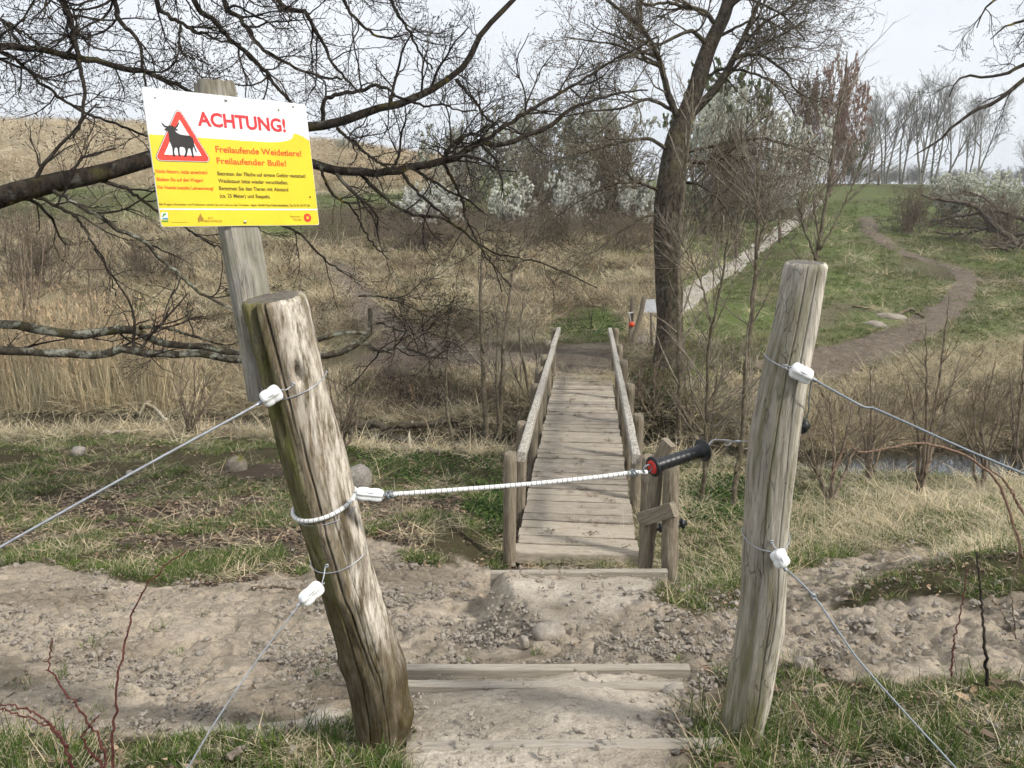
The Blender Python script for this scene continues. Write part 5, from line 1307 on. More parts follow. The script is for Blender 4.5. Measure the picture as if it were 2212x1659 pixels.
C_FIELD = proto_coll('field_reed_clump', [reed(g, 9, [(0.50, 0.43, 0.31), (0.66, 0.59, 0.46), (0.56, 0.51, 0.36)]) for _ in range(4)], M_STRAW)
C_REED = proto_coll('reed_clump', [reed(g) for _ in range(6)], M_STRAW)
def drystem(g, n=7, hgt=(0.5, 1.3)):
    mb = MB(); P = np.zeros((n, 5, 3)); P[:, 0, :2] = g.uniform(-0.22, 0.22, (n, 2)); d = unit(np.stack([g.normal(0, .22, n), g.normal(0, .22, n), np.ones(n)], 1)); L = g.uniform(*hgt, n)[:, None] / 4
    for j in range(1, 5): d = unit(d + g.normal(0, 0.09, (n, 3))); P[:, j] = P[:, j - 1] + d * L
    R = np.repeat(np.linspace(0.006, 0.0025, 5)[None], n, 0); tubes(mb, P, R, 3)
    P2, R2 = grow(P, R, 5, (0.25, 0.95), (0.2, 0.45), (25, 60), 4, 0.12, (0, 0, 0.08), 0.7, 0.002, g); tubes(mb, P2, R2, 3)
    return mb.mesh('drystem')
C_STEM = proto_coll('dry_stem_clump', [drystem(g) for _ in range(6)], M_SHRUB)
def ivy(g, n=22, R=0.13):
    mb = MB()
    for _ in range(n):
        s = g.uniform(0.010, 0.022); c = np.array([*g.normal(0, R * 0.6, 2), g.uniform(0.01, 0.08)]); nrm_ = unit(np.array([*g.normal(0, 0.5, 2), 1.0])); u = unit(np.cross(nrm_, g.normal(size=3))); v = np.cross(nrm_, u)
        col = np.array([(0.030, 0.062, 0.016), (0.055, 0.095, 0.022), (0.085, 0.125, 0.035)])[g.integers(0, 3)]
        mb.add([c - u * s, c + v * s * .8, c + u * s * 1.2, c - v * s * .8], [(0, 1, 2, 3)], col=np.tile(col, (4, 1)))
    return mb.mesh('ivy', False)
C_IVY = proto_coll('ivy_patch', [ivy(g) for _ in range(5)], M_LEAF)

def pick(P, keep): return P[keep]
r5 = np.random.default_rng(501)
# near and middle green grass
P = cand(r5, 22000, 1.35, 6.2, 1.6); c = cover(*P.T); k = (c == 2) & (r5.uniform(size=len(P)) < 0.12 + 0.6 * sstep(0.42, 0.64, fbm(P[:, 0] * 4, P[:, 1] * 4, 70, 3))) | (c == 3) & (r5.uniform(size=len(P)) < 0.3) | (c == 0) & (r5.uniform(size=len(P)) < 0.008)
P = P[k]; scatter('grass', P, r5.uniform(0.45, 1.0, len(P)), C_GRASS, 'short green grass tufts on the near slope', r5)
P = cand(r5, 1500, 1.35, 4.6, 1.6); c = cover(*P.T); k = (c == 2) & (fbm(P[:, 0] * 3, P[:, 1] * 3, 71, 2) > 0.48); P = P[k]
scatter('grass', P, r5.uniform(0.5, 1.0, len(P)), C_LONG, 'longer grass blades at the bottom corners', r5)
P = cand(r5, 60000, 5.2, 14.5, 1.3); c = cover(*P.T); n_ = fbm(P[:, 0] * 1.5, P[:, 1] * 1.5, 73, 3); q = r5.uniform(size=len(P))
k = dry(P) & (((c == 2) & (q < 0.04 + 0.8 * sstep(0.46, 0.60, n_))) | ((c == 3) & (q < 0.22)) | ((c == 4) & (n_ > 0.58) & (q < 0.7)) | ((c == 7) & (n_ > 0.6)))
P = P[k]; cc = cover(*P.T); scatter('grass', P, r5.uniform(0.7, 1.5, len(P)) * np.where(cc == 3, 1.5, 1.0), C_GRASS, 'short green grass on the flat bank before the stream', r5)
P = cand(r5, 42000, 14.0, 60, 1.2); c = cover(*P.T); n_ = fbm(P[:, 0] * 0.6, P[:, 1] * 0.6, 75, 3); q = r5.uniform(size=len(P))
k = ((c == 2) & (n_ > 0.36) & (q < 0.9)) | ((c == 3) & (n_ > 0.55) & (q < 0.4)) | ((c == 7) & (n_ > 0.55))
P = P[k]; scatter('grass', P, r5.uniform(1.2, 2.3, len(P)) * np.clip(P[:, 1] / 22, 0.8, 1.7), C_GRASS, 'grazed green grass on the far slope', r5)
# straw
P = cand(r5, 24000, 3.0, 13.5, 1.3); c = cover(*P.T); q = r5.uniform(size=len(P)); n_ = fbm(P[:, 0] * 1.2, P[:, 1] * 1.2, 79, 3)
k = dry(P) & (((c == 3) & (q < 0.22 + 0.7 * sstep(0.40, 0.58, n_))) | ((c == 2) & (P[:, 1] > 5) & (q < 0.07)) | ((c == 4) & (q < 0.05)))
P = P[k]; scatter('straw', P, r5.uniform(0.5, 1.1, len(P)) * np.clip(P[:, 1] / 8, 0.5, 1), C_STRAW, 'flattened dry straw on the near bank', r5, 0.12)
P = cand(r5, 40000, 12.0, 48, 1.15); c = cover(*P.T); q = r5.uniform(size=len(P)); n_ = fbm(P[:, 0] * 0.7, P[:, 1] * 0.7, 83, 3)
k = dry(P) & (((c == 3) & (n_ > 0.40) & (q < 0.95)) | ((c == 2) & (q < 0.06)) | ((c == 7) & (q < 0.02)))
P = P[k]; scatter('straw', P, r5.uniform(0.8, 1.7, len(P)) * np.clip(P[:, 1] / 20, 0.85, 1.7), C_STRAW, 'matted dry grass on the far bank', r5, 0.25)
P = cand(r5, 16000, 12.5, 48, 1.2); c = cover(*P.T); q = r5.uniform(size=len(P)); n_ = fbm(P[:, 0] * 0.5 + 30, P[:, 1] * 0.5, 89, 3); px_ = project(*P.T)[0]
k = dry(P) & (((c == 3) & (n_ > 0.46)) | ((c == 7) & (q < 0.5)) | ((c == 1) & (q < 0.04))) & (q < np.where(px_ < 1450, 0.9, 0.35)); P = P[k]
scatter('dead_growth', P, r5.uniform(0.7, 1.5, len(P)) * np.clip(P[:, 1] / 20, 0.8, 1.6), C_BROWN, 'brown dead growth among the straw on the far bank', r5, 0.25)
# overhanging straw along the stream banks
xs_ = r5.uniform(-14, 12, 2600); sd = r5.choice([-1, 1], 2600); P = np.stack([xs_, stream_y(xs_) + sd * r5.uniform(0.55, 1.5, 2600), np.zeros(2600)], 1); P[:, 2] = H(P[:, 0], P[:, 1])
k = (P[:, 2] > WATER_Z - 0.05) & (np.abs(P[:, 0] - 0.9) > 0.9) & ~((P[:, 0] > 3.0) & (P[:, 0] < 7) & (sd < 0))
P = P[k]; scatter('straw', P, r5.uniform(0.8, 1.6, len(P)), C_STRAW, 'dry grass overhanging the stream banks', r5, 0.35)
# leaf litter
P = cand(r5, 30000, 1.4, 14, 1.35); c = cover(*P.T); q = r5.uniform(size=len(P))
k = dry(P) & (((c == 4) & (q < 0.85)) | ((c == 2) & (q < np.where(P[:, 1] < 4, 0.06, 0.22))) | ((c == 3) & (q < 0.10)) | ((c == 7) & (q < 0.12)) | ((c == 0) & (q < 0.006)))
P = P[k]; scatter('leaf_litter', P, r5.uniform(0.7, 1.2, len(P)) * np.clip(P[:, 1] / 8, 0.42, 0.95), C_LEAF, 'fallen brown leaves on the near bank', r5, 0.15)
P = cand(r5, 9000, 14, 34, 1.2); c = cover(*P.T); q = r5.uniform(size=len(P)); k = ((c == 2) & (q < 0.16)) | ((c == 1) & (q < 0.45)) | ((c == 3) & (q < 0.15)) | ((c == 7) & (q < 0.1))
P = P[k]; scatter('leaf_litter', P, r5.uniform(0.6, 1.3, len(P)), C_LEAF, 'fallen leaves scattered over the far slope', r5, 0.15)
P = cand(r5, 2600, 1.35, 3.4, 1.5); c = cover(*P.T); P = P[(c == 2) & (r5.uniform(size=len(P)) < 0.06)]
scatter('leaf_litter', P, r5.uniform(0.6, 1.1, len(P)), C_LEAF, 'dead leaves in the grass at the bottom corners', r5, 0.3)
P = cand(r5, 2600, 1.35, 3.6, 1.5); c = cover(*P.T); P = P[(c == 2) & (r5.uniform(size=len(P)) < 0.22)]
scatter('straw', P, r5.uniform(0.15, 0.30, len(P)), C_STRAW, 'dead straw in the grass at the bottom corners', r5, 0.15)
# soil clods
P = cand(r5, 30000, 1.5, 6.5, 1.5); c = cover(*P.T); q = r5.uniform(size=len(P)); n_ = fbm(P[:, 0] * 3.5, P[:, 1] * 3.5, 87, 3)
k = ((c == 0) & (q < sstep(0.48, 0.70, n_) * 0.5 + 0.04)) | ((c == 8) & (q < 0.05)) | ((c == 4) & (q < 0.1)) | ((c == 2) & (q < 0.04))
P = P[k]; P = P[(P[:, 0] < 1.1) | (r5.uniform(size=len(P)) < 0.38)]; rr = (P[:, 0] > 1.1); P[:, 2] -= 0.006
scatter('soil_clods', P, r5.uniform(0.6, 1.4, len(P)) * np.where(rr, 1.35, 0.85) * np.clip(P[:, 1] / 3.2, 0.75, 1.2), C_CLOD, 'crumbled dry soil clods on the slope', r5, 0.3)
# reeds on the left
def region(n, pts, g):
    p = np.array(pts, float); lo, hi = p.min(0), p.max(0); out = []
    while len(out) < n:
        q = g.uniform(lo, hi, (n * 2, 2)); q = q[inpoly(q[:, 0], q[:, 1], pts)]; out += list(q)
    q = np.array(out[:n]); return np.column_stack([q, H(q[:, 0], q[:, 1])])
rx = [tuple(G(*p)[:2]) for p in ((-260, 905), (120, 905), (330, 890), (430, 905), (410, 800), (300, 760), (60, 740), (-260, 740))]
P = region(700, rx, r5); P[:, 2] = np.maximum(P[:, 2], WATER_Z - 0.05); scatter('reeds', P, r5.uniform(0.55, 1.0, len(P)), C_REED, 'stand of tan reeds with feathery plumes behind the ditch', r5, 0.12)
P = region(900, [tuple(G(*p)[:2]) for p in ((-260, 925), (120, 925), (560, 925), (640, 860), (420, 790), (-260, 790))], r5); P = P[dry(P)]; scatter('straw', P, r5.uniform(1.2, 2.2, len(P)), C_STRAW, 'collapsed reed straw at the foot of the reed stand', r5, 0.4)
# brown stems below the blossom bushes and other dry stems
P = region(900, [tuple(G(*p)[:2]) for p in ((640, 520), (900, 545), (1420, 520), (1430, 470), (1150, 465), (700, 470))], r5); scatter('dry_stems', P, r5.uniform(0.7, 1.3, len(P)), C_STEM, 'reddish brown stems in front of the blossom bushes', r5, 0.15)
P = region(130, [tuple(G(*p)[:2]) for p in ((-200, 640), (500, 640), (640, 560), (400, 480), (-200, 480))], r5); scatter('dry_stems', P, r5.uniform(0.5, 1.1, len(P)), C_STEM, 'brown stems on the left far slope', r5, 0.2)
P = region(110, [tuple(G(*p)[:2]) for p in ((1480, 1000), (1720, 1000), (2230, 980), (2230, 860), (1700, 880), (1480, 880))], r5); P = P[dry(P)]; scatter('dry_stems', P, r5.uniform(0.4, 0.9, len(P)), C_STEM, 'thin brown stems along the stream on the right', r5, 0.2)
P = region(120, [tuple(G(*p)[:2]) for p in ((640, 960), (1110, 975), (1140, 860), (1000, 800), (700, 830))], r5); P = P[dry(P)]; scatter('dry_stems', P, r5.uniform(0.3, 0.7, len(P)), C_STEM, 'thin brown stems along the dark bank left of the bridge', r5, 0.25)
# dark green ground cover
P = np.concatenate([region(700, [tuple(G(*p)[:2]) for p in ((1390, 960), (1500, 990), (1640, 960), (1640, 860), (1480, 800), (1360, 800))], r5), region(700, [tuple(G(*p)[:2]) for p in ((1480, 1130), (1600, 1140), (1720, 1090), (1700, 1040), (1480, 1040))], r5), region(260, [tuple(G(*p)[:2]) for p in ((560, 1000), (830, 1050), (1090, 1060), (1090, 990), (760, 970))], r5), region(160, [tuple(G(*p)[:2]) for p in ((1000, 1100), (1090, 1180), (1090, 1060))], r5), region(260, [tuple(G(*p)[:2]) for p in ((1190, 740), (1360, 740), (1360, 680), (1200, 690))], r5)])
P = P[dry(P)]; scatter('ground_ivy', P, r5.uniform(0.6, 1.2, len(P)), C_IVY, 'dark green ground cover of small leaves', r5, 0.2)
# crumbs of leaf and mud on the deck
n_ = 150; sdk = r5.uniform(0.1, 8.9, n_); lt = r5.normal(0.0, 0.30, n_); lt = np.clip(lt, -0.5, 0.5); P = BN[None] + bd[None] * sdk[:, None] + bs[None] * lt[:, None] + bup[None] * 0.004
scatter('leaf_litter', P, r5.uniform(0.25, 0.7, n_), C_LEAF, 'crumbled leaves and mud on the bridge deck', r5, 0.02)
# far reed field on the hill
P = cand(r5, 26000, 44, 115, 1.0, 0.85); c = cover(*P.T); P = P[(c == 6)]
scatter('reed_field', P, np.stack([r5.uniform(1.5, 3.0, len(P)), r5.uniform(1.5, 3.0, len(P)), r5.uniform(0.28, 0.5, len(P))], 1), C_FIELD, 'tan reed field covering the distant hill', r5, 0.12)

# ------------------------------------------------------------------ trees
def px_limb(rows, n=28, jit=0.0, g=None):
    """rows: px, py, depth, thickness in photograph pixels -> polyline and radii"""
    r = np.array([(*at(a, b, d), t * d / FPX / 2) for a, b, d, t in rows]); c = crom(r, n)
    if jit and g is not None: c[1:-1, :3] += g.normal(0, jit, (n - 2, 3))
    return c[:, :3], np.maximum(c[:, 3], 0.002)

def auto(rows, d0, d1, t0, t1):
    m = len(rows); return [(a, b, d0 + (d1 - d0) * i / (m - 1), t0 + (t1 - t0) * i / (m - 1)) for i, (a, b) in enumerate(rows)]

def limb_tree(name, label, base, trunk_ctrl, limbs, mats, g, l1, l2, l3, cat='tree', trunk_sides=24, trunk_n=40, limb_n=28, lichen=(), buds=0.0, trop=(0, 0, 0.05), wob=0.16, budr=0.004, rough=0.10, limb_k=1.0, few=()):
    """trunk, hand placed limbs and three orders of twigs"""
    root = thing(name, label, cat, base)
    c = crom(np.array(trunk_ctrl, float), trunk_n); mb = MB(); tubes(mb, c[None, :, :3], c[None, :, 3], trunk_sides, True)
    V = mb.v[0]; ax = np.repeat(c[:, :3], trunk_sides, 0); m_ = len(ax); dv = V[:m_] - ax; th = np.tile(np.arange(trunk_sides), trunk_n)
    f = 1 + rough * (fbm(th * 1.1, ax[:, 2] * 2.2, 5, 4) - 0.5) * 2 + rough * 0.8 * (np.abs(fbm(th * 1.9, ax[:, 2] * 1.3, 15, 3) - 0.5) * 4 - 0.5)
    V[:m_] = ax + dv * f[:, None]; mb.v[0] = V; mbo('trunk', mb, mats[0], root)
    PP = []; RR = []
    for i, rows in enumerate(limbs):
        p, r = px_limb(rows, limb_n, 0.006, g)
        r = r * limb_k
        mb = MB(); tubes(mb, p[None], (r * (1 + 0.12 * (fbm(np.arange(limb_n) * 0.9, np.full(limb_n, i * 3.0), 3, 2) - 0.5) * 2))[None], 10 if r.max() > 0.02 else 6, True)
        mbo('limb', mb, mats[2] if i in lichen else mats[0], root); PP.append(p); RR.append(r)
    P = np.stack(PP); R = np.stack(RR)
    n1, a1, b1 = l1; n1 = np.array([max(3, n1 // 2) if i in few else n1 for i in range(len(P))]); P1, R1 = grow(P, R, n1, (0.12, 0.98), a1, (30, 75), 9, wob, trop, 0.55, b1, g, lnmode='abs')
    n2, a2, b2 = l2; P2, R2 = grow(P1, R1, n2, (0.15, 1.0), a2, (25, 65), 7, wob, trop, 0.6, b2, g, lnmode='abs')
    n3, a3, b3 = l3; P3, R3 = grow(P2, R2, n3, (0.15, 1.0), a3, (25, 65), 5, wob, trop, 0.65, b3, g, lnmode='abs')
    if buds:
        R3[:, -1] = budr; R3[:, -2] = np.minimum(R3[:, -2], budr * 0.6)
    mb = MB(); tubes(mb, P1, R1, 5); tubes(mb, P2, R2, 4); mbo('branches', mb, mats[1], root)
    mb = MB(); tubes(mb, P3, R3, 3); mbo('twigs', mb, mats[1], root)
    return root, P3

go_ = np.random.default_rng(77)
OT = np.array([-6.3, 6.6])          # oak trunk just outside the left edge
oz = gz(*OT); tk = lambda h: (OT[0], OT[1], oz + h)
trunk = [(OT[0], OT[1], oz - 0.3, 0.46), (OT[0] + 0.02, OT[1], oz + 0.6, 0.36), (OT[0] + 0.05, OT[1] + 0.05, oz + 2.2, 0.31), (OT[0], OT[1], oz + 3.6, 0.28), (OT[0] - 0.15, OT[1] + 0.1, oz + 5.6, 0.22), (OT[0], OT[1] + 0.1, oz + 7.5, 0.13), (OT[0] + 0.2, OT[1], oz + 9.0, 0.05)]
def off(h, t, d=None):              # a limb's start on the trunk, expressed as photograph point
    px, py, dd = project(np.array(OT[0]), np.array(OT[1]), np.array(oz + h)); return (float(px), float(py), float(dd), t)
# the high limb above the frame that the hanging branches spring from
HI = [off(5.0, 50), (-300, -160, 6.3, 42), (0, -230, 6.4, 34), (350, -210, 6.6, 28), (700, -180, 6.9, 22), (1000, -260, 7.2, 14), (1250, -420, 7.5, 6)]
limbs = [
 [off(3.0, 80), (-160, 470, 6.2, 64), (0, 426, 6.1, 46), (88, 402, 6.2, 42), (175, 382, 6.3, 38), (262, 363, 6.45, 35), (330, 340, 6.6, 34), (430, 312, 6.75, 29), (530, 290, 6.85, 24), (664, 276, 6.95, 20), (703, 272, 7.0, 19), (780, 248, 7.1, 17), (830, 230, 7.15, 16), (880, 217, 7.2, 15), (924, 200, 7.25, 14.5), (964, 177, 7.3, 14), (1007, 137, 7.35, 13), (1030, 97, 7.4, 12), (1064, 43, 7.45, 11), (1107, 0, 7.5, 10), (1180, -95, 7.6, 6)],
 [(500, 296, 6.8, 24), (590, 330, 6.9, 22), (670, 353, 7.0, 20), (730, 367, 7.1, 19), (797, 373, 7.2, 18), (850, 370, 7.3, 17), (897, 358, 7.4, 16), (947, 353, 7.5, 15.5), (984, 340, 7.6, 15), (1017, 317, 7.7, 14), (1047, 307, 7.8, 13), (1070, 315, 7.9, 12), (1114, 303, 8.0, 11), (1157, 283, 8.1, 10), (1193, 270, 8.2, 9.5), (1210, 250, 8.3, 9), (1257, 227, 8.5, 7), (1327, 203, 8.8, 5), (1400, 195, 9.0, 3)],
 auto([(1045, 307), (1097, 267), (1147, 237), (1210, 200), (1263, 170), (1327, 130), (1420, 80)], 7.8, 8.6, 10, 4),
 auto([(955, 352), (970, 322), (997, 297), (1030, 290), (1047, 305)], 7.5, 7.7, 10, 6),
 auto([(780, 377), (807, 403), (837, 430), (877, 457), (917, 467), (957, 472), (997, 497), (1034, 527), (1094, 553), (1180, 572), (1290, 622)], 7.2, 8.0, 9, 2.5),
 auto([(870, 374), (897, 410), (940, 450), (977, 480), (1017, 513), (1060, 560), (1085, 630)], 7.3, 7.8, 8, 2.5),
 auto([(960, 353), (980, 393), (997, 433), (1007, 473), (1027, 513), (1050, 553), (1105, 620)], 7.5, 7.9, 8, 2.5),
 auto([(727, 278), (763, 307), (797, 337), (840, 363)], 7.0, 6.9, 8, 4),
 auto([(697, 265), (699, 223), (717, 207), (773, 197), (813, 185), (843, 197), (867, 213), (917, 228), (957, 225), (983, 238), (1033, 240)], 7.0, 7.0, 10, 3),
 auto([(985, 170), (1005, 195), (1030, 223), (1047, 253), (1080, 273), (1130, 290)], 7.3, 7.5, 8, 3),
 [off(4.2, 46), (-150, 90, 6.3, 20), (0, 101, 6.2, 15), (88, 108, 6.25, 14), (168, 122, 6.3, 13), (262, 143, 6.4, 12), (315, 157, 6.45, 11), (367, 178, 6.5, 9), (415, 200, 6.5, 7), (470, 235, 6.6, 5)],
 auto([(-60, 5), (0, 40), (35, 60), (70, 84), (95, 108), (150, 130)], 6.2, 6.3, 8, 3),
 auto([(-60, 90), (0, 112), (45, 136), (70, 161), (105, 192), (150, 224), (196, 248), (245, 266), (308, 290), (380, 305)], 6.2, 6.7, 9, 4),
 auto([(100, -225), (136, 0), (150, 32), (164, 91), (175, 147), (182, 196), (175, 252), (158, 298)], 6.4, 6.0, 14, 5),
 auto([(220, -220), (248, 0), (259, 45), (280, 66), (301, 94), (308, 140), (315, 185)], 6.5, 6.4, 12, 5),
 auto([(320, -210), (340, 0), (360, 31), (392, 52), (420, 70), (445, 73), (470, 88), (520, 95)], 6.6, 6.5, 11, 4),
 auto([(390, 52), (388, 98), (402, 119), (430, 130), (455, 140)], 6.5, 6.5, 6, 2.5),
 auto([(390, -205), (420, 0), (458, 38), (490, 77), (525, 108), (574, 154), (595, 185), (626, 217), (650, 262)], 6.6, 6.8, 13, 5),
 auto([(450, -205), (483, 0), (518, 38), (546, 80), (567, 105), (630, 143), (690, 165), (740, 172)], 6.7, 6.8, 12, 4),
 auto([(560, -190), (602, 0), (658, 28), (682, 66), (700, 98), (714, 133), (745, 168), (774, 196)], 6.8, 7.0, 12, 4),
 auto([(800, -190), (846, 0), (880, 60), (905, 110), (935, 150)], 7.0, 7.1, 9, 3),
 auto([(660, -185), (740, 0), (790, 60), (830, 80), (880, 75)], 6.9, 7.0, 9, 3),
 auto([(115, 412), (168, 441), (217, 469), (256, 497), (307, 518), (333, 548), (367, 574), (400, 604), (427, 628), (480, 658), (520, 675), (580, 720)], 6.2, 7.0, 11, 5),
 auto([(60, 415), (120, 445), (165, 470), (196, 518), (217, 553), (240, 600), (250, 640)], 6.2, 6.4, 9, 3),
 auto([(217, 390), (280, 413), (329, 448), (400, 490), (480, 540), (560, 560)], 6.4, 6.9, 9, 3),
 auto([(320, 350), (420, 400), (520, 460), (640, 500), (700, 560), (760, 600)], 6.6, 7.2, 9, 3),
 auto([(690, 360), (720, 420), (760, 450), (800, 520), (840, 560)], 7.0, 7.4, 7, 2.5),
 [off(1.75, 40), (-170, 690, 7.2, 24), (0, 699, 7.5, 20), (50, 704, 7.55, 20), (100, 714, 7.6, 20), (187, 724, 7.7, 19), (277, 711, 7.8, 18), (317, 728, 7.85, 17), (367, 744, 7.9, 16), (433, 749, 8.0, 16), (530, 764, 8.1, 15), (620, 750, 8.15, 13), (679, 736, 8.2, 11), (717, 723, 8.2, 10), (761, 717, 8.25, 9), (799, 722, 8.3, 8)],
 [off(1.45, 36), (-170, 745, 7.2, 22), (0, 758, 7.4, 19), (67, 761, 7.45, 18), (133, 764, 7.5, 18), (217, 768, 7.6, 18), (267, 754, 7.65, 17), (333, 764, 7.75, 17), (433, 766, 7.85, 17), (530, 778, 8.0, 17), (620, 776, 8.1, 16), (685, 770, 8.2, 15), (730, 764, 8.25, 14), (774, 741, 8.3, 13), (799, 722, 8.3, 11), (800, 690, 8.3, 10), (799, 666, 8.3, 8)],
 auto([(300, 706), (367, 711), (433, 731), (470, 742)], 7.8, 8.0, 9, 4),
 auto([(787, 739), (818, 758), (866, 752), (913, 764), (968, 777)], 8.3, 8.5, 9, 3),
 auto([(795, 700), (830, 700), (870, 715), (930, 720), (985, 735)], 8.3, 8.6, 6, 2.5),
 auto([(775, 640), (820, 640), (870, 655), (920, 672), (1000, 650)], 8.3, 8.6, 5, 2.5),
 HI,
]
oak, otips = limb_tree('oak_tree', 'leafless oak spreading gnarled dark limbs in from the left behind the sign', (OT[0], OT[1], oz), trunk, limbs, (M_OAK, M_OAKTWIG, M_LICHEN), go_,
    (11, (0.45, 1.15), 0.0036), (7, (0.2, 0.5), 0.0024), (5, (0.07, 0.22), 0.0017), lichen=(22, 27, 28, 29, 30, 31, 32), few=(4, 5, 6, 22, 23, 24, 25, 26, 27, 28, 29), buds=1.0, trop=(0, 0, 0.04), wob=0.20, limb_n=44, budr=0.0048)

# alder beyond the far end of the bridge
ga = np.random.default_rng(88); ab = G(1442, 792); AD = float(project(*ab)[2])
def A_(rows): return [(*at(a, b, AD + dd), t * AD / FPX / 2) for a, b, t, dd in rows]
atr = [(ab[0], ab[1], ab[2] - 0.4, 0.52)] + A_([(1446, 785, 80, 0), (1447, 745, 62, 0), (1447, 690, 56, 0), (1443, 600, 54, 0), (1439, 500, 55, 0), (1443, 420, 56, 0), (1460, 310, 48, 0), (1474, 267, 43, 0), (1500, 200, 37, 0), (1520, 133, 34, 0), (1540, 83, 31, 0), (1564, 33, 28, 0), (1580, -30, 25, 0), (1600, -160, 20, 0), (1615, -330, 10, 0), (1620, -460, 4, 0)])
al = [
 auto([(1490, 250), (1527, 213), (1560, 173), (1584, 127), (1604, 87), (1624, 43), (1640, 0), (1670, -90), (1690, -200)], AD, AD - 0.5, 24, 6),
 auto([(1468, 262), (1447, 215), (1440, 193), (1427, 140), (1407, 93), (1387, 60), (1360, 37), (1327, 13), (1270, -40)], AD, AD - 1.0, 20, 7),
 auto([(1584, 127), (1620, 118), (1650, 122), (1677, 140), (1704, 163), (1712, 187), (1737, 207), (1770, 220)], AD - 0.3, AD - 0.8, 10, 3),
 auto([(1470, 345), (1530, 350), (1563, 330), (1585, 340), (1607, 360), (1610, 410), (1623, 447), (1640, 480)], AD, AD - 1.0, 13, 5),
 auto([(1475, 330), (1530, 318), (1604, 303), (1647, 300), (1687, 310), (1750, 330), (1790, 352)], AD, AD - 0.6, 10, 3),
 auto([(1530, 100), (1500, 70), (1480, 70), (1440, 90), (1394, 110), (1327, 133), (1230, 170)], AD, AD - 1.2, 13, 3),
 auto([(1550, 60), (1520, 25), (1480, 15), (1440, 5), (1400, 10), (1350, -20)], AD, AD - 0.8, 14, 4),
 auto([(1575, 10), (1600, -5), (1650, 10), (1700, 40), (1740, 90)], AD, AD - 0.6, 10, 3),
 auto([(1455, 240), (1400, 215), (1340, 235), (1280, 240), (1200, 255)], AD, AD - 1.0, 10, 3),
 auto([(1450, 330), (1400, 300), (1330, 310), (1260, 330), (1180, 350)], AD, AD - 1.5, 11, 3),
 auto([(1440, 420), (1380, 395), (1320, 400), (1260, 430), (1200, 470)], AD, AD - 1.2, 9, 3),
 auto([(1450, 390), (1510, 400), (1560, 440), (1590, 500)], AD, AD - 1.2, 9, 3),
 auto([(1440, 460), (1390, 470), (1340, 500), (1290, 540), (1240, 560)], AD, AD - 1.4, 7, 2.5),
 auto([(1610, 90), (1650, 50), (1700, 20), (1740, -20)], AD - 0.3, AD - 0.6, 9, 3),
 auto([(1560, 40), (1610, -30), (1640, -100), (1700, -160)], AD, AD - 0.6, 12, 4),
 auto([(1540, 85), (1590, 60), (1640, 40), (1690, 60), (1740, 60)], AD, AD + 0.6, 9, 3),
 auto([(1510, 180), (1560, 150), (1630, 160), (1680, 190), (1720, 250)], AD, AD + 0.8, 9, 3),
 auto([(1437, 150), (1390, 130), (1340, 100), (1290, 90), (1220, 80)], AD - 0.4, AD - 1.0, 8, 3),
]
limb_tree('alder_tree', 'tall bare alder with forked trunk beyond the far end of the bridge', ab, atr, al, (M_ALDER, M_DARKTWIG, M_ALDER), ga,
    (12, (0.9, 2.2), 0.007), (8, (0.4, 0.95), 0.0045), (7, (0.14, 0.42), 0.0035), trunk_sides=28, trunk_n=80, limb_k=0.82, buds=1.0, trop=(0, 0, 0.02), wob=0.17, budr=0.011, rough=0.09)

# overhanging tree outside the right edge
gr_ = np.random.default_rng(99); RT = np.array([6.9, 8.2]); rz = gz(*RT)
def offr(h, t): 
    px, py, dd = project(np.array(RT[0]), np.array(RT[1]), np.array(rz + h)); return (float(px), float(py), float(dd), t)
rl_ = [[offr(3.9, 30), (2330, 95, 7.6, 14), (2212, 171, 7.3, 10), (2182, 198, 7.2, 9), (2134, 228, 7.1, 8), (2095, 246, 7.0, 7), (2059, 276, 6.9, 6), (2020, 310, 6.8, 4), (1975, 335, 6.8, 2)],
       [offr(4.3, 26), (2330, 70, 7.6, 11), (2212, 138, 7.3, 8), (2179, 153, 7.2, 7), (2137, 168, 7.1, 6), (2089, 162, 7.0, 5), (2060, 180, 6.95, 3), (2050, 210, 6.9, 2)],
       [offr(4.9, 26), (2350, -40, 7.6, 11), (2230, -30, 7.4, 8), (2170, -12, 7.3, 6), (2130, 20, 7.3, 4), (2110, 60, 7.3, 2)],
       [offr(4.7, 24), (2330, 20, 7.6, 9), (2212, 45, 7.4, 6), (2170, 60, 7.3, 4), (2140, 85, 7.3, 2)]]
limb_tree('overhanging_tree', 'tree outside the right edge with bare dark twigs hanging into the sky', (RT[0], RT[1], rz),
    [(RT[0], RT[1], rz - 0.3, 0.26), (RT[0], RT[1], rz + 1.5, 0.20), (RT[0] + 0.1, RT[1], rz + 3.5, 0.17), (RT[0], RT[1] + 0.1, rz + 5.5, 0.11), (RT[0] + 0.1, RT[1], rz + 7.5, 0.04)], rl_, (M_OAK, M_OAKTWIG, M_OAK), gr_,
    (7, (0.3, 0.75), 0.0035), (5, (0.15, 0.35), 0.0024), (4, (0.06, 0.16), 0.0018), buds=1.0, trop=(-0.02, 0, -0.06), wob=0.16, budr=0.004)

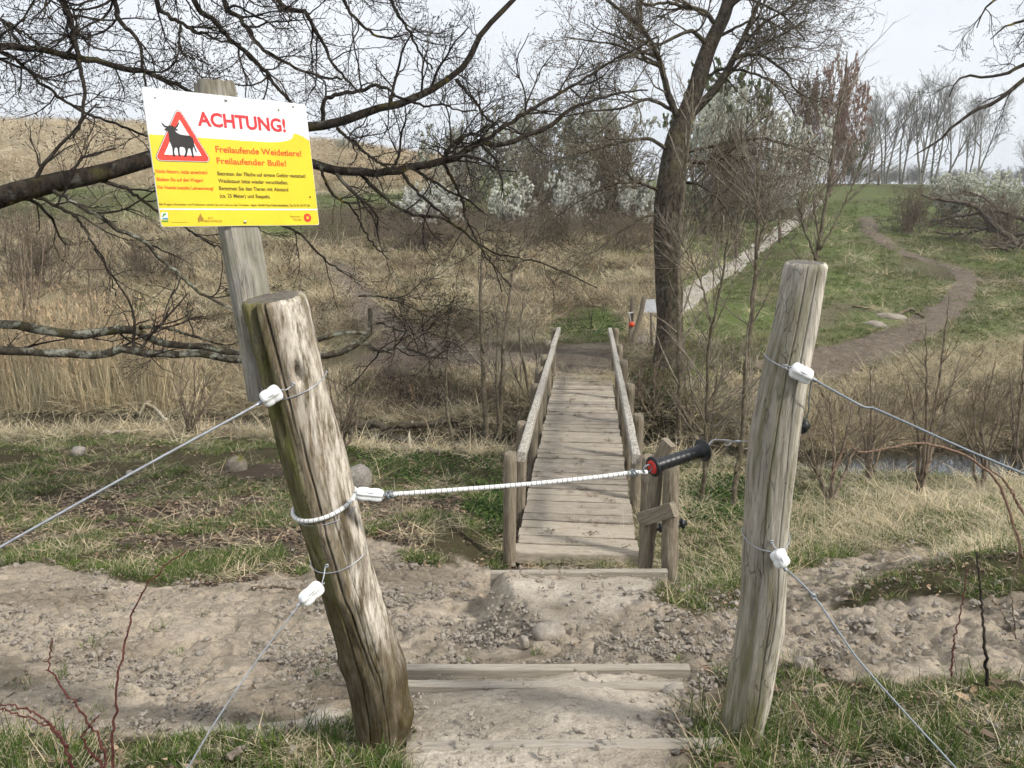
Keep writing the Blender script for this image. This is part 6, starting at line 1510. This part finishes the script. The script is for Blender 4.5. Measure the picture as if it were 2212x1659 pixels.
# ---- young trees and shrubs
def sapling(name, label, rows, depth=None, m=M_SAPLING, tm=M_TWIG, g=None, n1=16, l1=(0.5, 1.3), ang=(25, 55), n2=5, l2=(0.15, 0.5), start=0.25, group='young trees along the stream', k1=8, extra=(), r1=0.005, r2=0.003, n3=0, l3=(0.1, 0.25), cat='sapling'):
    """rows: px, py, thickness; the first is where it stands on the ground"""
    b = G(rows[0][0], rows[0][1]); d = float(project(*b)[2]) if depth is None else depth
    if depth is not None:
        b = at(rows[0][0], rows[0][1], depth); b[2] = gz(b[0], b[1])
    root = thing(name, label, cat, b, group)
    P = []; R = []
    for ri, rw in enumerate([rows] + list(extra)):
        dd = np.linspace(0, g.normal(0, 0.35), len(rw)); lr = [(a, q, d + e, t) for (a, q, t), e in zip(rw, dd)]
        p, r = px_limb(lr, 30, 0.006, g)
        if ri == 0: p = p + (np.array([b[0], b[1], b[2] - 0.08]) - p[0]) * np.linspace(1, 0, 30)[:, None] ** 3
        mb = MB(); tubes(mb, p[None], r[None], 9, True); mbo('trunk' if ri == 0 else 'stem', mb, m, root); P.append(p); R.append(r)
    P = np.stack(P); R = np.stack(R)
    n1 = max(6, int(n1 * 0.7)); P1, R1 = grow(P, R, n1, (start, 0.98), l1, ang, k1, 0.07, (0, 0, 0.05), 0.5, r1, g, lnmode='abs')
    P2, R2 = grow(P1, R1, n2, (0.15, 0.98), l2, (20, 50), 5, 0.09, (0, 0, 0.05), 0.6, r2, g, lnmode='abs')
    mb = MB(); tubes(mb, P1, R1, 4); tubes(mb, P2, R2, 3)
    if n3:
        P3, R3 = grow(P2, R2, n3, (0.15, 0.98), l3, (20, 50), 4, 0.12, (0, 0, 0.04), 0.7, r2 * 0.8, g, lnmode='abs'); tubes(mb, P3, R3, 3)
    mbo('twigs', mb, tm, root)
    return root
gs_ = np.random.default_rng(111)
sapling('young_tree', 'slender young tree at the ditch left of the bridge, leftmost of the tall pair', [(1052, 976, 13), (1047, 864, 11), (1041, 754, 9), (1038, 644, 7), (1041, 552, 6), (1049, 479, 4), (1058, 400, 2)], g=gs_, n1=20, tm=M_TWIG)
sapling('young_tree', 'slender young tree beside the bridge, right one of the tall pair on the left bank', [(1074, 978, 14), (1082, 882, 11), (1087, 754, 8), (1096, 680, 7), (1107, 592, 5), (1126, 534, 4), (1155, 470, 2)], g=gs_, n1=20, extra=[[(1078, 920, 8), (1072, 820, 6), (1075, 720, 4), (1068, 640, 2)]])
sapling('young_tree', 'short crooked sapling in the dark ditch left of the tall pair', [(986, 978, 9), (972, 920, 8), (964, 850, 6), (966, 772, 4), (975, 720, 2)], g=gs_, n1=12, l1=(0.3, 0.8))
sapling('young_tree', 'small twiggy sapling close to the left handrail of the bridge', [(1148, 880, 7), (1135, 800, 6), (1122, 730, 4), (1130, 650, 2)], g=gs_, n1=14, extra=[[(1146, 870, 5), (1160, 790, 4), (1150, 720, 2)], [(1145, 875, 4), (1110, 800, 3), (1095, 730, 2)]])
sapling('young_tree', 'tall straight sapling standing before the alder trunk', [(1465, 968, 11), (1468, 828, 11), (1467, 708, 10), (1465, 588, 10), (1468, 498, 9), (1484, 333, 7), (1494, 260, 5), (1497, 167, 3)], g=gs_, n1=34, start=0.15, l1=(0.7, 2.0), n2=6, r1=0.006, r2=0.004)
sapling('young_tree', 'forked sapling between the bridge and the slim post, left of two', [(1513, 1094, 13), (1524, 1000, 10), (1528, 798, 7), (1537, 708, 6), (1555, 633, 5), (1573, 513, 4), (1600, 420, 2)], g=gs_, n1=30, l1=(0.5, 1.4), n2=6, extra=[[(1524, 1030, 7), (1540, 900, 5), (1550, 800, 3)], [(1537, 700, 4), (1510, 600, 3), (1470, 520, 2)]])
sapling('young_tree', 'dark sapling just left of the slim post, nearer the stream', [(1583, 1103, 12), (1590, 1030, 11), (1603, 960, 11), (1612, 798, 10), (1624, 678, 9), (1633, 588, 8), (1634, 498, 7), (1637, 400, 6), (1644, 317, 4), (1664, 233, 2)], g=gs_, n1=34, l1=(0.5, 1.6), n2=6, extra=[[(1590, 1020, 8), (1608, 930, 6), (1620, 860, 3)], [(1633, 560, 6), (1665, 420, 4), (1680, 330, 2)]])
sapling('young_tree', 'sapling rising behind the top of the slim post against the sky', [(1688, 1040, 13), (1715, 800, 11), (1745, 640, 9), (1764, 547, 8), (1784, 433, 7), (1797, 350, 6), (1807, 260, 5), (1824, 187, 4), (1830, 113, 2)], g=gs_, n1=36, start=0.42, l1=(0.6, 1.9), n2=5, extra=[[(1770, 540, 6), (1810, 470, 4), (1850, 380, 3), (1875, 320, 2)], [(1764, 560, 5), (1735, 490, 4), (1725, 430, 2)]])
# shrubs on the right bank
def shrub(label, bx, by, tips, t=8, g=gs_, n1=9, m=M_SHRUB, group='bare shrubs along the stream', **kw):
    rows = None; ex = []
    for i, (tx, ty) in enumerate(tips):
        mx_, my_ = (bx * 0.55 + tx * 0.45) + g.normal(0, 8), by * 0.5 + ty * 0.5
        r_ = [(bx, by, t), (bx * 0.8 + tx * 0.2 + g.normal(0, 5), by * 0.78 + ty * 0.22, t * 0.8), (mx_, my_, t * 0.6), (tx, ty, 2)]
        if i == 0: rows = r_
        else: ex.append(r_)
    return sapling('shrub', label, rows, m=m, tm=m, g=g, extra=ex, n1=n1, l1=(0.25, 0.8), n2=4, l2=(0.1, 0.35), group=group, cat='shrub', **kw)
shrub('low bare shrub in front of the water, just right of the slim post', 1793, 1092, [(1745, 900), (1790, 860), (1850, 830), (1880, 900), (1730, 960)], 9)
shrub('bare shrub at the water edge in the middle of the right bank', 1874, 1042, [(1850, 850), (1880, 800), (1900, 850), (1935, 880)], 8)
shrub('tall bare shrub leaning right over the water', 1983, 1072, [(2020, 860), (2050, 640), (2000, 700), (2080, 760), (1960, 820)], 9)
shrub('bare shrub at the water near the right edge', 2120, 1060, [(2100, 840), (2150, 780), (2190, 820), (2070, 900)], 8)
shrub('bare shrub cut by the right edge above the water', 2200, 1040, [(2180, 800), (2215, 720), (2250, 820)], 8)
shrub('brushy bare shrub right behind the log post at the ditch', 742, 973, [(749, 790), (790, 760), (837, 764), (720, 820), (700, 780), (770, 830)], 7)
shrub('bare shrub in front of the reeds at the left', 413, 940, [(367, 810), (400, 760), (450, 800), (480, 820), (420, 780)], 7)
shrub('thin bare shrub among the reeds at the left edge', 60, 800, [(30, 420), (70, 430), (100, 480), (50, 520)], 6)
shrub('thin upright shrub on the left far slope', 205, 760, [(190, 470), (215, 500), (240, 560)], 6)
shrub('tangled dark shrub at the foot of the alder', 1410, 905, [(1380, 800), (1420, 780), (1450, 820), (1480, 850), (1360, 840), (1400, 810)], 8, m=M_SHRUB, n1=16)
shrub('wispy shrub beside the right handrail', 1500, 930, [(1480, 800), (1520, 780), (1550, 830), (1430, 830)], 6, n1=14)

# red bramble canes, front left and right
def canes(name, label, base, stems, depth0, m, rad, thorns=True, g=gs_, cat='bramble'):
    root = thing(name, label, cat, base)
    for st in stems:
        c = crom(np.array([(*at(a, b, d),) for a, b, d in st]), 40); c[1:-1] += g.normal(0, 0.0025, (38, 3))
        mb = MB(); r = np.linspace(rad, rad * 0.45, 40); tubes(mb, c[None], r[None], 7, True)
        if thorns:
            ti = g.integers(1, 38, 26); dv = unit(g.normal(size=(26, 3)) + np.array([0, -0.3, 0])); Pt = np.stack([c[ti], c[ti] + dv * rad * 2.2], 1); tubes(mb, Pt, np.repeat(np.array([[rad * 0.6, 0.0003]]), 26, 0), 4)
        mbo('cane', mb, m, root)
    return root
bb = G(240, 1650)
canes('bramble', 'red thorny bramble canes rising from the bottom left corner', bb, [
    [(240, 1665, 2.0), (243, 1600, 1.98), (252, 1500, 1.96), (272, 1380, 1.95), (300, 1290, 1.95), (345, 1235, 1.96), (402, 1190, 1.98)],
    [(232, 1665, 2.0), (215, 1600, 1.98), (160, 1520, 1.96), (110, 1450, 1.95), (106, 1420, 1.95), (112, 1378, 1.95)],
    [(158, 1665, 2.0), (140, 1610, 1.98), (105, 1570, 1.96), (50, 1545, 1.95), (-10, 1528, 1.94)],
    [(150, 1640, 2.0), (130, 1590, 1.97), (90, 1550, 1.96), (30, 1525, 1.95), (-20, 1522, 1.94)],
    [(225, 1660, 2.0), (180, 1600, 1.98), (200, 1560, 1.98), (215, 1545, 1.98)]], 2.0, M_BRAMBLE, 0.0036)
cb = G(2205, 1190)
canes('bramble', 'pale thorny cane arching over the right bank', cb, [
    [(2208, 1205, 4.15), (2195, 1150, 4.1), (2160, 1050, 4.05), (2110, 1000, 4.0), (2050, 970, 4.0), (1980, 958, 4.0), (1900, 972, 4.0), (1850, 975, 4.0), (1832, 960, 4.0), (1815, 990, 4.0), (1790, 1040, 4.0)],
    [(2212, 1110, 4.1), (2170, 1040, 4.1), (2130, 1010, 4.1)]], 4.0, M_CANE, 0.0085)
canes('bramble', 'dark upright stem near the right edge in front of the soil mound', G(2130, 1470), [[(2132, 1480, 2.6), (2128, 1400, 2.6), (2120, 1300, 2.6), (2108, 1192, 2.6)]], 2.6, M_OAKTWIG, 0.006, False)
canes('bramble', 'thin red stem on the soil mound left of the dark upright stem', G(2058, 1450), [[(2055, 1460, 2.7), (2060, 1400, 2.7), (2075, 1320, 2.7), (2090, 1230, 2.7)]], 2.7, M_BRAMBLE, 0.0035, True)
canes('bramble', 'thin curved brown stem right of the dark upright stem', G(2180, 1400), [[(2195, 1380, 3.0), (2185, 1280, 3.0), (2200, 1180, 3.0), (2170, 1100, 3.0)], [(2195, 1380, 3.0), (2150, 1300, 3.0), (2090, 1260, 3.0), (2000, 1230, 3.0)]], 3.0, M_SHRUB, 0.003, False)

# ---- blossom bushes, thickets and far trees: one of each kind is built, the rest are copies with their own size and place
def bush_mesh(seed, w=1.0, h=1.0, nst=26, fl=0, flcol=((0.72, 0.73, 0.66), (0.86, 0.86, 0.80)), dens=1.0, flsize=(0.012, 0.026), up=0.06, fltop=0.0):
    g = np.random.default_rng(seed); P = np.zeros((nst, 9, 3)); P[:, 0, :2] = g.normal(0, 0.16, (nst, 2)) * w
    az = g.uniform(0, 6.283, nst); ti = np.radians(g.uniform(5, 62, nst)); d = np.stack([np.cos(az) * np.sin(ti), np.sin(az) * np.sin(ti), np.cos(ti)], 1); L = g.uniform(0.7, 1.05, nst)[:, None] / 8 * np.stack([np.full(nst, w), np.full(nst, w), np.full(nst, h)], 1)
    for j in range(1, 9): d = unit(d + g.normal(0, 0.13, (nst, 3)) + np.array([0, 0, up])); P[:, j] = P[:, j - 1] + d * L
    R = np.repeat(np.linspace(0.010, 0.003, 9)[None], nst, 0)
    P1, R1 = grow(P, R, int(9 * dens), (0.15, 0.98), (0.22, 0.5), (25, 70), 6, 0.16, (0, 0, 0.04), 0.6, 0.0028, g)
    P2, R2 = grow(P1, R1, int(7 * dens), (0.1, 1.0), (0.25, 0.6), (25, 70), 4, 0.16, (0, 0, 0.03), 0.7, 0.0020, g)
    mb = MB(); tubes(mb, P, R, 4); tubes(mb, P1, R1, 3); tubes(mb, P2, R2, 3)
    tw = mb.mesh('twigs'); bl = None
    if fl:
        src = P2.reshape(-1, 3); rr = np.linalg.norm(src * np.array([1 / w, 1 / w, 1 / h]), axis=1)
        pr = np.clip(rr - 0.35, 0.02, 1) * (fbm(src[:, 0] * 5 + 9, src[:, 1] * 5 + src[:, 2] * 4, seed, 3) > 0.42) * (src[:, 2] > 0.12)
        if fltop: pr = pr * sstep(fltop - 0.15, fltop + 0.15, src[:, 2] / h)
        pr /= pr.sum(); c = src[g.choice(len(src), fl, p=pr)] + g.normal(0, 0.008, (fl, 3))
        u = unit(g.normal(size=(fl, 3))); v = unit(np.cross(u, g.normal(size=(fl, 3)))); s = g.uniform(*flsize, fl)[:, None]
        V = np.stack([c - u * s, c + v * s, c + u * s, c - v * s], 1).reshape(-1, 3); f = g.uniform(0, 1, fl)[:, None]; fc = np.array(flcol)
        col = np.repeat(fc[0] * (1 - f) + fc[1] * f, 4, 0); bl = mkmesh('blossom', V, np.arange(fl * 4).reshape(-1, 4), None, {'col': col}, False)
    return tw, bl
WHITE = [bush_mesh(600 + k, fl=24000, dens=0.85, flsize=(0.008, 0.020)) for k in range(3)]
SPARSE = [bush_mesh(610 + k, fl=10000, flsize=(0.008, 0.018), flcol=((0.45, 0.47, 0.36), (0.75, 0.75, 0.68))) for k in range(2)]
BARE = [bush_mesh(620 + k, nst=34, dens=1.1) for k in range(2)]
REDB = [bush_mesh(630, nst=34, h=1.2, fl=7000, flcol=((0.20, 0.11, 0.075), (0.30, 0.18, 0.13)), flsize=(0.008, 0.018), up=0.1)]
LEAFY = [bush_mesh(640, fl=11000, flcol=((0.10, 0.13, 0.035), (0.20, 0.24, 0.07)), flsize=(0.012, 0.022))]
GREYG = [bush_mesh(650, fl=7000, flcol=((0.34, 0.36, 0.27), (0.58, 0.58, 0.50)), flsize=(0.010, 0.02))]
SETS = {'white': (WHITE, M_DARKTWIG, 'blossom', M_BLOSSOM), 'sparse': (SPARSE, M_DARKTWIG, 'blossom', M_BLOSSOM), 'bare': (BARE, M_SHRUB, '', None), 'dark': (BARE, M_DARKTWIG, '', None), 'red': (REDB, M_REDTWIG, 'buds', M_LEAF), 'leafy': (LEAFY, M_DARKTWIG, 'foliage', M_LEAF), 'greyg': (GREYG, M_TWIG, 'blossom', M_BLOSSOM)}
BI = [0]
def bush(kind, label, px, py, wpx, hpx, name='blackthorn_bush', cat='bush', group='blossoming blackthorn bushes', Y=None):
    meshes, tm, fn, fm = SETS[kind]; tw, bl = meshes[BI[0] % len(meshes)]; BI[0] += 1
    b = G(px, py) if Y is None else aty(px, py, Y)
    if Y is not None: b[2] = gz(b[0], b[1])
    d = float(project(*b)[2]); g = np.random.default_rng(900 + BI[0]); a = g.uniform(0, 6.28)
    root = thing(name, label, cat, b, group); root.rotation_euler = (0, 0, a); sx = wpx * d / FPX / 2 / 0.85; sz = hpx * d / FPX / 0.95
    root.scale = (sx, sx, sz)
    for nm, me, m in (('twigs', tw, tm), (fn, bl, fm)):
        if me is None or not nm: continue
        o = bpy.data.objects.new(nm, me); scene.collection.objects.link(o); o.parent = root
        if len(me.materials) == 0: me.materials.append(m)
        if me.materials[0] is not m: o.material_slots[0].link = 'OBJECT'; o.material_slots[0].material = m
bush('white', 'low white blossom bush at the left end of the hedge, right of the sign', 925, 492, 190, 92)
bush('white', 'white blossom bush between the left end of the hedge and the dark thicket', 1110, 495, 150, 100)
bush('white', 'bright white blossom bush in front of the dark thicket', 1240, 500, 150, 125)
bush('white', 'bright white blossom bush just left of the alder trunk', 1370, 500, 150, 125)
bush('greyg', 'tall pale green bush on the skyline behind the hedge', 1010, 430, 230, 150, Y=50)
bush('greyg', 'tall pale green bush on the skyline left of the alder', 1160, 430, 260, 190, Y=52)
bush('greyg', 'tall pale bush on the skyline directly behind the alder fork', 1300, 430, 260, 210, Y=52)
bush('dark', 'dark bare thicket in the middle of the hedge', 1180, 480, 260, 190, group='dark bare thickets', name='thicket')
bush('dark', 'dark bare thicket behind the two bright blossom bushes', 1310, 485, 300, 220, group='dark bare thickets', name='thicket')
bush('dark', 'dark bare thicket right of the alder trunk', 1540, 505, 300, 230, group='dark bare thickets', name='thicket')
bush('dark', 'dark bare thicket beside the climbing path', 1640, 478, 200, 190, group='dark bare thickets', name='thicket')
bush('sparse', 'tall blossom bush right of the alder behind the thicket', 1560, 455, 240, 250, Y=52)
bush('white', 'tall white blossom bush overhanging the climbing path', 1700, 440, 200, 190, Y=58)
bush('white', 'white blossom branches low beside the climbing path', 1680, 455, 120, 95, Y=50)
bush('leafy', 'fresh green bush behind the forked alder', 1550, 430, 240, 250, Y=60, group='leafing bushes', name='leafing_bush')
bush('leafy', 'fresh green bush below the reddish tree', 1838, 402, 70, 95, group='leafing bushes', name='leafing_bush', Y=80)
bush('red', 'reddish brown budding tree at the right end of the hedge', 1800, 408, 140, 215, group='reddish trees', name='budding_tree', cat='tree', Y=78)
bush('red', 'smaller reddish brown tree behind the white overhanging bush', 1735, 405, 110, 190, group='reddish trees', name='budding_tree', cat='tree', Y=84)
bush('bare', 'brown bare bush at the left of the right hand blossom clump', 1960, 505, 170, 110, group='brown bare bushes', name='bare_bush')
bush('sparse', 'wide blossom bush behind the fallen branches on the right', 2060, 486, 230, 110)
bush('sparse', 'white blossom bush near the right edge', 2150, 488, 190, 105)
bush('bare', 'brown bare bush under the fallen branches at the right edge', 2190, 530, 200, 110, group='brown bare bushes', name='bare_bush')
bush('bare', 'brown bare bush beyond the reeds at the left edge', 60, 640, 260, 200, group='brown bare bushes', name='bare_bush')
bush('bare', 'low brown bush beyond the reeds below the oak limb', 330, 600, 240, 90, group='brown bare bushes', name='bare_bush')
bush('bare', 'brown bare bush before the white bushes left of the alder', 1180, 535, 240, 90, group='brown bare bushes', name='bare_bush')
bush('bare', 'brown bare bush just left of the alder trunk base', 1360, 540, 180, 90, group='brown bare bushes', name='bare_bush')
bush('bare', 'low brown scrub before the left blossom bush', 900, 540, 240, 80, group='brown bare bushes', name='bare_bush')
bush('greyg', 'small pale bush on the crest of the hill right of the sign', 740, 330, 60, 30, Y=88)

# fallen dead tree at the right
fd = G(2120, 515); fdd = float(project(*fd)[2]); gf = np.random.default_rng(131)
ft = thing('fallen_tree', 'fallen dead tree with tangled grey branches at the right', 'tree', fd)
fl_ = [auto([(2260, 560), (2190, 520), (2150, 490), (2110, 450), (2060, 435), (2030, 432), (1990, 420)], fdd - 3, fdd - 1, 17, 4), auto([(2260, 500), (2200, 470), (2150, 455), (2100, 462), (2050, 470), (2010, 480)], fdd - 2, fdd - 1, 12, 4), auto([(2240, 510), (2160, 500), (2090, 490), (2030, 488)], fdd - 2, fdd - 1.5, 9, 3), auto([(2230, 505), (2190, 530), (2165, 536), (2145, 530)], fdd - 4, fdd - 4, 12, 4), auto([(2200, 470), (2160, 455), (2120, 425), (2080, 412)], fdd - 1, fdd, 8, 3), auto([(2150, 490), (2100, 500), (2050, 505), (2020, 500)], fdd - 2, fdd - 2, 6, 3)]
PP = []; RR = []
for i, rws in enumerate(fl_):
    p, r = px_limb(rws, 24, 0.03, gf); p[:, 2] = np.maximum(p[:, 2], H(p[:, 0], p[:, 1]) + r * 0.6); mb = MB(); tubes(mb, p[None], r[None], 8, True); mbo('trunk' if i == 0 else 'limb', mb, M_BRUSH, ft); PP.append(p); RR.append(r)
P1, R1 = grow(np.stack(PP), np.stack(RR), 26, (0.2, 1), (0.8, 2.2), (25, 70), 7, 0.16, (0, 0, 0.0), 0.5, 0.014, gf, lnmode='abs'); P2, R2 = grow(P1, R1, 5, (0.2, 1), (0.3, 0.9), (25, 70), 4, 0.16, (0, 0, 0.0), 0.6, 0.009, gf, lnmode='abs')
mb = MB(); tubes(mb, P1, R1, 4); tubes(mb, P2, R2, 3); mbo('twigs', mb, M_SHRUB, ft)

# distant bare trees on the crest
def far_tree_mesh(seed, stems=2, spread=0.12):
    g = np.random.default_rng(seed); P = np.zeros((stems, 12, 3)); P[:, 0, :2] = g.normal(0, 0.025, (stems, 2)); d = unit(np.stack([g.normal(0, spread, stems), g.normal(0, spread, stems), np.ones(stems)], 1))
    for j in range(1, 12): d = unit(d + g.normal(0, 0.05, (stems, 3)) + np.array([0, 0, 0.05])); P[:, j] = P[:, j - 1] + d / 11.5 * g.uniform(0.85, 1.0)
    R = np.repeat(np.linspace(0.013, 0.0025, 12)[None], stems, 0); tr = MB(); tubes(tr, P, R, 6)
    P1, R1 = grow(P, R, 13, (0.3, 0.98), (0.28, 0.5), (15, 40), 8, 0.08, (0, 0, 0.07), 0.55, 0.0022, g, lnmode='abs'); P2, R2 = grow(P1, R1, 6, (0.3, 1), (0.10, 0.22), (18, 50), 5, 0.09, (0, 0, 0.05), 0.6, 0.0015, g, lnmode='abs'); P3, R3 = grow(P2, R2, 8, (0.3, 1), (0.03, 0.085), (20, 55), 3, 0.1, (0, 0, 0.05), 0.7, 0.0009, g, lnmode='abs')
    mb = MB(); tubes(mb, P1, R1, 4); tubes(mb, P2, R2, 3); tubes(mb, P3, R3, 3); return tr.mesh('trunk'), mb.mesh('crown')
FT = [far_tree_mesh(700, 2), far_tree_mesh(701, 3, 0.16), far_tree_mesh(702, 2, 0.2)]
for k, (px, py, ht, Y, kind, lab) in enumerate([(1878, 388, 175, 120, 0, 'leftmost slender bare tree on the crest, next to the reddish tree'), (1912, 388, 190, 112, 1, 'second bare tree from the left on the crest'), (1945, 390, 195, 110, 0, 'tall bare tree left of the centre of the crest group'),
        (1985, 388, 212, 108, 1, 'tallest bare tree in the crest group'), (2020, 388, 200, 112, 0, 'slim bare tree right of the tallest one on the crest'), (2048, 388, 190, 116, 2, 'bare tree leaning right in the middle of the crest group'), (2110, 392, 185, 105, 2, 'broad bare tree at the right end of the crest group'),
        (2090, 392, 170, 118, 0, 'slim bare tree just left of the broad one at the right end'), (2215, 395, 95, 150, 1, 'small far tree cut by the right edge'), (1850, 390, 160, 130, 2, 'faint bare tree behind the reddish tree')]):
    b = aty(px, py, Y); b[2] = gz(b[0], b[1]); t = at(px, py - ht, float(project(*b)[2])); s = t[2] - b[2]
    root = thing('crest_tree', lab, 'tree', b, 'bare trees on the crest'); root.scale = (s * 0.95, s * 0.95, s); root.rotation_euler = (0, 0, k * 1.9)
    for nm, me in (('trunk', FT[kind][0]), ('crown', FT[kind][1])):
        o = bpy.data.objects.new(nm, me); scene.collection.objects.link(o); o.parent = root
        if len(me.materials) == 0: me.materials.append(M_FAR)
# far wood as one mass: many small bare crowns
gw = np.random.default_rng(720); n = 260; P = np.zeros((n, 3)); P[:, 1] = gw.uniform(175, 235, n); P[:, 0] = P[:, 1] * gw.uniform(0.40, 0.95, n); P[:, 2] = H(P[:, 0], P[:, 1]) - 0.5
cw = bpy.data.collections.new('far_wood_tree')
for k, (tr, crn) in enumerate(FT):
    o = bpy.data.objects.new('far_wood_tree_%d' % k, crn); cw.objects.link(o)
scatter('distant_wood', P, np.stack([gw.uniform(5, 8, n), gw.uniform(5, 8, n), gw.uniform(3.0, 5.5, n)], 1), cw, 'distant leafless wood along the horizon at the right', gw, 0.05)

# ------------------------------------------------------------------ thin spring haze
hz, ht_, hb = bpy.data.materials.new('haze'), None, None
hz.use_nodes = True; nt = hz.node_tree; nt.nodes.clear()
ho = nt.nodes.new('ShaderNodeOutputMaterial'); hv_ = nt.nodes.new('ShaderNodeVolumePrincipled')
hv_.inputs['Color'].default_value = (0.90, 0.94, 1.0, 1); hv_.inputs['Density'].default_value = 0.0008; hv_.inputs['Anisotropy'].default_value = 0.2
nt.links.new(hv_.outputs[0], ho.inputs['Volume'])
x0, x1, y0, y1, z0, z1 = -440, 440, -60, 450, -12.0, 42.0
V = [(x, y, z) for z in (z0, z1) for y in (y0, y1) for x in (x0, x1)]
me = mkmesh('haze', V, [(0, 2, 3, 1), (4, 5, 7, 6), (0, 1, 5, 4), (2, 6, 7, 3), (0, 4, 6, 2), (1, 3, 7, 5)], None, None, False)
obj('haze', me, hz, kind='stuff')['label'] = 'thin pale haze in the air'

for o in scene.objects:      # joined twigs, flowers and leaves are too small to pick apart
    if o.parent is not None and o.name.split('.')[0] in ('twigs', 'branches', 'blossom', 'buds', 'foliage'): o['kind'] = 'stuff'
